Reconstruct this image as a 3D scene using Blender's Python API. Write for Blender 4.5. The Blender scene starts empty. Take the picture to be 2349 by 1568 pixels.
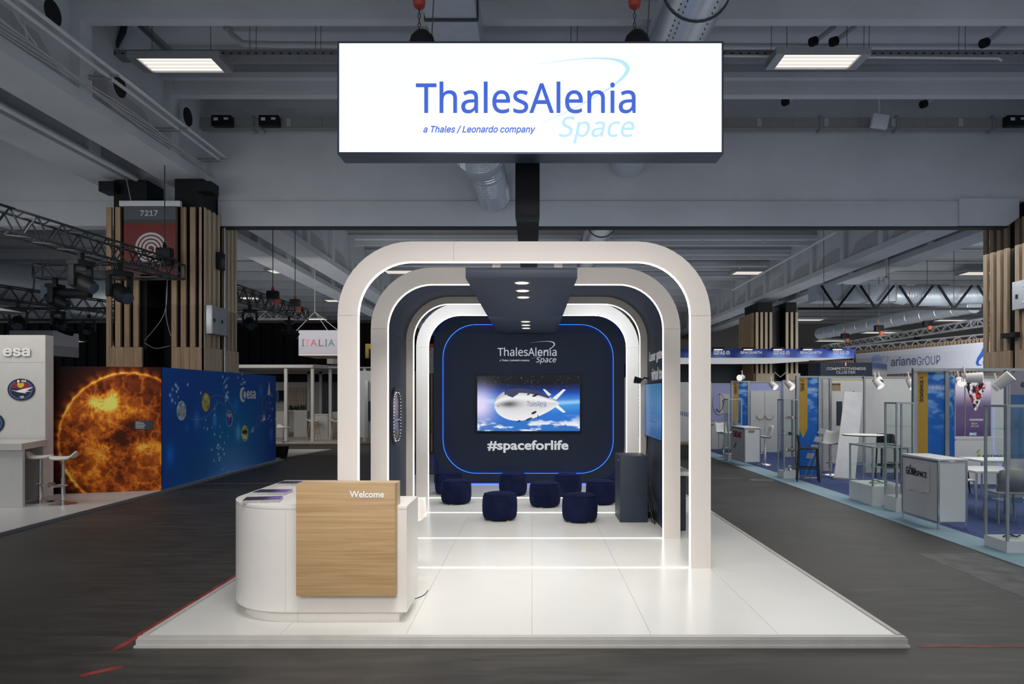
import bpy, bmesh, math, random, os
import numpy as np
from mathutils import Vector, Matrix
random.seed(7)
PI = math.pi
SC = bpy.context.scene
COL = SC.collection
F, HC, CX, CY = 1600.0, 1.96, 1221.0, 904.0   # focal length in pixels, eye height, vanishing point

# ------------------------------------------------------------------ camera
cam = bpy.data.cameras.new('camera')
cam.sensor_width = 36.0
cam.lens = 36.0 * F / 2349.0
cam.shift_x = -(CX - 1174.5) / 2349.0
cam.shift_y = (CY - 784.0) / 2349.0
cam.clip_end = 300
camo = bpy.data.objects.new('camera', cam)
COL.objects.link(camo)
camo.location = (0, 0, HC)
camo.rotation_euler = (PI / 2, 0, 0)
SC.camera = camo
# ------------------------------------------------------------------ world and exposure
SC.view_settings.view_transform = 'Standard'
SC.view_settings.look = 'None'
SC.view_settings.exposure = 0.0
SC.view_settings.gamma = 1.0
SC.view_settings.use_curve_mapping = False
SC.cycles.caustics_reflective = False
wd = bpy.data.worlds.new('hall_ambient')
SC.world = wd
wd.use_nodes = True
wd.node_tree.nodes['Background'].inputs[0].default_value = (0.86, 0.93, 1.0, 1)
wd.node_tree.nodes['Background'].inputs[1].default_value = 0.52

def area(name, loc, target, sx, sy, power, color=(1, 1, 1), spread=PI):
    l = bpy.data.lights.new(name, 'AREA')
    l.shape = 'RECTANGLE'
    l.size, l.size_y, l.energy, l.color, l.spread = sx, sy, power, color, spread
    o = bpy.data.objects.new(name, l)
    COL.objects.link(o)
    o.location = loc
    d = Vector(target) - Vector(loc)
    o.rotation_euler = d.to_track_quat('-Z', 'Y').to_euler()
    return o

# added hall fill without fixtures: soft light up at ceiling, down on booths
area('hall_up_fill', (2, 26, 4.0), (2, 26, 9), 34, 44, 640, (0.86, 0.92, 1.0))
area('far_up_fill', (2, 40, 3.8), (2, 40, 9), 40, 30, 520, (0.92, 0.95, 1.0))  # second added fill, for the ceiling beyond the deep beam
area('booth_light', (9.5, 15, 5.6), (9.5, 15.01, 0), 6, 16, 620, (1.0, 0.985, 0.96))
area('far_right_fill', (17.5, 24, 4.2), (19.5, 32, 2.6), 9, 2, 420, (0.98, 0.98, 1.0), math.radians(110))  # added fill that brightens the long white banner
area('pavilion_fill', (-9.5, 24.2, 4.4), (-9.5, 29, 2.2), 8, 3, 200, (1.0, 0.95, 0.88))  # added fill that brightens the pavilion and the box sign before it
# stand lights: floods in front of and above the stand
area('counter_front_fill', (-1.2, -1.2, 3.6), (-1.7, 5.7, 0.7), 1.8, 1.2, 15, (1.0, 0.93, 0.86), math.radians(50))  # soft warm light added near the camera to brighten the counter front
area('stand_flood', (0.2, 2.2, 6.4), (-0.1, 7.4, 0.6), 3.2, 0.8, 62, (1.0, 0.955, 0.91), math.radians(70))
area('stand_floor_flood', (-0.1, 6.6, 4.15), (-0.1, 7.0, 0), 3.6, 0.5, 24, (1.0, 0.99, 0.96), math.radians(110))
area('stand_inner_flood', (-0.1, 9.0, 3.20), (-0.1, 9.6, 0), 2.8, 2.2, 14, (1.0, 0.99, 0.95), math.radians(150))
area('stand_rear_flood', (-0.1, 11.9, 3.20), (-0.1, 12.6, 0), 2.6, 2.6, 13, (1.0, 0.99, 0.96), math.radians(150))

for x_ in (-1.35, 1.15): area('rear_arch_light', (x_, 11.25, 3.2), (x_*1.1, 12.8, 2.2), 0.9, 0.10, 30, (0.83, 0.92, 1.0))
area('left_booth_light', (-9.2, 10.8, 4.6), (-9.0, 14.0, 1.2), 5, 2, 95, (1.0, 0.97, 0.93))
# ------------------------------------------------------------------ helpers
def W(x, y, Y):
    return Vector(((x - CX) * Y / F, Y, HC - (y - CY) * Y / F))
def G(x, y, z=0.0):
    Y = F * (HC - z) / (y - CY)
    return Vector(((x - CX) * Y / F, Y, z))
def lin(c):
    c = c / 255.0
    return c / 12.92 if c <= 0.04045 else ((c + 0.055) / 1.055) ** 2.4
def S(r, g, b, k=1.0):
    return tuple(min(0.92, lin(v) / k) for v in (r, g, b))

class MB:
    def __init__(s):
        s.v, s.f = [], []
    def quad(s, a, b, c, d):
        n = len(s.v); s.v += [tuple(a), tuple(b), tuple(c), tuple(d)]; s.f.append((n, n+1, n+2, n+3)); return s
    def poly(s, pts):
        n = len(s.v); s.v += [tuple(p) for p in pts]; s.f.append(tuple(range(n, n+len(pts)))); return s
    def ob(s, o, a, b, c):
        o, a, b, c = map(Vector, (o, a, b, c))
        if a.cross(b).dot(c) < 0: a, b = b, a
        n = len(s.v)
        for k in (0, 1):
            for p in (o, o+a, o+a+b, o+b): s.v.append(tuple(p + c*k))
        s.f += [(n+3, n+2, n+1, n), (n+4, n+5, n+6, n+7)]
        for i in range(4):
            j = (i+1) % 4
            s.f.append((n+i, n+j, n+4+j, n+4+i))
        return s
    def box(s, x0, x1, y0, y1, z0, z1):
        return s.ob((x0, y0, z0), (x1-x0, 0, 0), (0, y1-y0, 0), (0, 0, z1-z0))
    def bar(s, p, q, w, h=None, up=(0, 0, 1)):
        p, q = Vector(p), Vector(q); h = h or w
        d = (q-p); u = Vector(up)
        if abs(d.normalized().dot(u)) > 0.98: u = Vector((0, 1, 0))
        a = d.cross(u).normalized()*w; b = a.cross(d).normalized()*h
        return s.ob(p-a/2-b/2, a, b, d)
    def prism(s, pts, ext):
        pts = [Vector(p) for p in pts]; e = Vector(ext); n = len(s.v); k = len(pts)
        nrm = Vector((0, 0, 0))
        for i in range(k):
            nrm += (pts[i]-pts[0]).cross(pts[(i+1) % k]-pts[0])
        if nrm.dot(e) < 0: pts.reverse()
        s.v += [tuple(p) for p in pts] + [tuple(p+e) for p in pts]
        s.f.append(tuple(range(n+k-1, n-1, -1))); s.f.append(tuple(range(n+k, n+2*k)))
        for i in range(k):
            j = (i+1) % k
            s.f.append((n+i, n+j, n+k+j, n+k+i))
        return s
    def tube(s, pts, r, n=8, cap=True, closed=False):
        pts = [Vector(p) for p in pts]; m = len(pts); base = len(s.v)
        rs = r if isinstance(r, (list, tuple)) else [r]*m
        u = None
        for i, p in enumerate(pts):
            if closed: d = (pts[(i+1) % m]-pts[i-1]).normalized()
            else: d = (pts[min(i+1, m-1)]-pts[max(i-1, 0)]).normalized()
            if u is None:
                u = Vector((0, 0, 1)) if abs(d.z) < 0.9 else Vector((1, 0, 0))
            u = (u - d*u.dot(d)).normalized(); w = d.cross(u)
            for k in range(n):
                a = 2*PI*k/n
                s.v.append(tuple(p + (u*math.cos(a)+w*math.sin(a))*rs[i]))
        for i in range(m if closed else m-1):
            for k in range(n):
                k2 = (k+1) % n; i2 = (i+1) % m
                s.f.append((base+i*n+k, base+i2*n+k, base+i2*n+k2, base+i*n+k2)[::-1])
        if cap and not closed:
            s.f.append(tuple(base+k for k in range(n))[::-1][::-1])
            s.f.append(tuple(base+(m-1)*n+k for k in range(n))[::-1])
        return s
    def lathe(s, prof, c=(0, 0, 0), n=24, sx=1.0, sy=1.0):
        base = len(s.v); m = len(prof)
        for r, z in prof:
            for k in range(n):
                a = 2*PI*k/n
                s.v.append((c[0]+r*sx*math.cos(a), c[1]+r*sy*math.sin(a), c[2]+z))
        for i in range(m-1):
            for k in range(n):
                k2 = (k+1) % n
                s.f.append((base+i*n+k, base+i*n+k2, base+(i+1)*n+k2, base+(i+1)*n+k))
        s.f.append(tuple(base+k for k in range(n))[::-1])
        s.f.append(tuple(base+(m-1)*n+k for k in range(n)))
        return s
    def strip(s, outer, inner, y0, y1):
        # band between two paths in the XZ plane, extruded from y0 to y1
        n = len(outer); b = len(s.v)
        for i in range(n):
            ox, oz = outer[i]; ix, iz = inner[i]
            s.v += [(ox, y0, oz), (ix, y0, iz), (ix, y1, iz), (ox, y1, oz)]
        for i in range(n-1):
            a, c = b+4*i, b+4*(i+1)
            for k in range(4):
                k2 = (k+1) % 4
                s.f.append((a+k, a+k2, c+k2, c+k))
        s.f.append((b+3, b+2, b+1, b)); e = b+4*(n-1); s.f.append((e, e+1, e+2, e+3))
        return s

def wire(m, p, q, r=0.006): m.tube([p, q], r, 4, cap=False)
ORG = {}
def worg(o):
    return ORG.get(o.name, Vector((0, 0, 0)))
def build(name, mb, mat, parent=None, smooth=False, bevel=0.0, org=None, kind=None, fix=False):
    org = Vector(org) if org is not None else (worg(parent) if parent else Vector((0, 0, 0)))
    me = bpy.data.meshes.new(name)
    me.from_pydata([(v[0]-org.x, v[1]-org.y, v[2]-org.z) for v in mb.v], [], mb.f)
    if bevel or fix or smooth:
        bm = bmesh.new(); bm.from_mesh(me)
        if fix: bmesh.ops.remove_doubles(bm, verts=bm.verts, dist=1e-5)
        bmesh.ops.recalc_face_normals(bm, faces=bm.faces)
        if bevel:
            es = [e for e in bm.edges if len(e.link_faces) == 2 and e.calc_face_angle(0) > 0.5]
            bmesh.ops.bevel(bm, geom=es, offset=bevel, segments=2, profile=0.6, affect='EDGES', clamp_overlap=True)
        bm.to_mesh(me); bm.free()
    if smooth or bevel:
        me.polygons.foreach_set('use_smooth', [True]*len(me.polygons))
        me.set_sharp_from_angle(angle=0.7)
    me.materials.append(mat)
    o = bpy.data.objects.new(name, me)
    COL.objects.link(o)
    if parent: o.parent = parent
    else: o.location = org
    ORG[o.name] = org
    if kind: o['kind'] = kind
    return o
def tag(o, label, cat, group=None, kind='thing'):
    o['label'] = label; o['category'] = cat
    if group: o['group'] = group
    if kind: o['kind'] = kind
    return o
def thing(name, label, cat, loc=(0, 0, 0), group=None):
    o = bpy.data.objects.new(name, None)
    COL.objects.link(o)
    o.empty_display_size = 0.1
    o.location = loc
    ORG[o.name] = Vector(loc)
    return tag(o, label, cat, group)
def dup(root, loc, rz=0.0, label=None, sc=None, group=None):
    def cp(o, par):
        c = o.copy(); COL.objects.link(c); c.parent = par
        ORG[c.name] = Vector(loc)
        for ch in list(o.children): cp(ch, c)
        return c
    r = cp(root, None)
    r.location = loc; r.rotation_euler = (0, 0, rz)
    if sc: r.scale = sc
    if label: r['label'] = label
    if group: r['group'] = group
    return r

# ------------------------------------------------------------------ materials
def mat(name, col, rough=0.5, metal=0.0, var=0.06, scale=6.0, bump=0.0, bscale=40.0, emit=None, es=1.0, alpha=None, stretch=None, spec=0.5):
    m = bpy.data.materials.new(name); m.use_nodes = True
    nt = m.node_tree; N = nt.nodes; L = nt.links
    b = N['Principled BSDF']
    b.inputs['Roughness'].default_value = rough
    b.inputs['Metallic'].default_value = metal
    b.inputs['Specular IOR Level'].default_value = spec
    tc = N.new('ShaderNodeTexCoord'); mp = N.new('ShaderNodeMapping')
    if stretch: mp.inputs['Scale'].default_value = stretch
    L.new(tc.outputs['Object'], mp.inputs['Vector'])
    nz = N.new('ShaderNodeTexNoise'); nz.inputs['Scale'].default_value = scale; nz.inputs['Detail'].default_value = 5
    L.new(mp.outputs[0], nz.inputs['Vector'])
    r = N.new('ShaderNodeValToRGB')
    r.color_ramp.elements[0].position = 0.3; r.color_ramp.elements[1].position = 0.7
    r.color_ramp.elements[0].color = tuple(max(0, c*(1-var)) for c in col)+(1,)
    r.color_ramp.elements[1].color = tuple(min(1, c*(1+var)) for c in col)+(1,)
    L.new(nz.outputs['Fac'], r.inputs[0])
    L.new(r.outputs[0], b.inputs['Base Color'])
    if bump:
        n2 = N.new('ShaderNodeTexNoise'); n2.inputs['Scale'].default_value = bscale; n2.inputs['Detail'].default_value = 6
        L.new(mp.outputs[0], n2.inputs['Vector'])
        bp = N.new('ShaderNodeBump'); bp.inputs['Strength'].default_value = bump; bp.inputs['Distance'].default_value = 0.01
        L.new(n2.outputs['Fac'], bp.inputs['Height']); L.new(bp.outputs[0], b.inputs['Normal'])
    if emit:
        b.inputs['Emission Color'].default_value = tuple(emit)+(1,)
        b.inputs['Emission Strength'].default_value = es
    return m
def glow(name, col, s):
    m = bpy.data.materials.new(name); m.use_nodes = True
    b = m.node_tree.nodes['Principled BSDF']
    b.inputs['Base Color'].default_value = (0.02, 0.02, 0.02, 1)
    b.inputs['Emission Color'].default_value = tuple(col)+(1,)
    b.inputs['Emission Strength'].default_value = s
    return m
def glass(name, tint=(0.97, 0.985, 0.98), fr=0.10):
    m = bpy.data.materials.new(name); m.use_nodes = True
    nt = m.node_tree; N = nt.nodes; L = nt.links
    N.remove(N['Principled BSDF'])
    t = N.new('ShaderNodeBsdfTransparent'); t.inputs[0].default_value = tuple(tint)+(1,)
    g = N.new('ShaderNodeBsdfGlossy'); g.inputs['Roughness'].default_value = 0.03; g.inputs[0].default_value = (0.9, 0.95, 0.95, 1)
    f = N.new('ShaderNodeFresnel'); f.inputs[0].default_value = 1.45
    mx = N.new('ShaderNodeMixShader'); ge = N.new('ShaderNodeNewGeometry'); iv = N.new('ShaderNodeMath'); iv.operation = 'SUBTRACT'; iv.inputs[0].default_value = 1.0; L.new(ge.outputs['Backfacing'], iv.inputs[1])
    mu_ = N.new('ShaderNodeMath'); mu_.operation = 'MULTIPLY'; L.new(f.outputs[0], mu_.inputs[0]); L.new(iv.outputs[0], mu_.inputs[1])
    cl_ = N.new('ShaderNodeMath'); cl_.operation = 'MINIMUM'; cl_.inputs[1].default_value = 0.30; L.new(mu_.outputs[0], cl_.inputs[0]); L.new(cl_.outputs[0], mx.inputs[0]); L.new(t.outputs[0], mx.inputs[1]); L.new(g.outputs[0], mx.inputs[2])
    L.new(mx.outputs[0], N['Material Output'].inputs[0])
    return m
def vcol(name, rough=0.5, emit=0.0):
    m = bpy.data.materials.new(name); m.use_nodes = True
    nt = m.node_tree; b = nt.nodes['Principled BSDF']
    a = nt.nodes.new('ShaderNodeVertexColor'); a.layer_name = 'Col'
    b.inputs['Roughness'].default_value = rough
    b.inputs['Specular IOR Level'].default_value = 0.12
    if emit:
        b.inputs['Base Color'].default_value = (0.01, 0.01, 0.01, 1)
        nt.links.new(a.outputs[0], b.inputs['Emission Color']); b.inputs['Emission Strength'].default_value = emit
    else: nt.links.new(a.outputs[0], b.inputs['Base Color'])
    return m
def wood(name, c1, c2, scale=(1, 1, 1), ns=3.0, rough=0.45):
    m = bpy.data.materials.new(name); m.use_nodes = True
    nt = m.node_tree; N = nt.nodes; L = nt.links; b = N['Principled BSDF']
    tc = N.new('ShaderNodeTexCoord'); mp = N.new('ShaderNodeMapping'); mp.inputs['Scale'].default_value = scale
    L.new(tc.outputs['Object'], mp.inputs['Vector'])
    nz = N.new('ShaderNodeTexNoise'); nz.inputs['Scale'].default_value = ns; nz.inputs['Detail'].default_value = 8; nz.inputs['Distortion'].default_value = 0.6
    L.new(mp.outputs[0], nz.inputs['Vector'])
    n2 = N.new('ShaderNodeTexNoise'); n2.inputs['Scale'].default_value = ns*6; n2.inputs['Detail'].default_value = 6
    L.new(mp.outputs[0], n2.inputs['Vector'])
    ad = N.new('ShaderNodeMath'); ad.operation = 'MULTIPLY_ADD'; ad.inputs[1].default_value = 0.35; L.new(n2.outputs['Fac'], ad.inputs[0]); L.new(nz.outputs['Fac'], ad.inputs[2])
    r = N.new('ShaderNodeValToRGB'); r.color_ramp.elements[0].position = 0.5; r.color_ramp.elements[1].position = 0.85
    r.color_ramp.elements[0].color = tuple(c1)+(1,); r.color_ramp.elements[1].color = tuple(c2)+(1,)
    L.new(ad.outputs[0], r.inputs[0]); L.new(r.outputs[0], b.inputs['Base Color'])
    b.inputs['Roughness'].default_value = rough
    return m

M = {}
M['white'] = mat('white_laminate', (0.78, 0.745, 0.71), 0.35, var=0.015)
M['archwhite'] = mat('cream_arch_laminate', (0.72, 0.66, 0.61), 0.42, var=0.02, scale=2)
M['floorwhite'] = mat('white_stand_flooring', (0.80, 0.79, 0.75), 0.22, var=0.02, scale=1.5, spec=0.4)
M['trimgrey'] = mat('pale_grey_edge_profile', (0.55, 0.53, 0.50), 0.5, var=0.05)
M['navy'] = mat('dark_navy_panel', (0.017, 0.028, 0.050), 0.5, var=0.12, scale=3, bump=0.02)
M['navywall'] = mat('dark_navy_textile', (0.013, 0.019, 0.038), 0.75, spec=0.25, var=0.10, scale=2.0, bump=0.04, bscale=120)
M['velvet'] = mat('navy_velvet', (0.006, 0.009, 0.034), 0.9, var=0.35, scale=5, bump=0.15, bscale=70, spec=0.1)
M['velvet'].node_tree.nodes['Principled BSDF'].inputs['Sheen Weight'].default_value = 0.10
M['velvet'].node_tree.nodes['Principled BSDF'].inputs['Sheen Tint'].default_value = (0.10, 0.16, 0.6, 1)
M['black'] = mat('matt_black', (0.007, 0.0075, 0.009), 0.55, var=0.2, spec=0.25)
M['blacktruss'] = mat('black_truss_paint', (0.014, 0.015, 0.018), 0.4, 0.0, var=0.2)
M['darkmetal'] = mat('dark_grey_metal', (0.06, 0.065, 0.075), 0.4, 0.5)
M['navyframe'] = mat('navy_anodised_frame', (0.035, 0.05, 0.085), 0.35, 0.4)
M['led'] = glow('white_led', (1.0, 0.985, 0.95), 3.4)
M['ledblue'] = glow('blue_led', (0.02, 0.13, 1.0), 11.0)
M['warm'] = glow('warm_downlight', (1.0, 0.84, 0.50), 3.2)
M['signface'] = glow('backlit_sign_face', (0.93, 0.97, 1.0), 1.05)
M['signblue'] = glow('backlit_blue_print', (0.045, 0.13, 0.70), 0.95)
M['signcyan'] = glow('backlit_cyan_print', (0.52, 0.82, 0.93), 1.0)
M['print'] = mat('white_vinyl_print', (0.85, 0.85, 0.86), 0.5, var=0.0)
M['oak'] = wood('oak_laminate', (0.41, 0.255, 0.12), (0.54, 0.365, 0.19), (0.45, 0.45, 20), 2.4)
M['oaktop'] = wood('oak_laminate_pale', (0.50, 0.34, 0.20), (0.62, 0.46, 0.29), (0.8, 6, 0.8), 2)
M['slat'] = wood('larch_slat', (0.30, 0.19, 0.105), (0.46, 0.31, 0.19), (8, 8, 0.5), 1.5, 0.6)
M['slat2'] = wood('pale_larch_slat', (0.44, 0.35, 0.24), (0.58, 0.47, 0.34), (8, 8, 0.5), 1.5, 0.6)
M['slat3'] = wood('brown_larch_slat', (0.20, 0.145, 0.095), (0.31, 0.23, 0.155), (8, 8, 0.5), 1.5, 0.6)
M['chrome'] = mat('polished_chrome', (0.75, 0.75, 0.76), 0.2, 1.0, var=0.02)
M['alu'] = mat('brushed_aluminium', (0.45, 0.46, 0.47), 0.4, 0.8, var=0.05)
M['galv'] = mat('galvanised_steel', (0.74, 0.80, 0.86), 0.27, 0.9, var=0.05, scale=9)
M['galvdull'] = mat('dull_galvanised_steel', (0.48, 0.53, 0.58), 0.42, 0.5, var=0.05, scale=5)
M['conc'] = mat('white_painted_concrete', (0.56, 0.585, 0.62), 0.8, var=0.06, scale=0.9, bump=0.05, bscale=6)
M['concdark'] = mat('grey_concrete_and_recess_shade', (0.42, 0.43, 0.45), 0.8, var=0.06, scale=0.9)
M['pipe'] = mat('white_painted_pipe', (0.62, 0.64, 0.67), 0.45, var=0.04)
M['tray'] = mat('grey_perforated_tray', (0.22, 0.225, 0.24), 0.5, 0.4, var=0.5, scale=60)
M['trunk'] = mat('taupe_busbar_trunking', (0.28, 0.275, 0.27), 0.5, 0.1, var=0.05)
M['wire'] = mat('steel_wire', (0.14, 0.14, 0.15), 0.4, 0.6)
M['wirelight'] = mat('pale_wire', (0.45, 0.45, 0.46), 0.5)
M['red'] = mat('red_hoist', (0.42, 0.045, 0.03), 0.45)
M['orange'] = mat('orange_hoist', (0.60, 0.13, 0.04), 0.45)
M['glass'] = glass('showcase_glass')
M['lamp'] = glow('fluorescent_tube', (1.0, 0.93, 0.85), 1.1)
M['lampfar'] = glow('far_fluorescent_panel', (1.0, 0.94, 0.86), 0.75)

FONTDIR = os.path.join(bpy.utils.resource_path('LOCAL'), 'datafiles', 'fonts')
FONTS = {}
def font(key):
    fn = {'noto': 'NotoSansHebrew-Regular.woff2', 'inter': 'Inter.woff2'}.get(key)
    if not fn: return None
    if key not in FONTS:
        try: FONTS[key] = bpy.data.fonts.load(os.path.join(FONTDIR, fn))
        except Exception: FONTS[key] = None
    return FONTS[key]
def text_mb(body, org, right, up, w, h, fnt='noto', bold=0.0, shear=0.0, depth=0.003, space=1.0, res=3, align=None, lh=1.0):
    cu = bpy.data.curves.new('lettering', 'FONT')
    cu.body = body; cu.size = 1.0; cu.shear = shear; cu.space_character = space; cu.resolution_u = res; cu.space_line = lh
    if align: cu.align_x = align
    ff = font(fnt)
    if ff: cu.font = ff
    cu.extrude = 0.01
    o = bpy.data.objects.new('lettering', cu); COL.objects.link(o)
    dg = bpy.context.evaluated_depsgraph_get(); dg.update()
    me = o.evaluated_get(dg).to_mesh()
    vs = np.array([tuple(v.co) for v in me.vertices]) if len(me.vertices) else np.zeros((1, 3))
    fs = [tuple(p.vertices) for p in me.polygons]
    o.evaluated_get(dg).to_mesh_clear()
    bpy.data.objects.remove(o); bpy.data.curves.remove(cu)
    mn, mx = vs.min(0), vs.max(0)
    sx = w/(mx[0]-mn[0]) if w else h/(mx[1]-mn[1])
    sy = h/(mx[1]-mn[1]) if h else sx
    R, U = Vector(right).normalized(), Vector(up).normalized(); Nn = R.cross(U); O = Vector(org)
    mb = MB()
    nv = len(vs); W0 = mx[0]-mn[0]
    shifts = [(0, 0)] if not bold else [(0, 0)]+[(bold*math.cos(a), bold*math.sin(a)) for a in [2*PI*k/8 for k in range(8)]]
    vs = np.concatenate([vs+np.array([q[0], q[1], 0.0]) for q in shifts]); fs = [tuple(i+nv*k for i in f_) for k in range(len(shifts)) for f_ in fs]
    mn, mx = vs.min(0), vs.max(0); sx = w/(mx[0]-mn[0]) if w else sx; sy = h/(mx[1]-mn[1]) if h else sy
    eps = max(0.00006, min(0.0004, depth*0.12))
    for i_, v in enumerate(vs):
        mb.v.append(tuple(O + R*float((v[0]-mn[0])*sx) + U*float((v[1]-mn[1])*sy) + Nn*((depth+eps*(i_//nv)) if v[2] > 0 else 0.0)))
    mb.f = fs
    return mb
def ptext(name, body, box, Y, m, parent, **k):
    # frontal lettering filling the pixel box (x0,y0,x1,y1) on the plane y = Y
    x0, y0, x1, y1 = box
    a, b = W(x0, y1, Y), W(x1, y0, Y)
    return build(name, text_mb(body, a, (1, 0, 0), (0, 0, 1), b.x-a.x, b.z-a.z, **k), m, parent)
def paint(name, nx, ny, org, R, U, w, h, fn, m, parent=None):
    R, U = Vector(R).normalized(), Vector(U).normalized(); O = Vector(org)
    u = np.linspace(0, 1, nx+1); v = np.linspace(0, 1, ny+1); UU, VV = np.meshgrid(u, v)
    col = np.clip(fn(UU, VV), 0, 1).reshape(-1, 3)
    oo = worg(parent) if parent else Vector((0, 0, 0))
    P = (np.array(O-oo)[None, :] + UU.reshape(-1, 1)*w*np.array(R)[None, :] + VV.reshape(-1, 1)*h*np.array(U)[None, :])
    idx = np.arange((nx+1)*(ny+1)).reshape(ny+1, nx+1)
    fs = np.stack([idx[:-1, :-1], idx[:-1, 1:], idx[1:, 1:], idx[1:, :-1]], -1).reshape(-1, 4)
    me = bpy.data.meshes.new(name); me.from_pydata(P.tolist(), [], fs.tolist())
    ca = me.color_attributes.new('Col', 'FLOAT_COLOR', 'POINT')
    ca.data.foreach_set('color', np.concatenate([col, np.ones((len(col), 1))], 1).astype(np.float32).ravel())
    me.materials.append(m)
    o = bpy.data.objects.new(name, me); COL.objects.link(o)
    if parent: o.parent = parent
    ORG[o.name] = oo
    return o
def L3(c): return np.array([lin(v) for v in c])
def fbm(u, v, fx, fy, oct=5, seed=0, gain=0.55):
    rs = np.random.RandomState(seed); out = np.zeros_like(u); a = 1.0; tot = 0
    for k in range(oct):
        gx, gy = int(fx*2**k)+2, int(fy*2**k)+2
        g = rs.rand(gy+1, gx+1)
        x = u*fx*2**k; y = v*fy*2**k
        xi = np.clip(np.floor(x).astype(int), 0, gx-1); yi = np.clip(np.floor(y).astype(int), 0, gy-1)
        fx_, fy_ = x-xi, y-yi; fx_ = fx_*fx_*(3-2*fx_); fy_ = fy_*fy_*(3-2*fy_)
        out += a*((g[yi, xi]*(1-fx_)+g[yi, xi+1]*fx_)*(1-fy_)+(g[yi+1, xi]*(1-fx_)+g[yi+1, xi+1]*fx_)*fy_)
        tot += a; a *= gain
    return out/tot
def sst(a, b, x):
    t = np.clip((x-a)/(b-a), 0, 1); return t*t*(3-2*t)
def mixc(a, b, t): return a*(1-t[..., None])+b*t[..., None]

# ================================================================== SETTING: floor
def floor_material():
    m = bpy.data.materials.new('stained_dark_hall_floor'); m.use_nodes = True
    nt = m.node_tree; N = nt.nodes; L = nt.links; b = N['Principled BSDF']
    tc = N.new('ShaderNodeTexCoord')
    def noise(s, sc=(1, 1, 1), d=6, dist=0.0):
        mp = N.new('ShaderNodeMapping'); mp.inputs['Scale'].default_value = sc; L.new(tc.outputs['Object'], mp.inputs['Vector'])
        n = N.new('ShaderNodeTexNoise'); n.inputs['Scale'].default_value = s; n.inputs['Detail'].default_value = d; n.inputs['Distortion'].default_value = dist
        L.new(mp.outputs[0], n.inputs['Vector']); return n
    n1 = noise(0.6, dist=0.5); n2 = noise(3.2, (0.5, 2.6, 1), 8, 0.8); n3 = noise(9, d=8)
    r1 = N.new('ShaderNodeValToRGB'); r1.color_ramp.elements[0].position = 0.3; r1.color_ramp.elements[1].position = 0.75
    r1.color_ramp.elements[0].color = (0.033, 0.030, 0.028, 1); r1.color_ramp.elements[1].color = (0.064, 0.059, 0.053, 1)
    L.new(n1.outputs['Fac'], r1.inputs[0])
    r2 = N.new('ShaderNodeValToRGB'); r2.color_ramp.elements[0].position = 0.35; r2.color_ramp.elements[1].position = 0.8
    r2.color_ramp.elements[0].color = (0.6, 0.6, 0.6, 1); r2.color_ramp.elements[1].color = (1.7, 1.68, 1.62, 1)
    L.new(n2.outputs['Fac'], r2.inputs[0])
    mx = N.new('ShaderNodeMixRGB'); mx.blend_type = 'MULTIPLY'; mx.inputs[0].default_value = 0.75
    L.new(r1.outputs[0], mx.inputs[1]); L.new(r2.outputs[0], mx.inputs[2])
    r3 = N.new('ShaderNodeValToRGB'); r3.color_ramp.elements[0].position = 0.70; r3.color_ramp.elements[1].position = 0.78
    r3.color_ramp.elements[0].color = (0, 0, 0, 1); r3.color_ramp.elements[1].color = (0.07, 0.07, 0.065, 1)
    L.new(n3.outputs['Fac'], r3.inputs[0])
    ad = N.new('ShaderNodeMixRGB'); ad.blend_type = 'ADD'; ad.inputs[0].default_value = 1.0
    L.new(mx.outputs[0], ad.inputs[1]); L.new(r3.outputs[0], ad.inputs[2])
    L.new(ad.outputs[0], b.inputs['Base Color'])
    rr = N.new('ShaderNodeMapRange'); rr.inputs['To Min'].default_value = 0.42; rr.inputs['To Max'].default_value = 0.75
    L.new(n2.outputs['Fac'], rr.inputs['Value']); L.new(rr.outputs[0], b.inputs['Roughness'])
    bp = N.new('ShaderNodeBump'); bp.inputs['Strength'].default_value = 0.15; bp.inputs['Distance'].default_value = 0.01
    L.new(n3.outputs['Fac'], bp.inputs['Height']); L.new(bp.outputs[0], b.inputs['Normal'])
    return m
M['floor'] = floor_material()
fl = build('floor', MB().box(-55, 55, -3, 66, -0.2, 0.0), M['floor'], kind='structure')
M['redtape'] = mat('worn_red_floor_tape', (0.26, 0.035, 0.03), 0.7, var=0.6, scale=5)
M['greytape'] = mat('worn_pale_floor_line', (0.17, 0.175, 0.185), 0.7, var=0.3, scale=5)
def tape(p, q, w, m, name='floor_tape'):
    p, q = Vector(p), Vector(q); d = (q-p).normalized(); a = Vector((-d.y, d.x, 0))*w
    return build(name, MB().ob(p-a/2+Vector((0, 0, 0.0005)), a, q-p, (0, 0, 0.0015)), m, fl)
tape((-3.20, 5.32, 0), (-3.20, 8.6, 0), 0.055, M['redtape'])
tape((3.0, 5.42, 0), (6.2, 5.40, 0), 0.035, M['redtape'])
tape((-3.15, 4.86, 0), (-2.95, 5.03, 0), 0.06, M['redtape'])
tape((-8.6, 15.2, 0), (-2.4, 15.6, 0), 0.07, M['greytape'])
tape((3.2, 16.4, 0), (4.9, 16.3, 0), 0.08, M['greytape'])
tape((5.0, 16.0, 0), (5.5, 15.9, 0), 0.25, M['greytape'])
M['palepatch'] = mat('bare_concrete_patch', (0.13, 0.125, 0.12), 0.7, var=0.35, scale=4)
build('bare_patch', MB().box(4.74, 5.50, 6.2, 8.6, 0.0003, 0.0015), M['palepatch'], fl)

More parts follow.
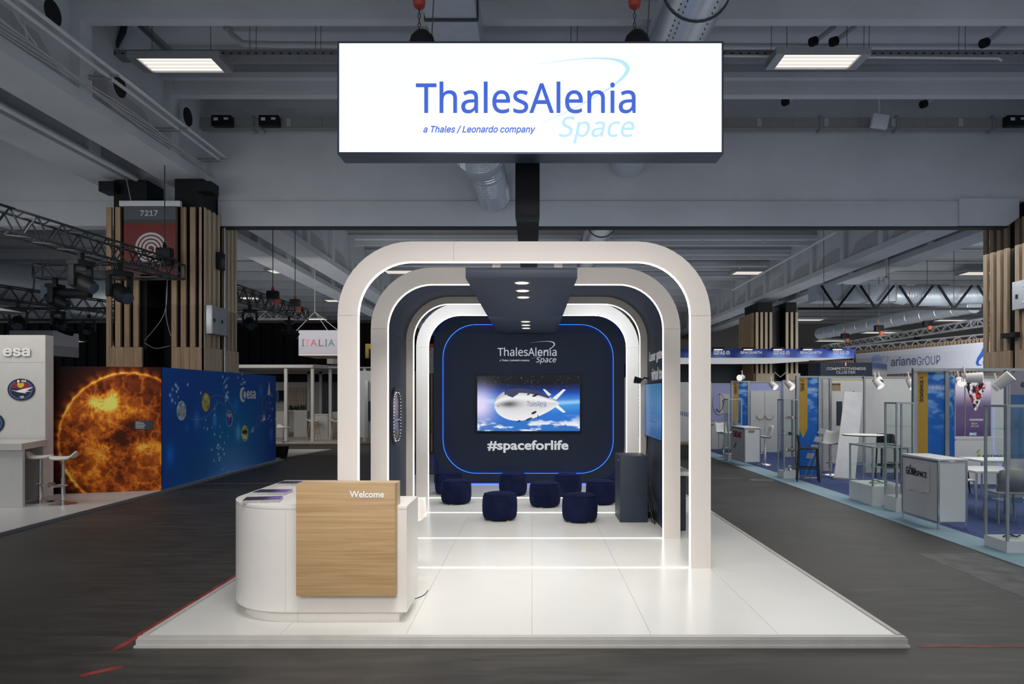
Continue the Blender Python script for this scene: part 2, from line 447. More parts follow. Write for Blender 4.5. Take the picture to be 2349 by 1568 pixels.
# ================================================================== SETTING: ceiling
ZR, ZD = 8.40, 9.25
ce = build('ceiling', MB().box(-55, 55, 1.5, 66, ZD, ZD+0.25), M['conc'], kind='structure')
RY = [8.95+3.03*k for k in range(19)]
for k, y in enumerate(RY):
    m = MB(); m.box(-55, 55, y, y+0.22, ZR, ZD)
    m.box(-55, 55, y-0.16, y, ZR+0.30, ZR+0.42)
    m.box(-55, 55, y-0.45, y, ZD-0.22, ZD)
    build('ceiling_rib', m, M['conc'], ce)
for k, Y in enumerate((25.4, 28.4, 31.5, 34.4, 37.5)):
    m = MB(); m.tube([(-7.2, Y, 8.28), (11.6, Y, 8.28)], 0.055, 8)
    for j in range(7): m.box(-6+2.5*j+0.4*k, -5.93+2.5*j+0.4*k, Y-0.03, Y+0.03, 8.13, 8.24)
    build('ceiling_pipe', m, M['pipe'], ce, kind='stuff')
    build('ceiling_conduit', MB().tube([(-7.2, Y+1.2, 8.55), (2, Y+1.2, 8.50), (11.6, Y+1.4, 8.55)], 0.03, 6), M['pipe'], ce)
# main transverse beam with a deeper ledge below
BY = 17.0
m = MB(); m.box(-55, 55, BY, BY+0.34, 6.66, ZD); build('main_beam', m, M['conc'], ce)
m = MB(); m.box(-7.64, 10.35, BY-0.06, BY+0.36, 6.05, 6.655); m.box(-40, -9.82, BY-0.06, BY+0.36, 6.05, 6.655)
build('beam_ledge', m, M['conc'], ce, bevel=0.01)
build('beam_ledge', MB().prism([(10.35, BY-0.10, 6.06), (11.55, BY-0.10, 6.06), (11.8, BY-0.10, 6.25), (11.8, BY-0.10, 6.70), (10.35, BY-0.10, 6.70)], (0, 0.45, 0)), M['conc'], ce)
build('beam_joint', MB().box(-7.6, 11.6, BY+0.0, BY+0.30, 6.03, 6.05), M['black'], ce)
# longitudinal twin beams on both sides
def twin(xf, sgn):
    # xf: face towards the middle of the bay; sgn -1: beams extend to -x
    for y0, y1 in ((3.0, BY), (BY+0.34, 64.0)):
        for a, off in enumerate((0.0, 1.75)):
            x0 = xf+sgn*off
            m = MB()
            prof = [(x0, 6.98), (x0, 7.20), (x0+sgn*0.16, 7.27), (x0+sgn*0.16, ZD), (x0+sgn*0.62, ZD), (x0+sgn*0.62, 7.4), (x0+sgn*0.95, 7.22), (x0+sgn*0.95, 6.98)]
            m.prism([(p[0], y0, p[1]) for p in prof], (0, y1-y0, 0))
            build('long_beam', m, M['conc'], ce, fix=True)
        m = MB()
        for y in RY:
            for yy in (y-0.02, ):
                if y0+0.2 < yy < y1-0.4:
                    m.box(min(xf, xf+sgn*0.3), max(xf, xf+sgn*0.3), yy, yy+0.34, 7.20, ZD)
                    m.box(min(xf+sgn*1.72, xf+sgn*2.0), max(xf+sgn*1.72, xf+sgn*2.0), yy, yy+0.34, 7.20, ZD)
        build('beam_stiffener', m, M['conc'], ce)
        # recess shade between the stiffeners, put in as darker panels
        m = MB()
        for y in RY:
            if y0+0.2 < y < y1-3.4:
                a, b = y+0.5, y+2.7
                m.prism([(xf+sgn*0.135, a, 7.262), (xf+sgn*0.135, a+0.15, 7.80), (xf+sgn*0.135, b-0.5, 7.72), (xf+sgn*0.135, b+0.1, 7.262)], (sgn*0.02, 0, 0.0))
        build('recess_shade_panel', m, M['concdark'], ce)
twin(-7.76, -1)
twin(12.1, 1)
for px, py in ((274, 198), (120, 30), (430, 268)):
    Y = 7.60*F/(CX-px); c = Vector((-7.595, Y, HC+(CY-py)*Y/F))
    build('service_hole', MB().tube([c, c+Vector((0.01, 0, 0))], 0.2, 24), M['black'], ce)
# end and side walls of the hall
M['curtain'] = mat('black_hall_curtain', (0.012, 0.013, 0.015), 0.9, var=0.3)
M['farwall'] = mat('warm_grey_far_wall', (0.30, 0.285, 0.27), 0.8)
build('wall_back', MB().box(-55, 55, 64, 64.3, 0, ZD), M['farwall'], kind='structure')
m = MB()
for k in range(220):
    x = -54.9+k*0.5
    m.box(x, x+0.46, 60.0+(k % 2)*0.12, 60.2+(k % 2)*0.12, 0, 8.1 if x < 0 else 4.6)
build('hall_curtain', m, M['curtain'], kind='structure')
# ================================================================== THE STAND
PX0, PX1, PZ = -3.08, 2.92, 0.08
pf = thing('stand_platform', 'glossy white raised floor of the central stand with pale edging', 'platform', (0, 10, 0))
build('base', MB().box(PX0+0.05, PX1-0.05, 5.43, 16.45, 0.0, 0.072), M['trimgrey'], pf)
xs = [PX0+0.08, -1.975, -0.99, -0.003, 0.93, 1.93, PX1-0.08]; ys = [5.46, 7.44, 9.42, 11.4, 13.38, 15.36, 16.4]
for i in range(6):
    for j in range(6):
        build('floor_panel', MB().box(xs[i]+0.0015, xs[i+1]-0.0015, ys[j]+0.0015, ys[j+1]-0.0015, 0.0705, PZ), M['floorwhite'], pf)
for nm, b in (('edge_profile', (PX0, PX1, 5.385, 5.455)), ('edge_profile', (PX0, PX0+0.078, 5.46, 16.45)), ('edge_profile', (PX1-0.078, PX1, 5.46, 16.45))):
    m = MB(); x0, x1, y0, y1 = b
    m.box(x0, x1, y0, y1, 0, 0.018); m.box(x0+0.012, x1-0.012, y0+0.012, y1, 0.018, 0.064); m.box(x0+0.02, x1-0.02, y0+0.02, y1, 0.064, 0.0795)
    build(nm, m, M['trimgrey'], pf)

XL, XR, ZT, RO, WD = -2.105, 1.93, 3.612, 0.80, 0.215
def arch_paths(off0, off1, z0=PZ, n=12):
    # two nested paths: off0 outside, off1 inside (distances in from the outer outline)
    out = []
    for off in (off0, off1):
        xl, xr, zt, r = XL+off, XR-off, ZT-off, RO-off
        zc = ZT-RO
        p = [(xl, z0), (xl, zc)]
        p += [(xl+r-r*math.cos(a), zc+r*math.sin(a)) for a in [PI/2*k/n for k in range(1, n+1)]]
        p += [(-0.85, zt)]
        p += [(xr-r+r*math.sin(a), zc+r*math.cos(a)) for a in [PI/2*k/n for k in range(0, n+1)]]
        p += [(xr, z0)]
        out.append(p)
    return out
def gap(a, b, s, g=0.0025):
    d = math.hypot(b[0]-a[0], b[1]-a[1]); t = g/d
    return (a[0]+(b[0]-a[0])*t, a[1]+(b[1]-a[1])*t)
def arch(label, y0, y1, name='light_arch', band=(0.0, WD), led=True, floor=True, m=None):
    n = 12
    o, i = arch_paths(band[0], band[1], n=n)
    t = thing(name, label, 'arch', (0, y0, PZ))
    seams = [0, 1, n+2, len(o)-2, len(o)-1]
    nm = ['leg', 'curved_section', 'curved_section', 'leg']
    mm = m or M['archwhite']
    for k in range(4):
        a, b = seams[k], seams[k+1]
        O, I = list(o[a:b+1]), list(i[a:b+1])
        if a > 0: O[0] = gap(O[0], O[1], 0); I[0] = gap(I[0], I[1], 0)
        build(nm[k], MB().strip(O, I, y0, y1), mm, t, smooth=True)
    if led:
        lo, li = arch_paths(band[1]+0.001, band[1]+0.008, n=n)
        build('led_strip', MB().strip(lo, li, y0+0.01, y0+0.062), M['led'], t)
    if floor:
        build('floor_led', MB().box(XL+band[1], XR-band[1], y0+0.02, y0+0.055, PZ+0.0006, PZ+0.004), M['led'], t)
    return t
YA = [7.54, 9.09, 11.06, 12.64]
lab = ['cream arch with glowing inner edge, foremost of the row and nearest the welcome counter',
       'cream arch with glowing inner edge at the mouth of the dark blue tunnel',
       'cream arch with glowing inner edge at the far end of the dark blue tunnel',
       'cool white arch with glowing inner edge, last before the screen wall']
ARCH = [arch(lab[k], YA[k], YA[k]+0.10) for k in range(4)]
# dark blue tunnel lining between the second and third arch
o, i = arch_paths(0.045, 0.105, n=12)
lin_t = thing('tunnel_lining', 'dark navy curved tunnel lining joining the second and third arches', 'tunnel', (0, YA[1]+0.1, PZ))
sm = [(0, 1), (1, len(o)-2), (len(o)-2, len(o)-1)]
for a, b in sm:
    O, I = list(o[a:b+1]), list(i[a:b+1])
    if a > 0: O[0] = gap(O[0], O[1], 0); I[0] = gap(I[0], I[1], 0)
    build('lining_panel', MB().strip(O, I, YA[1]+0.102, YA[2]-0.002), M['navy'], lin_t, smooth=True)
# lettering on the right lining, read from inside the tunnel
XI = XR-0.105-0.0005
def side_text(name, body, ya, yb, z0, z1, **k):
    # right vector runs towards the camera on the right-hand lining
    return build(name, text_mb(body, (XI, ya, z0), (0, -1, 0), (0, 0, 1), ya-yb, z1-z0, **k), M['print'], lin_t)
side_text('lettering', 'Lunar gateway', 10.86, 9.45, 2.42, 2.62, fnt='', bold=0.02)
side_text('lettering', 'virtual tour', 10.66, 9.62, 2.17, 2.36, fnt='', bold=0.02)

# ---- navy ceiling bulkhead with downlights, hung from arch two's frame
SX0, SX1, SZ0, SZ1, SY0 = -0.733, 0.495, 3.236, 3.352, 7.66
bk = thing('lit_bulkhead', 'long navy ceiling bulkhead with warm downlights running back to the screen wall', 'ceiling panel', (0, SY0, SZ0))
m = MB(); m.box(SX0, SX1, SY0, 14.62, SZ0, SZ1)
build('casing', m, M['navy'], bk, bevel=0.004)
for x in (-0.44, 0.24):
    build('bracket', MB().box(x, x+0.09, SY0+0.02, SY0+0.16, SZ1, SZ1+0.055), M['archwhite'], bk)
for k, (px, py) in enumerate([(1198, 648), (1200, 666), (1201, 681), (1203, 737), (1203, 745), (1203, 752)]):
    Y = (SZ0-HC)*F/(CY-py); X = -0.118
    d = build('downlight', MB().lathe([(0.085, -0.006), (0.095, 0.0)], (X, Y, SZ0), 24), M['alu'], bk)
    build('lens', MB().lathe([(0.001, -0.009), (0.072, -0.008), (0.076, -0.006)], (X, Y, SZ0), 24), M['warm'], d)
    l = bpy.data.lights.new('downlight_beam', 'SPOT'); l.energy = 22; l.color = (1, 0.9, 0.72); l.spot_size = 1.7; l.spot_blend = 0.7; l.shadow_soft_size = 0.06
    lo = bpy.data.objects.new('downlight_beam', l); COL.objects.link(lo); lo.location = (X, Y, SZ0-0.03)

# ---- black box truss cover between the sign and the arches
bx = thing('black_box_beam', 'black clad box beam hanging behind the large illuminated sign', 'beam', (-0.05, 8.2, 4.06))
build('drop_box', MB().box(-0.20, 0.087, 8.2, 8.49, 4.06, 5.85), M['black'], bx, bevel=0.006)
build('rear_box', MB().box(-0.195, 0.082, 8.492, 13.6, 4.062, 4.35), M['black'], bx, bevel=0.004)

# ---- suspended lightbox sign
SYF = 7.40
a = W(775, 350, SYF); b = W(1658.5, 96, SYF)
sg = thing('suspended_lightbox', 'large white backlit sign with blue lettering hanging above the stand', 'sign', ((a.x+b.x)/2, SYF, a.z))
dep = 0.30
m = MB(); f = 0.018
x0, x1, z0, z1 = a.x-0.005, b.x+0.005, a.z-0.012, b.z+0.006
m.box(x0, x0+f, SYF, SYF+dep, z0, z1); m.box(x1-f, x1, SYF, SYF+dep, z0, z1)
m.box(x0+f, x1-f, SYF, SYF+dep, z0, z0+f); m.box(x0+f, x1-f, SYF, SYF+dep, z1-f, z1); m.box(x0+f, x1-f, SYF+dep-f, SYF+dep, z0+f, z1-f)
build('casing', m, M['navyframe'], sg)
face = build('light_face', MB().box(x0+f, x1-f, SYF+0.006, SYF+0.02, z0+f, z1-f), M['signface'], sg)
def swoosh(cx0, cy0, s, Y, m, parent, name='swoosh'):
    # tapering orbit curve of the logo; pixel coordinates of the big sign scaled about (cx0, cy0)
    ctr = [(1236, 147, 0.6), (1270, 142, 1), (1310, 137, 1.6), (1350, 134, 2.6), (1385, 134, 4), (1412, 137, 6), (1430, 144, 9), (1440, 156, 9.5), (1436, 168, 8), (1428, 178, 7), (1416, 189, 4.5), (1402, 200, 3.6), (1378, 214, 2.8), (1350, 231, 2.2), (1315, 249, 1.8), (1280, 266, 1.4), (1240, 284, 0.7)]
    # smooth with catmull-rom
    P = []
    for i in range(len(ctr)-1):
        p0, p1, p2, p3 = ctr[max(i-1, 0)], ctr[i], ctr[i+1], ctr[min(i+2, len(ctr)-1)]
        for t in (0, 0.25, 0.5, 0.75):
            P.append([0.5*((2*p1[k])+(-p0[k]+p2[k])*t+(2*p0[k]-5*p1[k]+4*p2[k]-p3[k])*t*t+(-p0[k]+3*p1[k]-3*p2[k]+p3[k])*t**3) for k in range(3)])
    P.append(list(ctr[-1]))
    mb = MB(); L_, R_ = [], []
    for i, p in enumerate(P):
        q0, q1 = P[max(i-1, 0)], P[min(i+1, len(P)-1)]
        dx, dy = q1[0]-q0[0], q1[1]-q0[1]; d = math.hypot(dx, dy) or 1
        nx, ny = -dy/d*p[2]/2, dx/d*p[2]/2
        f2 = lambda x, y: W(cx0+(x-1207)*s, cy0+(y-222)*s, Y)
        L_.append(f2(p[0]+nx, p[1]+ny)); R_.append(f2(p[0]-nx, p[1]-ny))
    for i in range(len(P)-1): mb.quad(L_[i], L_[i+1], R_[i+1], R_[i])
    return build(name, mb, m, parent)
def logo(cx0, cy0, s, Y, m1, m2, parent):
    bxf = lambda x0_, y0_, x1_, y1_: (cx0+(x0_-1207)*s, cy0+(y0_-222)*s, cx0+(x1_-1207)*s, cy0+(y1_-222)*s)
    swoosh(cx0, cy0, s, Y, m2, parent)
    ptext('lettering', 'ThalesAlenia', bxf(954, 187, 1458, 260), Y-0.002, m1, parent, depth=0.001*s+0.0005, res=5, bold=0.006)
    ptext('lettering', 'Space', bxf(1282, 267, 1455, 329), Y-0.002, m2, parent, shear=0.22, depth=0.001*s+0.0005, res=5, bold=0.004)
    ptext('lettering', 'a Thales / Leonardo company', bxf(971, 288, 1228, 308), Y-0.002, m1, parent, shear=0.25, fnt='inter', bold=0.014, depth=0.001*s+0.0005)
logo(1207, 222, 1.0, SYF+0.003, M['signblue'], M['signcyan'], sg)

# ---- screen wall at the back of the stand
YB = 14.67
sw = thing('screen_wall', 'dark navy back wall with layered rounded rims edged in blue light', 'display wall', (-0.07, YB, PZ))
WX0, WX1, WZ1 = -2.085, 1.945, 3.60
build('backing', MB().box(WX0, WX1, YB+0.14, YB+0.24, PZ, WZ1), M['navywall'], sw)
def rrect(x0, x1, z0, z1, r, n=10):
    p = []
    for cx_, cz_, a0 in ((x1-r, z1-r, 0), (x0+r, z1-r, 90), (x0+r, z0+r, 180), (x1-r, z0+r, 270)):
        for k in range(n+1):
            a = math.radians(a0+90*k/n); p.append((cx_+r*math.cos(a), cz_+r*math.sin(a)))
    return p
OZ1 = HC+(CY-721)*YB/F; OZ0 = PZ-0.02
I0 = W(1015, 1086, YB); I1 = W(1408, 743, YB)
def ring(mb, oo, ii, y0, y1):
    b = len(mb.v); n = len(oo)
    for k in range(n): mb.v += [(oo[k][0], y0, oo[k][1]), (ii[k][0], y0, ii[k][1]), (ii[k][0], y1, ii[k][1]), (oo[k][0], y1, oo[k][1])]
    for k in range(n):
        a, c = b+4*k, b+4*((k+1) % n)
        for j in range(4): mb.f.append((a+j, a+(j+1) % 4, c+(j+1) % 4, c+j))
    return mb
orr = rrect(WX0+0.005, WX1-0.005, OZ0+0.05, OZ1, 0.78); irr = rrect(I0.x, I1.x, I0.z, I1.z, 0.70)
build('rounded_rim', ring(MB(), orr, irr, YB, YB+0.07), M['navywall'], sw)
build('blue_light_outer', ring(MB(), rrect(WX0+0.001, WX1-0.001, OZ0+0.045, OZ1+0.008, 0.79), rrect(WX0+0.012, WX1-0.012, OZ0+0.056, OZ1-0.004, 0.78), YB+0.074, YB+0.09), M['ledblue'], sw)
build('blue_light_inner', ring(MB(), rrect(I0.x-0.006, I1.x+0.006, I0.z-0.006, I1.z+0.006, 0.706), rrect(I0.x+0.001, I1.x-0.001, I0.z+0.001, I1.z-0.001, 0.70), YB+0.072, YB+0.088), M['ledblue'], sw)
build('recessed_panel', MB().box(WX0+0.1, WX1-0.1, YB+0.092, YB+0.135, PZ+0.1, WZ1-0.1), M['navywall'], sw)
YC = YB+0.09
logo(1209.5, 806, 0.268, YC, M['print'], M['print'], sw)
ptext('slogan', '#spaceforlife', (1118, 1009, 1304, 1038), YC-0.001, M['print'], sw, fnt='', bold=0.03, depth=0.003)

# ---- television on the screen wall
T0 = W(1091, 992, YC-0.04); T1 = W(1333, 860, YC-0.04)
tv = thing('wall_television', 'large flat television showing a silver airship above the earth', 'television', ((T0.x+T1.x)/2, YC-0.04, T0.z))
build('housing', MB().box(T0.x, T1.x, YC-0.04, YC-0.002, T0.z, T1.z), M['black'], tv, bevel=0.006)
def lighten(img, m, c):  # overlay
    return mixc(img, np.ones_like(img)*L3(c), m)
def airship(u, v):
    x = u*235; y = (1-v)*129   # picture pixels, y downward
    img = np.zeros(x.shape+(3,))
    sky = [(0, (2, 3, 10)), (18, (3, 5, 20)), (30, (16, 36, 95)), (42, (24, 72, 170)), (56, (60, 130, 215)), (64, (150, 205, 245)), (70, (70, 150, 220)), (90, (40, 115, 205)), (129, (45, 110, 190))]
    yy = y + 0.0006*(x-140)**2*0.6
    for k in range(len(sky)-1):
        t = np.clip((yy-sky[k][0])/(sky[k+1][0]-sky[k][0]), 0, 1)
        sel = (yy >= sky[k][0])
        img = np.where(sel[..., None], mixc(np.ones_like(img)*L3(sky[k][1]), np.ones_like(img)*L3(sky[k+1][1]), t), img)
    rs_ = np.random.RandomState(8)
    for k_ in range(60):
        sx0, sy0 = rs_.rand()*235, rs_.rand()**1.5*26; img += (0.5*rs_.rand()*np.exp(-((x-sx0)**2+(y-sy0)**2)/0.25))[..., None]
    g = np.exp(-((x-4)**2/900+(y-68)**2/1100)); img = mixc(img, np.ones_like(img)*L3((225, 215, 245)), np.clip(g*1.1, 0, 1))
    cl = fbm(u, v, 9, 14, 5, 3); band = sst(92-0.02*x, 118, y)
    img = lighten(img, np.clip((cl-0.52)*7, 0, 1)*band, (235, 243, 250))
    # fins
    def tri(pts, c, img):
        inside = np.ones(x.shape, bool); n = len(pts)
        for k in range(n):
            (ax, ay), (bx_, by_) = pts[k], pts[(k+1) % n]
            inside &= ((bx_-ax)*(y-ay)-(by_-ay)*(x-ax)) >= 0
        img[inside] = L3(c); return img
    tri([(150, 31), (155, 31), (170, 44), (163, 47)], (225, 228, 235), img)
    tri([(172, 52), (197, 31), (203, 32), (181, 56)], (232, 234, 240), img)
    tri([(172, 68), (180, 63), (203, 85), (197, 86)], (240, 240, 244), img)
    # hull: rotated teardrop
    cx_, cy_ = 95, 67; an = math.radians(-1.5)
    X = (x-cx_)*math.cos(an)+(y-cy_)*math.sin(an); Y_ = -(x-cx_)*math.sin(an)+(y-cy_)*math.cos(an)
    tt = np.clip((X+56)/150, 0, 1)
    R = 38*np.sqrt(np.clip(1-((tt-0.36)/0.36)**2, 0, 1))*(tt < 0.36)+38*(np.cos(np.clip((tt-0.36)/0.64, 0, 1)*PI/2)**0.85)*(tt >= 0.36)
    q = np.clip(Y_/np.maximum(R, 0.01), -1.5, 1.5)
    ins = (np.abs(q) < 1) & (X > -56) & (X < 93)
    sh = 0.72+0.16*q-0.5*np.exp(-((q+0.05)**2/0.05))*np.exp(-((X+22)**2/500))
    sh = sh+0.25*np.exp(-((q+0.45)**2/0.06))
    sh = np.clip(sh, 0.15, 0.95)
    hull = np.stack([sh, sh, sh*1.02], -1)**1.4
    img = np.where(ins[..., None], hull, img)
    pan = ins & (q < -0.72) & (X > -32) & (X < 70)
    pan |= ins & (q < -0.45) & (X > -26) & (X < 0) & (q < -0.45-0.015*(np.abs(X+14)))
    img[pan] = L3((60, 62, 95))
    for (fx, fy, rx, ry) in ((133, 45, 7, 3), (130, 86, 6, 3), (95, 106, 4, 2), (118, 101, 8, 2), (117, 43, 3, 2), (48, 71, 1.4, 1.2), (139, 96, 1, 6)):
        img[((x-fx)/rx)**2+((y-fy+0.4*(x-fx))/ry)**2 < 1] = L3((40, 42, 45))
    return img
M['tvpic'] = vcol('television_picture', 0.3, 1.0)
S0 = W(1095, 988, YC-0.043); S1 = W(1330, 862, YC-0.043)
scr = paint('screen', 430, 236, S0, (1, 0, 0), (0, 0, 1), S1.x-S0.x, S1.z-S0.z, airship, M['tvpic'], tv)
M['tvblue'] = glow('screen_blue_print', (0.03, 0.03, 0.22), 0.8); M['tvcyan'] = glow('screen_cyan_print', (0.10, 0.6, 0.65), 0.9)
ptext('lettering', 'ThalesAlenia', (1209, 919, 1253, 932), YC-0.044, M['tvblue'], tv, depth=0.0005)
ptext('lettering', 'Space', (1237, 930, 1252, 937), YC-0.044, M['tvcyan'], tv, depth=0.0005, shear=0.2)

# ---- navy pouffes
rp = 0.262
prof = [(0.0, 0.415), (0.12, 0.413), (0.19, 0.405), (0.235, 0.385), (0.255, 0.35), (rp, 0.29), (rp+0.003, 0.21), (rp, 0.12), (0.252, 0.06), (0.235, 0.028), (0.20, 0.012)]
p0 = thing('pouffe', 'x', 'pouffe', (0, 0, 0))
build('cushion', MB().lathe([(max(r, 0.001), z) for r, z in prof[::-1]], (0, 0, 0), 40), M['velvet'], p0, smooth=True)
m = MB(); m.tube([(math.cos(a)*0.238, math.sin(a)*0.238, 0.386) for a in [2*PI*k/40 for k in range(40)]], 0.005, 6, closed=True)
build('piping', m, M['velvet'], p0, smooth=True)
for k in range(4):
    a = PI/4+k*PI/2
    build('foot', MB().lathe([(0.022, 0.0), (0.026, 0.014)], (0.19*math.cos(a), 0.19*math.sin(a), 0), 12), M['oak'], p0)
pl = [(1030, 1137, 'navy velvet pouffe in the back left corner, half hidden behind another'),
      (1046.5, 1159, 'navy velvet pouffe at front of the pair by the left arch leg'),
      (1177, 1139, 'navy velvet pouffe against the screen wall, directly below the television'),
      (1146.5, 1198, 'navy velvet pouffe nearest the front on the counter side'),
      (1250, 1166, 'navy velvet pouffe in the middle of the seating group'),
      (1302, 1141, 'navy velvet pouffe at the rear right, partly hidden by the front right pouffe'),
      (1330, 1202, 'navy velvet pouffe nearest the front on the plinth side'),
      (1379, 1160, 'navy velvet pouffe beside the tall dark plinth')]
for k, (px, py, lb) in enumerate(pl):
    Yf = F*(HC-PZ)/(py-CY)
    X = (px-CX)*(Yf+rp)/F
    if k == 0: p0.location = (X, Yf+rp, PZ); p0['label'] = lb
    else: dup(p0, (X, Yf+rp, PZ), 0.5*k, lb)

# ---- tall dark plinth
pn = thing('display_plinth', 'tall plain dark plinth standing beside the wall screen', 'plinth', (1.5, 10.5, PZ))
build('body', MB().box(1.29, 1.696, 10.24, 10.87, PZ, 1.052), M['navy'], pn, bevel=0.004)
build('lock', MB().tube([(1.284, 10.42, 0.98), (1.292, 10.42, 0.98)], 0.012, 12), M['alu'], pn)

# ---- touch screen on the right-hand lining
ts = thing('side_screen', 'large wall screen glowing blue on the dark tunnel lining', 'screen', (XI-0.03, 10.28, 1.32))
build('housing', MB().box(XI-0.05, XI-0.004, 9.55, 11.03, 1.31, 2.13), M['black'], ts, bevel=0.006)
def bluescreen(u, v):
    img = np.zeros(u.shape+(3,)); a = L3((30, 80, 140)); b = L3((55, 110, 150))
    img = mixc(np.ones_like(img)*a, np.ones_like(img)*b, sst(0, 1, v*0.6+u*0.2+0.3*fbm(u, v, 3, 3, 3, 2)))
    for (y0, w_) in ((0.36, 0.10), (0.30, 0.22), (0.275, 0.18), (0.45, 0.02), (0.17, 0.05)):
        sel = (np.abs(v-y0) < 0.006) & (np.abs(u-0.5) < w_); img[sel] = L3((30, 50, 80))
    return img
M['bluepic'] = vcol('blue_screen_picture', 0.25, 0.9)
paint('screen', 60, 60, (XI-0.0515, 11.015, 1.325), (0, -1, 0), (0, 0, 1), 1.45, 0.79, bluescreen, M['bluepic'], ts)
cb = build('power_cable', MB().tube([(XI-0.02, 10.95, 1.31), (XI-0.03, 10.97, 0.95), (XI-0.02, 10.9, 0.6), (XI-0.05, 10.96, 0.35), (XI-0.03, 10.8, 0.25), (XI-0.06, 10.7, PZ+0.01)], 0.008, 6), M['black'], ts, smooth=True)
tc_ = thing('cable_coil', 'loose black cables hanging between plinth and dark lining', 'cable', (XI-0.04, 10.55, PZ))
m = MB()
for k in range(3):
    m.tube([(XI-0.03-0.02*k, 10.78-0.07*j+0.02*math.sin(j*2+k), 0.55-0.05*k-0.045*j+0.03*math.sin(j*1.7+k*2)) for j in range(10)] + [(XI-0.06, 10.05+0.1*k, PZ+0.008)], 0.006, 5)
build('cord', m, M['black'], tc_, smooth=True)
build('plug_block', MB().box(XI-0.09, XI-0.03, 10.6, 10.75, PZ, 0.16), M['black'], tc_, bevel=0.006)
sp = thing('small_spot', 'small black adjustable spotlight clamped on the inner arch beside the wall screen', 'lamp', (1.70, 11.0, 2.17))
build('head', MB().tube([(1.60, 10.93, 2.19), (1.70, 10.93, 2.17)], [0.055, 0.045], 14), M['black'], sp, smooth=True)
build('arm', MB().tube([(1.70, 10.93, 2.17), (1.76, 10.95, 2.22), (XI, 11.0, 2.21)], 0.012, 8), M['black'], sp)

# ---- lit niche on the left-hand lining
XN = XL+0.105
ni = thing('lit_niche', 'tall rounded glass niche ringed with small lights on the left tunnel wall', 'display case', (XN, 10.2, 1.25))
def yz_ring(r0, x0, x1, d):
    oo = rrect(9.90-d, 10.48+d, 1.25-d, 2.02+d, r0+d); ii = rrect(9.90, 10.48, 1.25, 2.02, r0)
    mb = MB(); ring(mb, oo, ii, x0, x1); mb.v = [(v[1], v[0], v[2]) for v in mb.v]; return mb
build('rim', yz_ring(0.22, XN, XN+0.03, 0.03), M['darkmetal'], ni, smooth=True)
M['nichepic'] = mat('reflective_niche_print', (0.20, 0.17, 0.20), 0.15, var=0.7, scale=4)
m = MB(); m.poly([(XN+0.004, y, z) for y, z in rrect(9.91, 10.47, 1.26, 2.01, 0.21)]); build('back_panel', m, M['nichepic'], ni)
m = MB()
for (y, z) in rrect(9.93, 10.45, 1.28, 1.99, 0.2, 6):
    m.lathe([(0.006, -0.006), (0.006, 0.006)], (XN+0.03, y, z), 6)
for z in np.arange(1.48, 1.82, 0.045):
    for y in (9.93, 10.45): m.lathe([(0.006, -0.006), (0.006, 0.006)], (XN+0.03, y, float(z)), 6)
M['starled'] = glow('niche_led_dot', (1, 0.95, 0.85), 0.9)
build('light_dots', m, M['starled'], ni, kind='stuff')
build('shelf', MB().box(XN+0.005, XN+0.03, 9.96, 10.40, 1.58, 1.60), M['chrome'], ni)

# ---- low desk attached outside the tunnel on the right
dk = thing('side_desk', 'dark narrow desk with white top outside the arches on the right', 'desk', (2.05, 9.8, PZ))
build('body', MB().box(1.94, 2.12, 9.62, 11.0, PZ, 0.84), M['navy'], dk, bevel=0.003)
build('top', MB().box(1.935, 2.19, 9.56, 11.02, 0.842, 0.90), M['white'], dk, bevel=0.004)
lp = thing('laptop', 'closed slim laptop lying on the white side desk', 'laptop', (2.06, 9.75, 0.902))
build('base', MB().box(1.98, 2.16, 9.60, 9.86, 0.902, 0.912), M['alu'], lp, bevel=0.003)
build('lid', MB().box(1.98, 2.16, 9.60, 9.86, 0.9125, 0.920), M['alu'], lp, bevel=0.003)

# ---- welcome counter
ct = thing('welcome_counter', 'white reception counter with a rounded corner and recessed plinth', 'counter', (-1.8, 6.2, PZ))
def counter_outline(ins=0.0):
    xr, yf, xl, r = -1.026-ins, 5.70+ins, -2.63+ins, 0.61-ins
    p = [(xr, yf)]
    p += [(xl+r-r*math.sin(a), yf+r-r*math.cos(a)) for a in [PI/2*k/16 for k in range(17)]]
    p += [(xl, 7.42-ins), (xl+0.55-2*ins, 7.42-ins), (xl+0.55-2*ins, 6.26-ins), (xr, 6.26-ins)]
    return p
build('body', MB().prism([(x, y, 0.18) for x, y in counter_outline()], (0, 0, 0.838)), M['white'], ct, smooth=True)
build('worktop', MB().prism([(x, y, 1.0195) for x, y in counter_outline()], (0, 0, 0.0285)), M['white'], ct, bevel=0.002)
build('plinth', MB().prism([(x, y, PZ) for x, y in counter_outline(0.075)], (0, 0, 0.0985)), M['white'], ct, smooth=True)
build('panel_joint', MB().box(-2.018, -2.015, 5.6985, 5.702, 0.182, 1.017), M['trimgrey'], ct)
build('panel_joint', MB().box(-1.942, -1.939, 5.7735, 5.776, PZ, 0.176), M['trimgrey'], ct)
wp = thing('oak_front_panel', 'oak front panel with white Welcome lettering hooked over the white counter', 'panel', (-1.5, 5.6, 0.34))
x0, x1 = -1.897, -1.103
m = MB(); m.box(x0, x1, 5.60, 5.697, 0.34, 1.2415); build('front_board', m, M['oak'], wp, bevel=0.0015)
m = MB(); m.box(x0, x1, 5.6985, 5.825, 1.0495, 1.2415); build('top_box', m, M['oaktop'], wp, bevel=0.0015)
ptext('lettering', 'Welcome', (802, 1125.5, 881, 1141), 5.5995, M['print'], wp, fnt='', bold=0.03, depth=0.002)
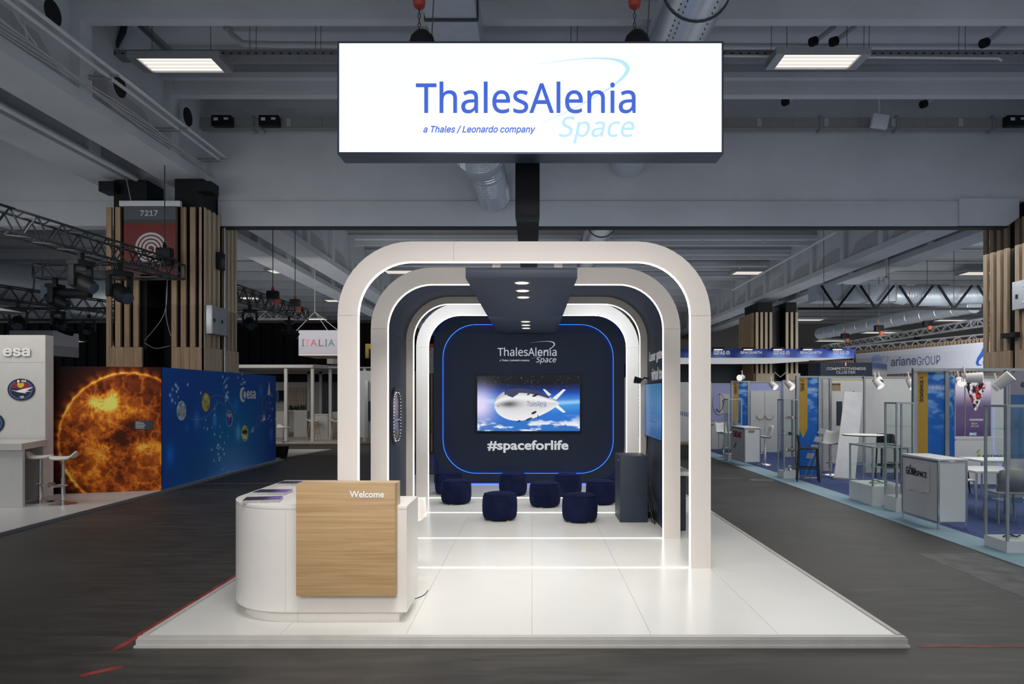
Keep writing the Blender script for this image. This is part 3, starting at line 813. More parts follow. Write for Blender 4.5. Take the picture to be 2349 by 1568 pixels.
# magazines in three stacks
M['cover'] = None
def cover(u, v):
    img = np.ones(u.shape+(3,))*L3((52, 48, 66)); n = fbm(u, v, 3, 3, 4, 9)
    img = lighten(img, sst(0.55, 1.0, u+0.3*v-0.2*n), (120, 96, 170))
    d = np.abs(v-(0.25+0.9*np.maximum(u-0.55, 0)**1.0*1.6-0.2*u)); img = lighten(img, np.exp(-(d/0.02)**2)*sst(0.5, 0.75, u), (235, 225, 245))
    d = np.abs(v-(0.30+0.25*np.sin(u*5))); img = lighten(img, np.exp(-(d/0.05)**2)*0.35, (150, 110, 190))
    return img
M['cover'] = vcol('magazine_cover_print', 0.3)
M['paper'] = mat('page_edges', (0.42, 0.43, 0.43), 0.6, var=0.25, scale=80, stretch=(1, 1, 12))
mg = thing('magazine', 'x', 'magazine', (0, 0, 0))
build('pages', MB().box(-0.148, 0.148, -0.105, 0.105, 0.0, 0.008), M['paper'], mg)
paint('cover', 30, 22, (-0.1485, -0.1055, 0.0088), (1, 0, 0), (0, 1, 0), 0.297, 0.211, cover, M['cover'], mg)
n = 0
stk = [((603, 1145), 0.13, 'front', 'the front stack on the white counter'), ((625, 1128), -0.04, 'middle', 'the middle stack on the white counter'), ((676, 1108), 0.0, 'rear', 'the rear stack half behind the oak panel')]
lv = ['bottom', 'second', 'third', 'topmost']
ang = {'front': 0.20, 'middle': 0.0, 'rear': 0.0}
for (px, py), _, nm, where in stk:
    g = G(px, py, 1.065)
    for j in range(3):
        lb = '%s glossy purple and grey magazine of %s' % (['bottom', 'middle', 'topmost'][j], where)
        loc = (g.x+0.004*math.sin(j*3), g.y+0.003*j, 1.0485+0.0092*j)
        if n == 0: mg.location = loc; mg.rotation_euler = (0, 0, ang[nm]+0.02*j); mg['label'] = lb
        else: dup(mg, loc, ang[nm]+(0.03*j-0.03), lb)
        n += 1
# small cable behind the counter
c1 = build('floor_cable', MB().tube([(-1.12, 6.40, PZ+0.004), (-1.07, 6.42, PZ+0.004), (-1.03, 6.48, PZ+0.004), (-1.005, 6.56, PZ+0.004), (-1.0, 6.68, PZ+0.004)], 0.0035, 6), M['black'], smooth=True, org=(-1, 6.2, PZ))
tag(c1, 'short black cable on the floor at the right end of the counter', 'cable')
# white shell chair behind the counter
sc_ = thing('shell_chair', 'white plastic shell chair tucked behind the right end of the counter', 'chair', (-1.32, 6.95, PZ))
m = MB(); n1, n2 = 14, 12
for i in range(n1+1):
    t = i/n1
    y = 6.72+0.40*min(t, 0.5)*2 if t < 0.5 else 7.12+0.06*(t-0.5)*2+0.02
    z = 0.66+0.02*math.cos(t*5) if t < 0.5 else 0.66+(t-0.5)*2*0.24
    if t < 0.5: z += 0.0
    for j in range(n2+1):
        s = j/n2*2-1
        wdt = 0.24*(1-0.25*max(0, t-0.6))
        m.v.append((-1.30+s*wdt, y-0.10*(s*s)*(1 if t > 0.45 else 0.2), z+0.07*s*s*(1 if t < 0.6 else 0.2)))
for i in range(n1):
    for j in range(n2):
        a = i*(n2+1)+j; m.f.append((a, a+1, a+n2+2, a+n2+1))
o_ = build('shell', m, M['white'], sc_, smooth=True)
sm_ = o_.modifiers.new('thickness', 'SOLIDIFY'); sm_.thickness = 0.012
for sx_, sy_ in ((-1, -1), (1, -1), (-1, 1), (1, 1)):
    build('leg', MB().tube([(-1.34+sx_*0.08, 6.93+sy_*0.08, 0.66), (-1.42+sx_*0.14, 6.93+sy_*0.16, PZ)], [0.014, 0.010], 8), M['white'], sc_)
# ================================================================== services under the ceiling
def duct(name, label, pts, r, m, joints=(), rib=None, n=28):
    t = thing(name, label, 'duct', pts[0])
    build('duct_run', MB().tube(pts, r, n), m, t, smooth=True)
    return t
# right-hand round duct
XD, ZDU, RD = 2.32, 7.70, 0.47
d1 = duct('round_duct', 'large shiny round ventilation duct passing right of the illuminated sign', [(XD, 5.0, ZDU), (XD, 17.0, ZDU)], RD, M['galv'])
for y in (7.0, 9.86, 12.7, 15.6):
    build('clamp_ring', MB().tube([(XD+math.cos(a)*(RD+0.008), y, ZDU+math.sin(a)*(RD+0.008)) for a in [2*PI*k/32 for k in range(32)]], 0.018, 6, closed=True), M['darkmetal'], d1, smooth=True)
m = MB()
for a in (-2.2, -2.05, -1.15):
    for k in range(60):
        y = 7.2+k*0.14; x = XD+math.cos(a)*(RD+0.001); z = ZDU+math.sin(a)*(RD+0.001)
        m.ob((x-0.008, y, z-0.008), (0.016, 0, 0), (0, 0.02, 0), (0, 0, 0.016))
build('perforations', m, M['darkmetal'], d1, kind='stuff')
d2 = duct('round_duct', 'shiny round duct continuing beyond the deep concrete beam behind the sign', [(XD, 17.95, ZDU), (XD, 30.0, ZDU)], RD, M['galv'])
for y in (20.5, 23.4, 26.3):
    build('clamp_ring', MB().tube([(XD+math.cos(a)*(RD+0.008), y, ZDU+math.sin(a)*(RD+0.008)) for a in [2*PI*k/32 for k in range(32)]], 0.018, 6, closed=True), M['darkmetal'], d2, smooth=True)
# left rectangular duct turning into spiral duct
d3 = thing('rectangular_duct', 'rectangular galvanised duct left of the sign ending in a spiral elbow', 'duct', (-1.15, 6, 7.25))
zb = 7.26
for y0, y1 in ((8.3, 9.84), (9.90, 12.9)):
    build('duct_section', MB().box(-1.505, -0.785, y0, y1, zb, zb+0.55), M['galvdull'], d3)
m = MB(); m.box(-1.53, -0.76, 9.845, 9.895, zb-0.02, zb+0.57); build('flange', m, M['darkmetal'], d3)
build('transition', MB().tube([(-1.145, 12.9, zb+0.28), (-1.145, 13.5, zb+0.30)], [0.36, 0.45], 20), M['galvdull'], d3, smooth=True)
pts = [(-1.145, 13.5+k*0.12, 7.55-0.035*k if k > 6 else 7.56) for k in range(14)] + [(-1.10, 15.2, 7.2), (-1.02, 15.7, 6.98), (-0.98, 16.2, 6.86), (-0.95, 16.9, 6.80)]
build('spiral_section', MB().tube(pts[:15], 0.52, 28), M['galvdull'], d3, smooth=True)
build('spiral_section', MB().tube(pts[12:], 0.41, 28), M['galvdull'], d3, smooth=True)
m = MB()
def rings(m, pts, r, step=0.07, rr=0.008):
    P = [Vector(p) for p in pts]
    for i in range(len(P)-1):
        d = P[i+1]-P[i]; L_ = d.length; d.normalize(); u = Vector((1, 0, 0)); w = d.cross(u).normalized(); u = w.cross(d)
        k = 0.0
        while k < L_:
            c = P[i]+d*k
            m.tube([c+(u*math.cos(a)+w*math.sin(a))*r for a in [2*PI*q/24 for q in range(24)]], rr, 4, closed=True); k += step
rings(m, [pts[0], pts[12]], 0.522); rings(m, pts[13:], 0.412)
build('spiral_ridges', m, M['galv'], d3, kind='stuff')
# transverse duct and slanted duct far right
d4 = thing('transverse_duct', 'galvanised duct with box section and spiral section beyond the right concrete beam', 'duct', (20, 28, 6.2))
Yd = 27.0
a_, b_ = W(1872, 690, Yd), W(2056, 652, Yd)
for k in range(3):
    w_ = (b_.x-a_.x)/3
    build('box_section', MB().box(a_.x+k*w_+0.01, a_.x+(k+1)*w_-0.01, Yd, Yd+0.8, a_.z, b_.z), M['galvdull'], d4)
    build('flange', MB().box(a_.x+(k+1)*w_-0.02, a_.x+(k+1)*w_+0.02, Yd-0.03, Yd+0.83, a_.z-0.03, b_.z+0.03), M['alu'], d4)
cz = (a_.z+b_.z)/2
build('cone', MB().tube([(b_.x, Yd+0.4, cz), (b_.x+0.5, Yd+0.4, cz-0.02)], [0.34, 0.40], 24), M['galvdull'], d4, smooth=True)
build('spiral_pipe', MB().tube([(b_.x+0.5, Yd+0.4, cz-0.02), (b_.x+1.0, Yd+0.4, cz-0.02)], 0.34, 24), M['galvdull'], d4, smooth=True)
build('silencer', MB().tube([(b_.x+1.0, Yd+0.4, cz-0.04), (b_.x+2.2, Yd+0.4, cz-0.04)], 0.42, 24), M['galvdull'], d4, smooth=True)
build('spiral_pipe', MB().tube([(b_.x+2.2, Yd+0.4, cz-0.02), (b_.x+8, Yd+0.4, cz-0.02)], 0.35, 24), M['galvdull'], d4, smooth=True)
m = MB(); x = b_.x+0.55
while x < b_.x+5.5:
    r_ = 0.422 if b_.x+1.0 < x < b_.x+2.2 else 0.352
    m.tube([(x, Yd+0.4+math.cos(a)*r_, cz-0.03+math.sin(a)*r_) for a in [2*PI*q/20 for q in range(20)]], 0.008, 4, closed=True); x += 0.1
build('spiral_ridges', m, M['galv'], d4, kind='stuff')
d5 = duct('round_duct', 'long dull round duct slanting away under the far right ceiling', [W(2235, 700, 30), W(1880, 765, 42)], 0.33, M['galvdull'])
m = MB(); A, B = W(2235, 700, 30), W(1880, 765, 42)
for k in range(12):
    c = A.lerp(B, k/12); dd = (B-A).normalized(); u = dd.cross(Vector((0, 0, 1))).normalized(); w_ = dd.cross(u)
    m.tube([c+(u*math.cos(q)+w_*math.sin(q))*0.34 for q in [2*PI*j/20 for j in range(20)]], 0.015, 4, closed=True)
build('clamp_rings', m, M['alu'], d5, kind='stuff')
d6 = duct('round_duct', 'wide dull round duct at the far left behind the black truss', [(-20.5, 22, 6.0), (-15.2, 27.5, 5.55)], 0.75, M['galvdull'])
for k in range(3):
    c = Vector((-20.5, 22, 6.0)).lerp(Vector((-15.2, 27.5, 5.55)), 0.2+0.3*k); dd = Vector((5.3, 5.5, -0.45)).normalized(); u = dd.cross(Vector((0, 0, 1))).normalized(); w_ = dd.cross(u)
    build('clamp_ring', MB().tube([c+(u*math.cos(q)+w_*math.sin(q))*0.76 for q in [2*PI*j/28 for j in range(28)]], 0.02, 5, closed=True), M['darkmetal'], d6, smooth=True)
d7 = duct('round_duct', 'silver round duct low in the distance above the white booth wall', [(-24, 40, 4.6), (-16.5, 34.5, 4.9)], 0.40, M['galv'])
# black lattice girder far right
gd = thing('lattice_girder', 'thin black lattice girder below the transverse duct', 'girder', (20, 27, 5.1))
p0_, p1_ = W(1830, 708, 26.8), W(2300, 708, 26.8)
build('chord', MB().bar(p0_, p1_, 0.09), M['black'], gd)
m = MB()
for k in range(5):
    xk = p0_.x+0.9+k*1.5
    m.bar((xk, 26.8, p0_.z+0.9), (xk+0.6, 26.8, p0_.z), 0.07); m.bar((xk+0.6, 26.8, p0_.z), (xk+1.3, 26.8, p0_.z+0.9), 0.07)
build('web_bars', m, M['black'], gd)
m = MB()
for k in range(3): wire(m, (p0_.x+1.0+k*2.5, 26.8, p0_.z), (p0_.x+1.0+k*2.5, 26.8, ZR), 0.012)
build('hanger_rods', m, M['wire'], gd, kind='stuff')

# cable tray and luminaires
tr = thing('cable_tray', 'long grey perforated cable tray carrying wires above the sign', 'cable tray', (0, 13.2, 8.35))
Yt = 13.2
zt_ = HC+(CY-126)*Yt/F
build('tray', MB().box(-8.3, 12.3, Yt, Yt+0.3, zt_, zt_+0.012), M['tray'], tr)
for y in (Yt, Yt+0.29): build('side_rail', MB().box(-8.3, 12.3, y, y+0.01, zt_+0.012, zt_+0.10), M['tray'], tr)
m = MB()
for k in range(130):
    x = -8.25+k*0.158; m.box(x, x+0.05, Yt-0.002, Yt+0.012, zt_+0.02, zt_+0.045)
build('slots', m, M['black'], tr, kind='stuff')
m = MB(); m.tube([(-8.2, Yt+0.1, zt_+0.04), (0, Yt+0.14, zt_+0.05), (12.2, Yt+0.1, zt_+0.04)], 0.02, 5); m.tube([(-8.2, Yt+0.2, zt_+0.11), (-3, Yt+0.22, zt_+0.09), (5, Yt+0.18, zt_+0.11), (12.2, Yt+0.2, zt_+0.10)], 0.018, 5)
build('cables', m, M['black'], tr)
m = MB()
for px in (565, 580, 718, 730, 1310, 1325, 1775, 1990, 2002, 2210, 2225):
    x = (px-CX)*Yt/F; wire(m, (x, Yt+0.15, zt_+0.02), (x+0.01, Yt+0.15, ZD))
build('hanger_wires', m, M['wire'], tr, kind='stuff')
def luminaire(label, px, py, Y, z, w_, d_, near=True, ys=0.0, flip=1):
    x = (px-CX)*Y/F
    t = thing('ceiling_luminaire', label, 'light fixture', (x, Y, z))
    m = MB(); m.box(x-w_/2-0.16, x+w_/2+0.16, Y-d_/2-0.03, Y+d_/2+0.03, z+0.02, z+0.10)
    m.box(x-w_/2-0.16, x-w_/2, Y-d_/2-0.03, Y+d_/2+0.03, z-0.03, z+0.02); m.box(x+w_/2, x+w_/2+0.16, Y-d_/2-0.03, Y+d_/2+0.03, z-0.03, z+0.02)
    m.box(x-w_/2, x+w_/2, Y-d_/2-0.03, Y-d_/2, z-0.03, z+0.02); m.box(x-w_/2, x+w_/2, Y+d_/2, Y+d_/2+0.03, z-0.03, z+0.02)
    build('housing', m, M['alu'], t)
    if near:
        build('reflector', MB().box(x-w_/2, x+w_/2, Y-d_/2, Y+d_/2, z+0.005, z+0.019), M['lampfar'], t)
        for k in range(4):
            y = Y-d_/2+d_*(k+0.5)/4
            build('tube', MB().tube([(x-w_/2+0.02, y, z-0.01), (x+w_/2-0.02, y, z-0.01)], 0.013, 8), M['lamp'], t)
    else:
        build('diffuser', MB().box(x-w_/2, x+w_/2, Y-d_/2, Y+d_/2, z-0.02, z+0.019), M['lampfar'], t)
    for sx_ in (-1, 1):
        m = MB(); wire(m, (x+sx_*w_*0.4, Y, z+0.1), (x+sx_*w_*0.4, Y, ZD)); build('hanger_wire', m, M['wire'], t)
    return t
zl = 8.08
luminaire('four-tube luminaire at upper left, close to the sagging beam pipes', 416, 147, (zl-HC)*F/(CY-147), zl, 1.36, 0.55)
luminaire('four-tube luminaire at upper right of the large sign', 1874, 139, (zl-HC)*F/(CY-139), zl, 1.38, 0.55)
fl_ = [(652, 622, 'luminaire glowing above the hoists left of the foremost arch'), (917, 623, 'luminaire seen through the top left of the foremost arch'), (1715, 625, 'luminaire right of the foremost arch below the sloping conduit'),
       (2003, 625, 'luminaire beyond the right twin beams near the camera dome'), (2240, 626, 'luminaire close to the wood-clad column at the right edge'), (1853, 733, 'small luminaire above the illuminated blue fascia column'),
       (2180, 734, 'small luminaire beside the orange hoists at right'), (2018, 762, 'small far luminaire above the silver truss tip'), (1907, 781, 'smallest far luminaire just above the silver truss start'),
       (714, 731, 'thin bright luminaire just above the hanging Italia sign'), (567, 683, 'luminaire behind the left black truss'), (772, 689, 'luminaire partly cut by the foremost arch curve'), (155, 782, 'thin luminaire far left over the cream booth wall')]
for px, py, lb in fl_:
    z = 8.08 if py < 700 else (7.2 if py < 760 else 5.8)
    Y = (z-HC)*F/(CY-py)
    luminaire(lb, px, py, Y, z, 1.36 if py < 700 else 2.0, 0.9, near=False)
# busbar trunking in front of the deep beam
bb = thing('busbar_trunking', 'long taupe busbar trunking running in front of the deep concrete beam', 'trunking', (0, 16.6, 8.3))
Yb = 16.6; z0_, z1_ = HC+(CY-292)*Yb/F, HC+(CY-269)*Yb/F
xx = -8.2
while xx < 12.2:
    build('trunking_length', MB().box(xx, min(xx+1.595, 12.3), Yb, Yb+0.16, z0_, z1_), M['trunk'], bb)
    build('joint_cover', MB().box(xx+0.75, xx+0.85, Yb-0.008, Yb, z0_+0.02, z1_-0.02), M['concdark'], bb); xx += 1.6
build('lower_lip', MB().box(-8.2, 12.3, Yb-0.02, Yb+0.18, z0_-0.025, z0_-0.002), M['trunk'], bb)
for px in (1883, 2058, 2278, 580, 600):
    x = (px-CX)*Yb/F; build('bracket', MB().box(x-0.03, x+0.03, Yb-0.03, Yb+0.2, z0_-0.08, z1_+0.05), M['alu'], bb)
def tapbox(px, lb):
    x = (px-CX)*16.5/F; z = HC+(CY-278)*16.5/F
    t = thing('tap_off_box', lb, 'electrical box', (x, 16.42, z-0.12))
    build('body', MB().box(x-0.23, x+0.23, 16.40, 16.59, z-0.13, z+0.11), M['black'], t, bevel=0.008)
    build('label_plate', MB().box(x-0.17, x-0.07, 16.392, 16.399, z-0.02, z+0.05), M['pipe'], t)
    build('label_plate', MB().box(x+0.07, x+0.17, 16.392, 16.399, z, z+0.05), M['pipe'], t)
tapbox(511, 'black tap-off box on the taupe trunking close to the left twin beams')
tapbox(619, 'black tap-off box on the taupe trunking, second in from the left twin beams')
tapbox(2328, 'black tap-off box on the taupe trunking above the right wood-clad column')
# floodlight / access point on trunking
ap = thing('wireless_unit', 'tilted pale square box hanging from the trunking right of the sign', 'device', W(2019, 288, 16.2))
c = W(2019, 275, 16.2); build('body', MB().ob(c+Vector((-0.20, 0, -0.14)), (0.37, 0, -0.06), (0, 0.12, 0), (0.05, -0.03, 0.30)), M['pipe'], ap, bevel=0.02)
build('stem', MB().tube([c+Vector((0.03, 0.1, 0.15)), c+Vector((0.03, 0.1, 1.2))], 0.02, 8), M['pipe'], ap)
# pipes
pp = thing('white_pipe', 'white painted pipe with an elbow running above the tray at upper left', 'pipe', W(545, 60, 13.9))
build('run', MB().tube([W(520, 60, 13.9), W(533, 80, 13.9), W(558, 100, 13.9), W(640, 102, 13.9), W(2349, 109, 13.9)], 0.06, 12), M['pipe'], pp, smooth=True)
build('socket', MB().tube([W(516, 55, 13.9), W(524, 70, 13.9)], 0.08, 12), M['pipe'], pp, smooth=True)
pp = thing('white_pipe', 'thin white conduit ending in a small bend at upper right', 'pipe', W(1700, 130, 13.0))
build('run', MB().tube([W(1660, 128, 13.0), W(2290, 134, 13.0), W(2298, 139, 13.0)], 0.022, 8), M['pipe'], pp)
for k, (x_, lb) in enumerate(((-7.42, 'outer thin white pipe running along the left twin beams'), (-7.28, 'inner thin white pipe running along the left twin beams'))):
    t = thing('beam_pipe', lb, 'pipe', (x_, 4, 7.5)); build('run', MB().tube([(x_, 3.5, 7.52+0.06*k), (x_, 16.6, 7.52+0.06*k)], 0.032, 8), M['pipe'], t, smooth=True)
    for y in (6.5, 9.3, 12.2, 14.6, 16.5): build('bracket_arm', MB().box(-7.9, x_+0.05, y, y+0.03, 7.46+0.06*k, 7.49+0.06*k), M['alu'], t)
pp = thing('beam_pipe', 'long pale downpipe slung in the slot between the left twin beams', 'pipe', (-9.3, 4, 7.0))
build('run', MB().tube([(-9.2, 3.5, 6.95), (-9.2, 16.2, 6.95)], 0.05, 8), M['pipe'], pp, smooth=True)
cbs = thing('cable_bundle', 'loose bundle of pale cables drooping along the left twin beams', 'cable', (-7.7, 5, 7.2))
m = MB()
for k in range(5):
    m.tube([(-7.70+0.02*k, 3.5+j*0.8, 7.23+0.04*math.sin(j*1.3+k*1.1)+0.02*k) for j in range(17)], 0.012, 4)
m.tube([(-7.65, 10.0, 7.95), (-7.6, 10.4, 7.6), (-7.6, 10.5, 7.3)], 0.015, 4); m.tube([(-7.65, 10.0, 8.0), (-7.6, 10.2, 7.55), (-7.6, 10.7, 7.3)], 0.015, 4)
build('cables', m, M['wirelight'], cbs, smooth=True)
sc2 = thing('sloping_conduit', 'thin grey conduit sloping down under the ceiling right of the arches', 'conduit', W(1700, 655, 26))
build('run', MB().tube([W(1920, 530, 24), W(1680, 665, 34)], 0.045, 8), M['pipe'], sc2)
dm = thing('dome_camera', 'small white dome camera hanging below the right ceiling', 'camera', W(2034, 640, 27))
c = W(2034, 642, 27); build('dome', MB().lathe([(0.01, -0.14), (0.09, -0.11), (0.13, -0.02), (0.13, 0.08), (0.05, 0.14)], c, 16), M['pipe'], dm, smooth=True)
build('stem', MB().tube([c+Vector((0, 0, 0.12)), c+Vector((0, 0, 2.0))], 0.03, 8), M['pipe'], dm)
bh = thing('blue_hose', 'thick dark blue hose dropping to the tray above the upper left luminaire', 'hose', W(270, 90, 13.3))
build('hose', MB().tube([W(292, 30, 13.5), W(282, 75, 13.4), W(265, 105, 13.3), W(240, 120, 13.3)], 0.055, 10), mat('dark_blue_hose', (0.02, 0.025, 0.05), 0.5), bh, smooth=True)
build('connector', MB().ob(W(222, 122, 13.3), (0.32, 0, 0), (0, 0.12, 0), (0, 0, 0.09)), M['trunk'], bh, bevel=0.01)
dt = thing('cable_ladder', 'slanting cable ladder rising behind the upper left luminaire', 'cable tray', W(350, 90, 13.6))
P_, Q_ = W(318, 58, 13.6), W(382, 118, 13.9); build('ladder', MB().bar(P_, Q_, 0.10, 0.04), M['tray'], dt)
build('side_rail', MB().bar(P_+Vector((0.09, 0, 0.02)), Q_+Vector((0.09, 0, 0.02)), 0.02, 0.08), M['alu'], dt)
# small pipe openings and diagonal struts in the ribs
for k, (px, py, Y) in enumerate([(1870, 95, 13.6), (1917, 95, 13.6), (2262, 98, 13.6), (1805, 233, 16.5), (2122, 238, 16.5)]):
    c = W(px, py, Y); t = thing('slanting_tube', ['pale slanting tube over the upper right luminaire, first of the pair', 'pale slanting tube over the upper right luminaire, second of the pair', 'pale slanting tube at the top right corner of the hall', 'short slanting tube end just right of the sign', 'short slanting tube end above the tilted pale box'][k], 'pipe', c)
    build('tube', MB().tube([c, c+Vector((0.42, 0.1, 0.34))], 0.05, 10), M['pipe'], t, smooth=True)
    build('socket', MB().tube([c+Vector((-0.09, -0.02, -0.03)), c+Vector((0.01, 0, 0.01))], 0.09, 12), M['black'], t, smooth=True)
# rigging of the sign
def rig(px, lb, cx_off):
    x = (px-CX)*7.55/F; zt2 = b.z+0.006
    t = thing('chain_hoist', lb, 'hoist', (x, 7.55, zt2))
    build('chain_bag', MB().lathe([(0.06, 0.0), (0.13, 0.0), (0.14, 0.06), (0.12, 0.13), (0.06, 0.19), (0.03, 0.20)], (x, 7.55, zt2+0.003), 14, 1.0, 0.6), M['black'], t, smooth=True)
    build('hook_block', MB().lathe([(0.02, 0.0), (0.06, 0.03), (0.07, 0.09), (0.03, 0.14)], (x-0.03, 7.55, zt2+0.42), 12), M['red'], t, smooth=True)
    m = MB()
    for k in range(24): 
        z = zt2+0.2+k*0.05
        m.tube([(x-0.03+(0.014 if k % 2 else 0)*math.cos(a), 7.55+(0 if k % 2 else 0.014)*math.cos(a), z+0.028*math.sin(a)) for a in [2*PI*q/8 for q in range(8)]], 0.005, 4, closed=True)
    build('chain', m, M['darkmetal'], t, kind='stuff')
    m = MB(); wire(m, (x-0.03, 7.55, zt2+1.3), (x-0.03, 7.55, ZD), 0.008); wire(m, (x+0.1, 7.55, zt2), (x+0.22, 7.5, zt2+2.2), 0.007); wire(m, (x-0.03, 7.55, zt2+0.75), (x-0.35, 7.5, zt2+1.6), 0.007)
    build('wire_rope', m, M['wire'], t)
a = W(775, 350, SYF); b = W(1658.5, 96, SYF)
rig(968, 'dark chain bag and hoist holding the sign beside the rectangular duct', 0)
rig(1462, 'red-hooked chain hoist and dark bag holding the sign beside the round duct', 0)

# ================================================================== wood-clad columns
def slats_line(t, p, q, n, zlo, zhi, m, skip=(), w_=0.115, dep=0.06, plank=True, zb_=0.0):
    # vertical slats from p to q (xy); outward normal is to the right of p->q ... supplied by dep sign
    p, q = Vector(p), Vector(q); L_ = (q-p).length; d = (q-p)/L_; nn = Vector((d.y, -d.x))*dep
    st = L_/n
    for k in range(n):
        o = p+d*(k*st)
        if k in skip: continue
        build('slat', MB().ob((o.x, o.y, zlo), (d.x*w_, d.y*w_, 0), (nn.x, nn.y, 0), (0, 0, zhi-zlo)), m, t)
        if plank:
            build('plank', MB().ob((o.x, o.y, zb_), (d.x*(st-0.006), d.y*(st-0.006), 0), (nn.x, nn.y, 0), (0, 0, zlo-zb_-0.004)), m, t)
ZS0, ZS1 = 3.05, 6.27
c1_ = thing('clad_column', 'timber-slatted column behind the sun mural with red numbered sign', 'column', (-8.7, 17, 0))
build('core', MB().box(-9.75, -8.98, 16.25, 17.85, 0, 6.95), M['black'], c1_)
build('core', MB().box(-8.33, -7.66, 16.25, 17.85, 0, 6.98), M['black'], c1_)
build('core', MB().box(-8.98, -8.33, 17.0, 17.85, 0, 6.6), M['black'], c1_)
slats_line(c1_, (-9.81, 16.12), (-8.98, 16.12), 4, ZS0, ZS1, M['slat'])
slats_line(c1_, (-8.31, 16.12), (-7.67, 16.12), 3, ZS0, ZS1, M['slat'])
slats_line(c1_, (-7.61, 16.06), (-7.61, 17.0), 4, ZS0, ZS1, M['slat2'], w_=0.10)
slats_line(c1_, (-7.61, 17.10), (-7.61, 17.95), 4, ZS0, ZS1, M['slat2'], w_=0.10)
build('corner_board', MB().box(-7.675, -7.56, 16.06, 16.12, 0, ZS1), M['slat'], c1_)
build('downpipe', MB().tube([(-7.525, 17.05, 0.06), (-7.525, 17.05, 6.1)], 0.025, 10), M['alu'], c1_, smooth=True)
for sx_ in (-9.95, -7.72):
    build('bracket', MB().box(sx_, sx_+0.35, 16.0, 16.4, 6.62, 6.85), M['black'], c1_)
def smp(pts, n=5):
    P = [Vector(p) for p in pts]; out = []
    for i in range(len(P)-1):
        p0, p1, p2, p3 = P[max(i-1, 0)], P[i], P[i+1], P[min(i+2, len(P)-1)]
        for k in range(n): t = k/n; out.append(0.5*((2*p1)+(p2-p0)*t+(2*p0-5*p1+4*p2-p3)*t*t+(3*p1-p0-3*p2+p3)*t**3))
    return out+[P[-1]]
m = MB(); m.tube(smp([(-8.4, 16.1, 6.2), (-8.42, 16.1, 4.6), (-8.5, 16.1, 3.8), (-8.95, 16.1, 3.2)]), 0.011, 6); m.tube(smp([(-8.95, 16.1, 3.15), (-8.7, 16.1, 3.02), (-8.36, 16.1, 3.08)]), 0.012, 6); m.tube(smp([(-8.42, 16.1, 4.6), (-8.45, 16.1, 3.8), (-8.34, 16.1, 3.3)]), 0.012, 6)
build('hanging_cables', m, M['wire'], c1_, smooth=True)
eb = thing('electrical_cabinet', 'pale grey two-door electrical cabinet fixed on the slatted column side', 'cabinet', (-7.5, 16.4, 3.35))
build('body', MB().box(-7.548, -7.40, 16.1, 16.92, 3.36, 4.02), M['alu'], eb, bevel=0.006)
M['cabgrey'] = mat('light_grey_enamel', (0.40, 0.43, 0.46), 0.4)
for k in range(2):
    dd_ = build('door', MB().box(-7.398, -7.385, 16.11+0.405*k, 16.505+0.405*k, 3.37, 4.01), M['cabgrey'], eb)
    build('lock', MB().box(-7.384, -7.37, 16.17+0.405*k, 16.22+0.405*k, 3.64, 3.72), M['black'], dd_)
    for zz in (3.5, 3.86): build('latch', MB().box(-7.384, -7.375, 16.32+0.405*k, 16.35+0.405*k, zz, zz+0.03), M['pipe'], dd_)
hb = thing('wall_speaker', 'small black box mounted high on the slatted column side', 'speaker', (-7.45, 16.75, 5.0))
build('body', MB().box(-7.548, -7.42, 16.62, 16.86, 4.95, 5.35), M['black'], hb, bevel=0.01)
build('front_plate', MB().box(-7.419, -7.41, 16.65, 16.83, 5.0, 5.2), M['darkmetal'], hb)
# numbered hanging sign
ns = thing('numbered_sign', 'hanging red sign with white spiral and the number 7217', 'sign', (-9.0, 15.85, 4.7))
Ys = 15.85
def pb(x0_, y0_, x1_, y1_, Y, th=0.02):
    A_, B_ = W(x0_, y1_, Y), W(x1_, y0_, Y); return MB().box(A_.x, B_.x, Y, Y+th, A_.z, B_.z)
M['signgrey'] = mat('grey_sign_band', (0.075, 0.085, 0.10), 0.5); M['signred'] = mat('dull_red_sign', (0.15, 0.010, 0.006), 0.5, var=0.1); M['signdark'] = mat('dark_sign_band', (0.04, 0.045, 0.05), 0.5)
build('header_bar', pb(273, 460, 413, 472, Ys-0.02, 0.09), M['pipe'], ns, bevel=0.004)
build('number_band', pb(284, 473, 403, 503, Ys), M['signgrey'], ns); build('divider', pb(284, 503, 403, 511, Ys), M['signdark'], ns); build('red_field', pb(284, 511, 403, 629, Ys), M['signred'], ns)
M['signprint'] = mat('off_white_sign_print', (0.52, 0.52, 0.54), 0.5)
ptext('number', '7217', (322, 482, 362, 495), Ys-0.002, M['signprint'], ns, fnt='inter', bold=0.02)
m = MB(); n_ = 150
def spt(k, off):
    th = k/n_*2*PI*4.1+1.0; r = 4.0+k/n_*35.0; w2 = 2.6
    return W(345+(r+off*w2)*math.cos(th), 570+(r+off*w2)*math.sin(th), Ys-0.004)
for k in range(n_): m.quad(spt(k, -1), spt(k+1, -1), spt(k+1, 1), spt(k, 1))
build('spiral_print', m, M['signprint'], ns)
m = MB(); wire(m, W(300, 460, Ys), W(290, 410, Ys), 0.012); wire(m, W(385, 460, Ys), W(377, 400, Ys), 0.012); build('hanger_chain', m, M['alu'], ns)

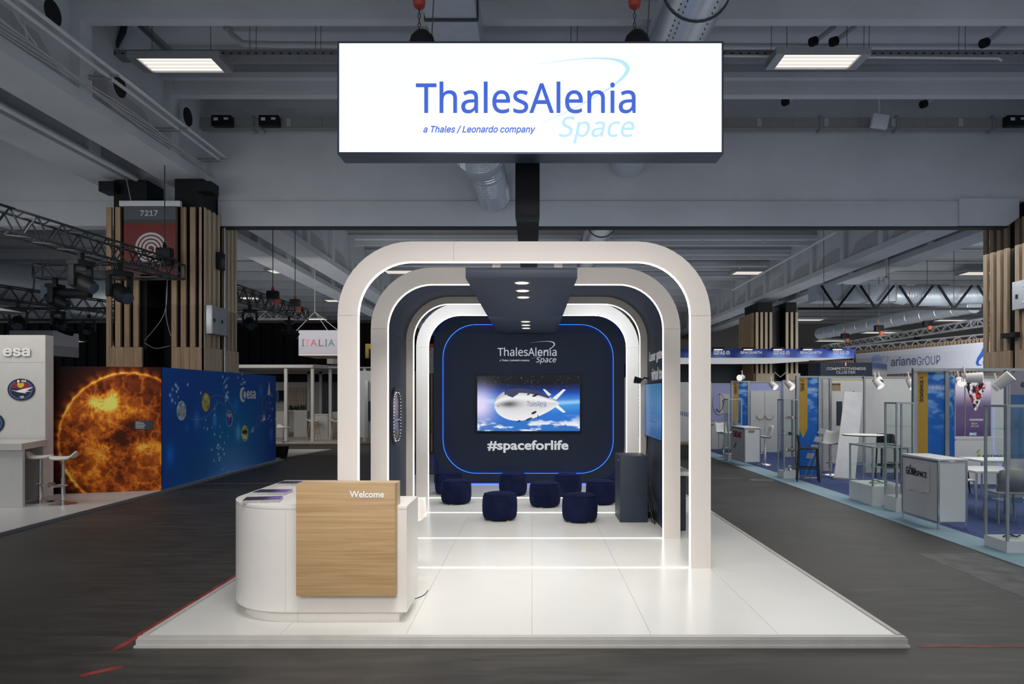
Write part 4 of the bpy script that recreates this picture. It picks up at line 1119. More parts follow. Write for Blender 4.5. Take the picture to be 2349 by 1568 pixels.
c2_ = thing('clad_column', 'timber-slatted column at the right edge with grey cabinet', 'column', (12.8, 17, 0))
build('core', MB().box(12.0, 12.7, 16.3, 18.25, 0, 6.64), M['black'], c2_)
slats_line(c2_, (11.9, 18.3), (11.9, 17.25), 4, 3.05, 6.25, M['slat3'], w_=0.14, dep=0.07)
slats_line(c2_, (11.9, 17.1), (11.9, 16.1), 4, 3.05, 6.25, M['slat3'], w_=0.15, dep=0.07)
slats_line(c2_, (11.85, 16.1), (14.0, 16.1), 9, 3.05, 6.25, M['slat3'], dep=0.07)
build('floor_bracket', MB().box(11.68, 11.82, 16.9, 17.4, 3.35, 3.47), M['black'], c2_)
eb = thing('electrical_cabinet', 'grey electrical cabinet cut by the right edge of the slatted column', 'cabinet', (11.75, 16.5, 3.9))
build('body', MB().box(11.66, 11.82, 16.1, 16.95, 4.0, 4.68), M['cabgrey'], eb, bevel=0.006)
build('lock', MB().box(11.645, 11.658, 16.75, 16.82, 4.26, 4.36), M['black'], eb)
for zz in (4.14, 4.52): build('latch', MB().box(11.65, 11.658, 16.5, 16.6, zz, zz+0.03), M['pipe'], eb)

c3_ = thing('clad_column', 'distant timber-slatted column behind the illuminated blue fascia', 'column', (12.6, 37, 0))
build('core', MB().box(11.75, 12.5, 36.3, 38.6, 0, 6.75), M['black'], c3_); build('core', MB().box(13.2, 13.75, 36.3, 38.6, 0, 6.75), M['black'], c3_); build('core', MB().box(12.5, 13.2, 37.2, 38.6, 0, 6.6), M['signdark'], c3_)
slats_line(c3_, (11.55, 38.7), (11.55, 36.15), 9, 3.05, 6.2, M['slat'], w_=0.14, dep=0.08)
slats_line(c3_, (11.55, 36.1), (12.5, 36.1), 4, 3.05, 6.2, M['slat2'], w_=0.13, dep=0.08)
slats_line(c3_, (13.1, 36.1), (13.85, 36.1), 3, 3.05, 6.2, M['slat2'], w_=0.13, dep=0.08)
build('hanging_cables', MB().tube([(12.5, 36.0, 3.1), (12.8, 36.0, 2.85), (13.1, 36.0, 3.1)], 0.03, 6), M['wirelight'], c3_)

# ================================================================== trusses, hoists and stage lights
def truss(label, p, q, s, m, seg=0.27, r=0.022, name='lighting_truss'):
    p, q = Vector(p), Vector(q); d = q-p; L_ = d.length; d.normalize()
    u = d.cross(Vector((0, 0, 1))).normalized()*s/2; w_ = Vector((0, 0, s/2))
    t = thing(name, label, 'truss', p)
    cs = [(u+w_), (u-w_), (-u-w_), (-u+w_)]
    for c in cs: build('chord', MB().tube([p+c, q+c], r, 6), m, t)
    mb = MB(); n = max(2, int(L_/seg))
    for f_ in range(4):
        A_, B_ = cs[f_], cs[(f_+1) % 4]
        for k in range(n):
            a0, a1 = p+d*(L_*k/n), p+d*(L_*(k+1)/n)
            if k % 2: mb.bar(a0+A_, a1+B_, r*0.9)
            else: mb.bar(a0+B_, a1+A_, r*0.9)
        for k in (0, n): mb.bar(p+d*(L_*k/n)+A_, p+d*(L_*k/n)+B_, r)
    build('lattice', mb, m, t, kind='stuff')
    return t
BT = M['blacktruss']
truss('long black lighting truss receding in front of the slatted column', (-8.75, 7.5, 4.72), (-7.98, 15.3, 4.72), 0.36, BT)
truss('black truss crossing frontally in front of the slatted column', (-11.0, 15.5, 4.70), (-7.8, 15.5, 4.70), 0.32, BT)
truss('lower black truss receding at the far left', (-15.0, 17.2, 4.72), (-13.4, 22.2, 4.72), 0.36, BT)
truss('black truss crossing frontally at the far end of the lower left truss', (-18.5, 22.5, 4.55), (-13.2, 22.5, 4.55), 0.36, BT)
truss('black truss receding between the slatted column and the foremost arch', (-8.15, 18.4, 4.74), (-7.98, 24.3, 4.74), 0.36, BT)
truss('black truss crossing frontally behind the slatted column', (-13.4, 24.5, 4.74), (-8.0, 24.5, 4.74), 0.30, BT)
M['silvertruss'] = mat('silver_truss', (0.70, 0.71, 0.74), 0.4, 0.0)
truss('upper silver truss sweeping above the long white banner', W(2400, 718, 30), W(2235, 742, 34.5), 0.35, M['silvertruss'], 0.5, 0.03)
truss('upper silver truss, far length ending near the blue fascia', W(2235, 742, 34.5), W(1890, 798, 52), 0.35, M['silvertruss'], 0.5, 0.03)
truss('lower silver truss running just above the long white banner', W(2400, 762, 31), W(1940, 803, 44), 0.35, M['silvertruss'], 0.45, 0.03)
def hoist(px, py, Y, lb, body, red=None, s=1.0, ztop=8.4):
    c = W(px, py, Y); t = thing('chain_hoist', lb, 'hoist', c)
    build('motor', MB().box(c.x-0.16*s, c.x+0.16*s, c.y-0.1*s, c.y+0.1*s, c.z-0.13*s, c.z+0.11*s), body, t, bevel=0.03*s)
    build('hook', MB().lathe([(0.03*s, 0), (0.05*s, 0.04*s), (0.02*s, 0.13*s)], (c.x, c.y, c.z+0.11*s), 10), red or body, t, smooth=True)
    m = MB(); m.tube([(c.x, c.y, c.z+0.24*s), (c.x, c.y, ztop)], 0.012*s, 5); build('chain', m, M['darkmetal'], t)
    build('chain_bag', MB().lathe([(0.03*s, -0.28*s), (0.08*s, -0.26*s), (0.10*s, -0.13*s)], (c.x+0.1*s, c.y, c.z), 10), red or M['black'], t, smooth=True)
hoist(378, 580, 15.3, 'black chain hoist over the red spiral sign', M['black'], M['black'])
hoist(626, 676, 19.6, 'black hoist with red catch on the truss left of the foremost arch', M['black'], M['red'])
hoist(677, 694, 22.5, 'grey hoist with yellow hook at the end of the truss left of the foremost arch', M['darkmetal'], M['orange'])
hoist(2016, 752, 33, 'black hoist with orange top above the far silver truss, middle of the three', M['black'], M['orange'], 1.2)
hoist(2127, 740, 33, 'black hoist with orange top nearest the right slatted column', M['black'], M['orange'], 1.2)
hoist(1938, 770, 38, 'black hoist with orange top farthest from the right slatted column', M['black'], M['orange'], 1.2)
mh = thing('moving_head_light', 'x', 'stage light', (0, 0, 0))
build('clamp', MB().box(-0.04, 0.04, -0.04, 0.04, -0.03, 0.10), M['black'], mh)
build('base', MB().box(-0.17, 0.17, -0.13, 0.13, -0.12, -0.03), M['black'], mh, bevel=0.02)
build('yoke_arm', MB().box(-0.19, -0.14, -0.06, 0.06, -0.46, -0.12), M['black'], mh, bevel=0.01); build('yoke_arm', MB().box(0.14, 0.19, -0.06, 0.06, -0.46, -0.12), M['black'], mh, bevel=0.01)
build('head', MB().tube([(0, 0.20, -0.30), (0, 0.10, -0.34), (0, -0.08, -0.42), (0, -0.26, -0.50)], [0.08, 0.135, 0.135, 0.10], 18), M['black'], mh, smooth=True)
M['lensblue'] = mat('dark_blue_lens', (0.04, 0.06, 0.09), 0.08)
build('lens', MB().tube([(0, -0.262, -0.501), (0, -0.268, -0.504)], 0.095, 18), M['lensblue'], mh)
hd = [(-8.22, 12.7, 1.3, 'moving head light nearest the viewer under the upper left truss', 1.1), (-8.11, 13.7, 1.0, 'large moving head light tilted left beside the red spiral sign', 1.2),
      (-10.6, 15.5, 1.6, 'moving head light at the left end of the crossing truss', 1.0), (-14.3, 19.4, 0.6, 'moving head light pointing down at the far left truss', 1.2), (-15.1, 22.5, 2.2, 'moving head light over the cream booth wall, on the farthest left truss', 1.0),
      (-13.95, 20.5, 1.2, 'moving head light in the middle of the lower left truss', 1.0), (-14.3, 22.5, 0.3, 'moving head light close to the left edge of the slatted column', 1.0),
      (-8.1, 20.0, 0.5, 'moving head light behind the slatted column on its right', 1.1), (-8.02, 23.0, 1.9, 'moving head light at the truss end near the Italia sign', 1.1)]
for k, (x, y, rz, lb, s) in enumerate(hd):
    loc = (x, y, 4.72-0.185-0.10*s)
    if k == 0: mh.location = loc; mh.rotation_euler = (0, 0, rz); mh['label'] = lb; mh.scale = (s, s, s)
    else: dup(mh, loc, rz, lb, (s, s, s))
# profile light with the slate-blue barn door
pfz = W(130, 672, 15.6)
pfl = thing('profile_light', 'long black profile light with slate blue filter frame on the upper left truss', 'stage light', pfz)
build('body', MB().tube([pfz+Vector((-0.1, 0, 0)), pfz+Vector((0.75, 0, -0.02))], [0.13, 0.10], 16), M['black'], pfl, smooth=True)
M['slate'] = mat('slate_blue_filter', (0.05, 0.07, 0.11), 0.4); build('filter', MB().ob(pfz+Vector((-0.26, -0.16, -0.14)), (0.18, 0, 0), (0, 0.02, 0), (0.02, 0, 0.30)), M['slate'], pfl)
for k, (px, py, Y) in enumerate([(2140, 775, 33), (2215, 768, 32), (2190, 752, 33)]):
    c = Vector([(21.38, 37.2, 4.20), (22.4, 32.9, 4.18), (22.1, 40, 4.9)][k]); t = thing('par_light', ['small black spotlight on the lower silver truss', 'small black spotlight of the silver truss nearest the slatted column', 'small black spotlight on the upper silver truss'][k], 'stage light', c)
    build('head', MB().tube([c, c+Vector((-0.2, -0.25, -0.2))], [0.14, 0.18], 12), M['black'], t, smooth=True)
    build('yoke', MB().box(c.x-0.18, c.x+0.18, c.y, c.y+0.05, c.z, c.z+0.35), M['black'], t)
# disc shade far left
ds = thing('disc_shade', 'pale oval disc reflector at the far left above the cream booth wall', 'reflector', W(0, 716, 14))
c = W(-5, 716, 14); build('disc', MB().lathe([(0.02, 0.0), (0.40, 0.0), (0.41, 0.02), (0.02, 0.10)], c, 32), M['pipe'], ds, smooth=True)
build('stem', MB().tube([c+Vector((0, 0, 0.08)), c+Vector((0, 0, 1.0))], 0.02, 8), M['black'], ds)
# ================================================================== left: agency booth with sun mural
K = 0.26
M['bw'] = mat('off_white_booth_panel', (0.62, 0.60, 0.57), 0.45, var=0.02)
M['bwhite'] = mat('white_booth_panel', (0.80, 0.80, 0.79), 0.45, var=0.02)
M['bfloor'] = mat('white_booth_floor', (0.62, 0.61, 0.59), 0.35, var=0.03)
ep = thing('booth_platform', 'low white raised floor of the booth left of the aisle', 'platform', (-10, 13, 0))
ex = -7.37
build('deck', MB().prism([(ex, 9.4, 0), (ex, 20.6, 0), (-16, 20.6, 0), (-16, 9.4, 0)], (0, 0, 0.05)), M['bfloor'], ep)
for y0 in np.arange(9.4, 20.5, 1.8):
    build('edge_profile', MB().box(ex, ex+0.03, float(y0), float(min(y0+1.79, 20.6)), 0, 0.052), M['alu'], ep)
# sun mural wall (slightly rotated)
A0, A1 = Vector((-9.30, 13.30, 0.052)), Vector((-7.39, 13.90, 0.052)); dA = (A1-A0).normalized(); nA = Vector((dA.y, -dA.x, 0)); LA = (A1-A0).length
HW = 2.50
mu = thing('sun_mural_wall', 'booth wall printed with a huge fiery orange sun on black', 'display wall', A0)
build('wall_panel', MB().ob(A0-nA*0.06, dA*(LA-0.03), nA*0.055, (0, 0, HW-0.052)), M['black'], mu)
def sun(u, v):
    # picture in mural pixels: 264 wide, 300 high
    x = u*264; y = (1-v)*300
    cx_, cy_, R = 190.0, 175.0, 160.0
    d = np.hypot(x-cx_, y-cy_); th = np.arctan2(y-cy_, x-cx_)
    n1 = fbm(u, v, 5, 6, 6, 11, 0.62); n2 = fbm(u, v, 12, 13, 5, 12, 0.65); n3 = fbm(u, v, 3, 3, 3, 14)
    rdg = 1-np.abs(2*fbm(u, v, 8, 9, 6, 13, 0.6)-1)
    e = np.clip((n1-0.36)*2.3, 0, 1)*0.55+np.clip((n2-0.45)*2.5, 0, 1)*0.35+np.clip((rdg-0.80)*4, 0, 1)*0.45
    for (ax, ay, s, a) in ((107, 82, 14, 1.0), (146, 87, 15, 1.1), (128, 84, 36, 0.35), (215, 195, 12, 0.7), (125, 205, 22, 0.5), (95, 200, 16, 0.4), (250, 200, 15, 0.4), (48, 95, 14, 0.5)):
        q = np.hypot(x-ax, y-ay); ang = np.arctan2(y-ay, x-ax)
        e = e+a*np.exp(-(q/s)**2)*(0.7+0.5*np.abs(np.sin(ang*7+n2*3)))
        e = e+0.35*a*np.exp(-q/(s*2.2))*np.clip(np.sin(ang*14+n1*6), 0, 1)
    e = e-0.45*np.exp(-((x-165)**2/2500+(y-170)**2/700))-0.3*np.exp(-((x-120)**2/500+(y-55)**2/350))
    e = np.clip(e, 0, 1.4)
    limb = np.exp(-((d-R)/3.2)**2)*(0.25+0.45*n1)
    halo = np.exp(-np.clip(d-R, 0, None)/20)*(0.35+0.5*n3)*(0.7+0.4*np.sin(th*40+n1*12)*np.exp(-np.clip(d-R, 0, None)/14))
    v_ = np.where(d < R, 0.20+0.62*e, halo)+limb
    pts = [(0, (8, 4, 5)), (0.18, (52, 22, 14)), (0.38, (120, 52, 18)), (0.6, (178, 92, 28)), (0.85, (222, 150, 45)), (1.15, (250, 215, 110))]
    img = np.ones(x.shape+(3,))*L3(pts[0][1])
    for k in range(len(pts)-1):
        t = np.clip((v_-pts[k][0])/(pts[k+1][0]-pts[k][0]), 0, 1); sel = v_ >= pts[k][0]
        img = np.where(sel[..., None], mixc(np.ones_like(img)*L3(pts[k][1]), np.ones_like(img)*L3(pts[k+1][1]), t), img)
    return img/ (0.62)
M['sunpic'] = vcol('sun_mural_print', 0.55)
paint('sun_print', 264, 300, A0+nA*0.0, dA, (0, 0, 1), LA, HW-0.052, sun, M['sunpic'], mu)
def on_wall(u, z, e=0.004): return A0+dA*u+nA*e+Vector((0, 0, z-0.052))
def wall_px(px, py, O, d, n, e):
    # intersect the view ray of a pixel with the vertical wall plane through O
    ray = Vector(((px-CX)/F, 1.0, (CY-py)/F)); o = Vector((0, 0, HC)); Pn = O+n*e
    t = (Pn-o).dot(n)/ray.dot(n); return o+ray*t
def quad_px(pts, O, d, n, e):
    return MB().poly([wall_px(x, y, O, d, n, e) for x, y in pts])
M['plaque'] = mat('dark_plaque', (0.035, 0.05, 0.07), 0.4)
build('caption_plaque', MB().prism([wall_px(x, y, A0, dA, nA, 0.002) for x, y in ((309, 964), (350, 964), (350, 985), (309, 984))], nA*0.006), M['plaque'], mu)
m = MB()
for k in range(8):
    y = 966.5+k*2.1; m.poly([wall_px(x_, y_, A0, dA, nA, 0.0095) for x_, y_ in ((311, y), (311+(12 if k == 0 else 21+2*math.sin(k*5)), y), (311+(12 if k == 0 else 21+2*math.sin(k*5)), y+1), (311, y+1))])
build('caption_lines', m, M['signprint'], mu)
# blue mural wall along the aisle
B0, B1 = Vector((-7.39, 13.92, 0.052)), Vector((-7.50, 20.4, 0.052)); dB = (B1-B0).normalized(); nB = Vector((dB.y, -dB.x, 0)); LB = (B1-B0).length
bm_ = thing('blue_mural_wall', 'long blue booth wall with white logo and round pictures facing the aisle', 'display wall', B0)
build('wall_panel', MB().ob(B0-nB*0.03, dB*LB, nB*0.027, (0, 0, HW-0.052)), M['black'], bm_)
def blue(u, v):
    img = np.ones(u.shape+(3,))*L3((24, 58, 116))
    def col(c): return np.ones_like(img)*L3(c)
    img = mixc(img, col((20, 84, 128)), np.exp(-((u-0.55)**2/0.06+(v-0.40)**2/0.10)))
    img = mixc(img, col((70, 108, 155)), 0.75*np.exp(-((u-0.52)**2/0.05+(v-0.02)**2/0.05)))
    img = mixc(img, col((16, 66, 108)), 0.6*np.exp(-((u-0.25)**2/0.02+(v-0.12)**2/0.05)))
    img = mixc(img, col((26, 44, 100)), sst(0.8, 1.0, u)*0.8)
    P = [(0.05, 0.28, 0.022, 0.08, (20, 100, 190)), (0.06, 0.74, 0.012, 0.05, (40, 90, 160)), (0.23, 0.55, 0.02, 0.07, (60, 110, 175)), (0.37, 0.53, 0.015, 0.06, (60, 130, 185)), (0.58, 0.38, 0.020, 0.07, (90, 160, 205)), (0.82, 0.82, 0.018, 0.06, (30, 100, 180)), (0.94, 0.32, 0.018, 0.07, (40, 100, 180)), (0.56, 0.66, 0.02, 0.07, (20, 100, 170)), (0.16, 0.49, 0.012, 0.04, (30, 90, 165))]
    for a, b_, sa, sb, c in P: img = mixc(img, col(c), 0.6*np.exp(-(((u-a)/sa)**2+((v-b_)/sb)**2)))
    rs = np.random.RandomState(4)
    for k in range(80):
        cl = [(0.10, 0.80, 0.03), (0.47, 0.90, 0.02), (0.47, 0.75, 0.01), (0.62, 0.92, 0.03), (0.33, 0.58, 0.05), (0.42, 0.30, 0.05), (0.42, 0.20, 0.05), (0.93, 0.6, 0.04)][k % 8]
        a = cl[0]+rs.randn()*cl[2]; b_ = cl[1]+rs.randn()*cl[2]*2; s = 0.0022+rs.rand()*0.002
        img = mixc(img, col((165, 210, 240)), 0.8*np.exp(-(((u-a)/s)**2+((v-b_)/(s*2.6))**2)))
    return img/0.40
M['bluemural'] = vcol('blue_mural_print', 0.5)
paint('mural_print', 330, 130, B0, dB, (0, 0, 1), LB, HW-0.052, blue, M['bluemural'], bm_)
def ellipse_px(cx_, cy_, rx, ry, O, d, n, e, k=24):
    return MB().poly([wall_px(cx_+rx*math.cos(a), cy_+ry*math.sin(a), O, d, n, e) for a in [2*PI*q/k for q in range(k)]])
def px2(x, y): return (360+x/4.9, 820+y/4.9)
circ = [(275, 595, 54, 112, (150, 200, 215), (60, 150, 190)), (550, 500, 48, 107, (190, 165, 50), (190, 50, 60)), (813, 682, 37, 92, (45, 40, 95), (90, 150, 190)), (988, 850, 38, 92, (175, 120, 55), (190, 130, 60))]
for k, (x, y, rx, ry, c, rim) in enumerate(circ):
    X_, Y_ = px2(x, y)
    mr = mat('mural_medallion_rim', tuple(min(0.9, v) for v in S(*rim, K)), 0.5); mc = mat('mural_medallion_print', tuple(min(0.9, v) for v in S(*c, K)), 0.5, var=0.85, scale=9)
    r_ = build('medallion', ellipse_px(X_, Y_, rx/4.9, ry/4.9, B0, dB, nB, 0.003), mr, bm_)
    build('picture', ellipse_px(X_, Y_, rx/4.9*0.88, ry/4.9*0.92, B0, dB, nB, 0.006), mc, r_)
    if k == 3: build('picture', ellipse_px(X_, Y_+9, rx/4.9*0.6, 4.5, B0, dB, nB, 0.008), M['print'], r_); build('picture', ellipse_px(X_, Y_-3, rx/4.9*0.8, 5, B0, dB, nB, 0.008), M['plaque'], r_)
    if k == 2: build('picture', ellipse_px(X_, Y_-7, rx/4.9*0.7, 5, B0, dB, nB, 0.008), M['signprint'], r_)
    if k == 0: build('picture', ellipse_px(X_, Y_, rx/4.9*0.5, 12, B0, dB, nB, 0.008), M['signprint'], r_)
def line_px(pts, w_, O, d, n, e):
    mb = MB(); P = [Vector((x, y)) for x, y in pts]
    for i in range(len(P)-1):
        t = (P[i+1]-P[i]).normalized(); q = Vector((-t.y, t.x))*w_/2
        mb.poly([wall_px(*(P[i]+q), O, d, n, e), wall_px(*(P[i+1]+q), O, d, n, e), wall_px(*(P[i+1]-q), O, d, n, e), wall_px(*(P[i]-q), O, d, n, e)])
    return mb
M['paleline'] = mat('pale_blue_print', (0.25, 0.42, 0.55), 0.5)
def crv(pts):
    out = []
    for i in range(len(pts)-1):
        p0, p1, p2, p3 = pts[max(i-1, 0)], pts[i], pts[i+1], pts[min(i+2, len(pts)-1)]
        for t in (0, .25, .5, .75): out.append(px2(*[0.5*((2*p1[k])+(-p0[k]+p2[k])*t+(2*p0[k]-5*p1[k]+4*p2[k]-p3[k])*t*t+(-p0[k]+3*p1[k]-3*p2[k]+p3[k])*t**3) for k in range(2)]))
    return out+[px2(*pts[-1])]
for pts, w_ in (([(328, 645), (380, 685), (460, 698), (540, 672), (620, 600), (690, 470)], 0.8), ([(595, 460), (640, 430), (690, 420), (760, 445), (830, 520), (880, 640)], 0.7), ([(655, 598), (670, 530), (710, 500), (750, 530)], 0.8), ([(845, 755), (890, 820), (950, 862)], 0.8), ([(735, 380), (755, 330), (765, 480), (785, 600)], 0.5), ([(232, 495), (200, 430), (170, 330)], 0.4), ([(1080, 790), (1150, 755), (1180, 655), (1225, 560), (1270, 420)], 0.5), ([(1075, 800), (1110, 770), (1140, 660), (1210, 640), (1180, 510), (1240, 410)], 0.4)):
    build('printed_curve', line_px(crv(pts), w_, B0, dB, nB, 0.003), M['paleline'], bm_)
for pts, c in (([(1262, 260), (1278, 415), (1242, 420)], (150, 130, 150)), ([(1208, 628), (1222, 700), (1175, 718)], (170, 110, 130)), ([(1085, 765), (1090, 838), (1045, 842)], (90, 85, 150))):
    build('printed_triangle', quad_px([px2(*p) for p in pts], B0, dB, nB, 0.004), mat('mural_triangle_print', tuple(min(.9, v) for v in S(*c, K)), 0.5, var=0.5, scale=12), bm_)
# logo disc and word on the mural
X_, Y_ = px2(966, 415)
build('logo_disc', ellipse_px(X_, Y_, 35/4.9, 84/4.9, B0, dB, nB, 0.004), M['print'], bm_)
M['mblue'] = mat('mural_blue', (0.045, 0.15, 0.36), 0.5)
build('logo_cutout', ellipse_px(X_+14/4.9, Y_-2/4.9, 24/4.9, 62/4.9, B0, dB, nB, 0.006), M['mblue'], bm_)
def wtext(name, body, x0_, x1_, yt, yb, O, d, n, e, m, parent, **k):
    P = wall_px(x0_, yb, O, d, n, e); Q = wall_px(x1_, yb, O, d, n, e); T = wall_px(x0_, yt, O, d, n, e)
    return build(name, text_mb(body, P, d, (0, 0, 1), (Vector((Q.x, Q.y))-Vector((P.x, P.y))).length, T.z-P.z, **k), m, parent)
wtext('lettering', 'e', px2(972, 0)[0], px2(1000, 0)[0], px2(0, 378)[1], px2(0, 456)[1], B0, dB, nB, 0.007, M['print'], bm_, fnt='inter', bold=0.03)
wtext('lettering', 'esa', px2(1008, 0)[0], px2(1110, 0)[0], px2(0, 370)[1], px2(0, 464)[1], B0, dB, nB, 0.005, M['print'], bm_, fnt='inter', bold=0.02)
# cream wall with embossed lettering
ew = thing('cream_booth_wall', 'cream booth wall with embossed lettering and mission badges', 'display wall', (-10.5, 12.95, 0.052))
YE = 12.95
xr_ = (104-CX)*YE/F; zt_e = HC+(CY-768)*YE/F
build('wall_panel', MB().box(-16, xr_, YE, YE+0.22, 0.052, zt_e), M['bw'], ew)
build('lower_panel_joint', MB().box(-16, xr_+0.001, YE-0.003, YE, HC+(CY-831)*YE/F, HC+(CY-831)*YE/F+0.006), M['concdark'], ew)
ptext('embossed_lettering', 'esa', (6, 797, 69, 817), YE-0.03, M['bwhite'], ew, fnt='inter', bold=0.03, depth=0.001)
build('embossed_disc', MB().tube([W(-14, 806, YE-0.03), W(-14, 806, YE)], 0.11, 24), M['bwhite'], ew)
def badge(cx_, cy_, rx, ry, lb, full=True):
    A_ = W(cx_, cy_, YE); k = YE/F; t = thing('mission_badge', lb, 'badge', (A_.x, YE-0.02, A_.z))
    def el(dx, dy, a, b_, y, th=0.004, n_=36, a0=0, a1=2*PI):
        m = MB(); pts = [(A_.x+dx*k+a*k*math.cos(q), y, A_.z-dy*k+b_*k*math.sin(q)) for q in [a0+(a1-a0)*j/n_ for j in range(n_)]]
        return m.prism(pts, (0, th, 0))
    build('disc', el(0, 0, rx, ry, YE-0.022, 0.02), M['badgeblack'], t); build('blue_ring', el(0, 0, rx*0.86, ry*0.86, YE-0.024, 0.0015), M['badgeblue'], t)
    build('inner_field', el(0, 0, rx*0.79, ry*0.79, YE-0.026, 0.0015), M['badgeblack'], t)
    if full:
        build('red_field', el(0, 0, rx*0.78, ry*0.78, YE-0.028, 0.0015, 20, 0.05, PI-0.05), M['badgered'], t)
        build('yellow_sun', el(0, -ry*0.45, rx*0.25, ry*0.30, YE-0.030, 0.0015), M['badgeyellow'], t)
        build('top_band', el(0, -ry*0.80, rx*0.42, ry*0.2, YE-0.031, 0.001), M['badgeblack'], t)
        m = MB(); f2 = lambda x, y, q=0.033: (A_.x+x*k, YE-q, A_.z-y*k)
        m.poly([f2(-24, 0), f2(-10, 3), f2(8, -2), f2(30, -6), f2(14, 3), f2(26, 4), f2(10, 6), f2(14, 9), f2(-6, 6)][::-1]); build('white_wings', m, M['print'], t)
        ptext('badge_lettering', 'esa', (cx_-1, cy_-22, cx_+10, cy_-17), YE-0.034, M['print'], t, fnt='inter', bold=0.02, depth=0.0005); ptext('badge_lettering', 'vigil', (cx_-5, cy_+14, cx_+5, cy_+20), YE-0.034, M['print'], t, fnt='inter', bold=0.02, depth=0.0005)
        build('badge_dot', el(-5, -19, 3, 3, YE-0.033, 0.001), M['print'], t)
M['badgeblack'] = mat('badge_black', (0.02, 0.022, 0.04), 0.4); M['badgeblue'] = mat('badge_blue', (0.05, 0.2, 0.55), 0.4); M['badgered'] = mat('badge_crimson', (0.28, 0.02, 0.05), 0.4); M['badgeyellow'] = mat('badge_yellow', (0.75, 0.50, 0.03), 0.4)
badge(50, 893, 31, 25, 'oval mission badge with crimson field, yellow sun and white wings')
badge(-20, 970, 31, 25, 'oval black and blue badge cut by the left edge of the picture', False)
build('caption', MB().box(A0.x, A0.x+0.001, 13, 13.001, 1, 1.001), M['bw'], ew) if False else None
# counter
ec = thing('bar_counter', 'high cream bar counter with a square-cut leg panel at the left edge', 'counter', (-9.5, 12, 0.052))
zc_ = 1.13
build('front_panel', MB().prism([(-12, 11.78, 0.052), (-8.61, 11.78, 0.052), (-8.62, 11.85, 0.052), (-12, 11.85, 0.052)], (0, 0, zc_-0.052-0.11)), M['bw'], ec)
build('top', MB().prism([(-12, 11.72, zc_-0.108), (-8.58, 11.72, zc_-0.108), (-8.95, 12.9, zc_-0.108), (-12, 12.9, zc_-0.108)], (0, 0, 0.108)), M['bw'], ec)
build('rear_panel', MB().box(-12, -8.98, 12.8, 12.9, 0.052, zc_-0.11), M['bw'], ec)
# gas-lift stools
st = thing('bar_stool', 'x', 'stool', (0, 0, 0))
m = MB(); n1, n2 = 12, 10
for i in range(n1+1):
    t = i/n1
    for j in range(n2+1):
        s = j/n2*2-1
        ww = 0.20*math.sqrt(max(0.05, 1-(2*t-1)**4*0.8))
        z = 0.83+0.012*(2*t-1)**2+(0.075*max(0, (t-0.78)/0.22)**1.5)-0.02*abs(s)**3
        m.v.append((s*ww, -0.19+0.38*t, z))
for i in range(n1):
    for j in range(n2): a = i*(n2+1)+j; m.f.append((a, a+1, a+n2+2, a+n2+1))
o_ = build('seat', m, M['white'], st, smooth=True); q_ = o_.modifiers.new('thickness', 'SOLIDIFY'); q_.thickness = 0.035
build('under_plate', MB().lathe([(0.03, 0.76), (0.09, 0.80)], (0, 0, 0), 16), M['chrome'], st, smooth=True)
build('gas_column', MB().lathe([(0.034, 0.04), (0.034, 0.46), (0.024, 0.462), (0.024, 0.78)], (0, 0, 0), 16), M['chrome'], st, smooth=True)
m = MB(); m.tube([(0.14*math.cos(a), -0.02+0.14*math.sin(a)-0.06, 0.32) for a in [2*PI*k/24 for k in range(24)]], 0.011, 6, closed=True); m.tube([(0, 0, 0.33), (0, 0.06, 0.33)], 0.012, 6)
build('footrest', m, M['chrome'], st, smooth=True)
build('base', MB().lathe([(0.215, 0.0), (0.215, 0.008), (0.12, 0.028), (0.05, 0.05), (0.036, 0.075)], (0, 0, 0), 28), M['chrome'], st, smooth=True)
build('lever', MB().tube([(0.03, 0, 0.74), (0.16, 0.05, 0.70)], 0.007, 6), M['chrome'], st)
g = G(92, 1152, 0.05); st.location = (g.x, g.y, 0.052); st.rotation_euler = (0, 0, 1.9); st['label'] = 'white gas-lift bar stool standing closest to the cream bar counter'
g = G(145, 1156, 0.05); dup(st, (g.x, g.y, 0.052), -1.3, 'white gas-lift bar stool standing in front of the sun mural')
g = G(650, 1030, 0.05); dup(st, (g.x, g.y, 0.0), 1.2, 'white gas-lift bar stool beyond the far end of the blue mural wall')
tb = thing('waste_bin', 'small black bin at the far end of the blue mural wall', 'bin', G(643, 1050))
c = G(643, 1049); build('bucket', MB().lathe([(0.20, 0.0), (0.26, 0.36), (0.24, 0.36), (0.19, 0.03)], (c.x, c.y, 0.001), 20), M['black'], tb, smooth=True)
build('rim', MB().lathe([(0.262, 0.34), (0.275, 0.36), (0.262, 0.375)], (c.x, c.y, 0.001), 20), M['darkmetal'], tb, smooth=True)
build('bag_top', MB().lathe([(0.02, 0.30), (0.235, 0.34)], (c.x, c.y, 0.001), 20), M['signdark'], tb)
wf = build('white_floor_panel', MB().prism([G(614, 1055), G(760, 1031), G(630, 1031), G(580, 1045)], (0, 0, 0.02)), M['bfloor'])
tag(wf, 'wedge of white flooring at the foot of the blue mural wall', 'floor panel')

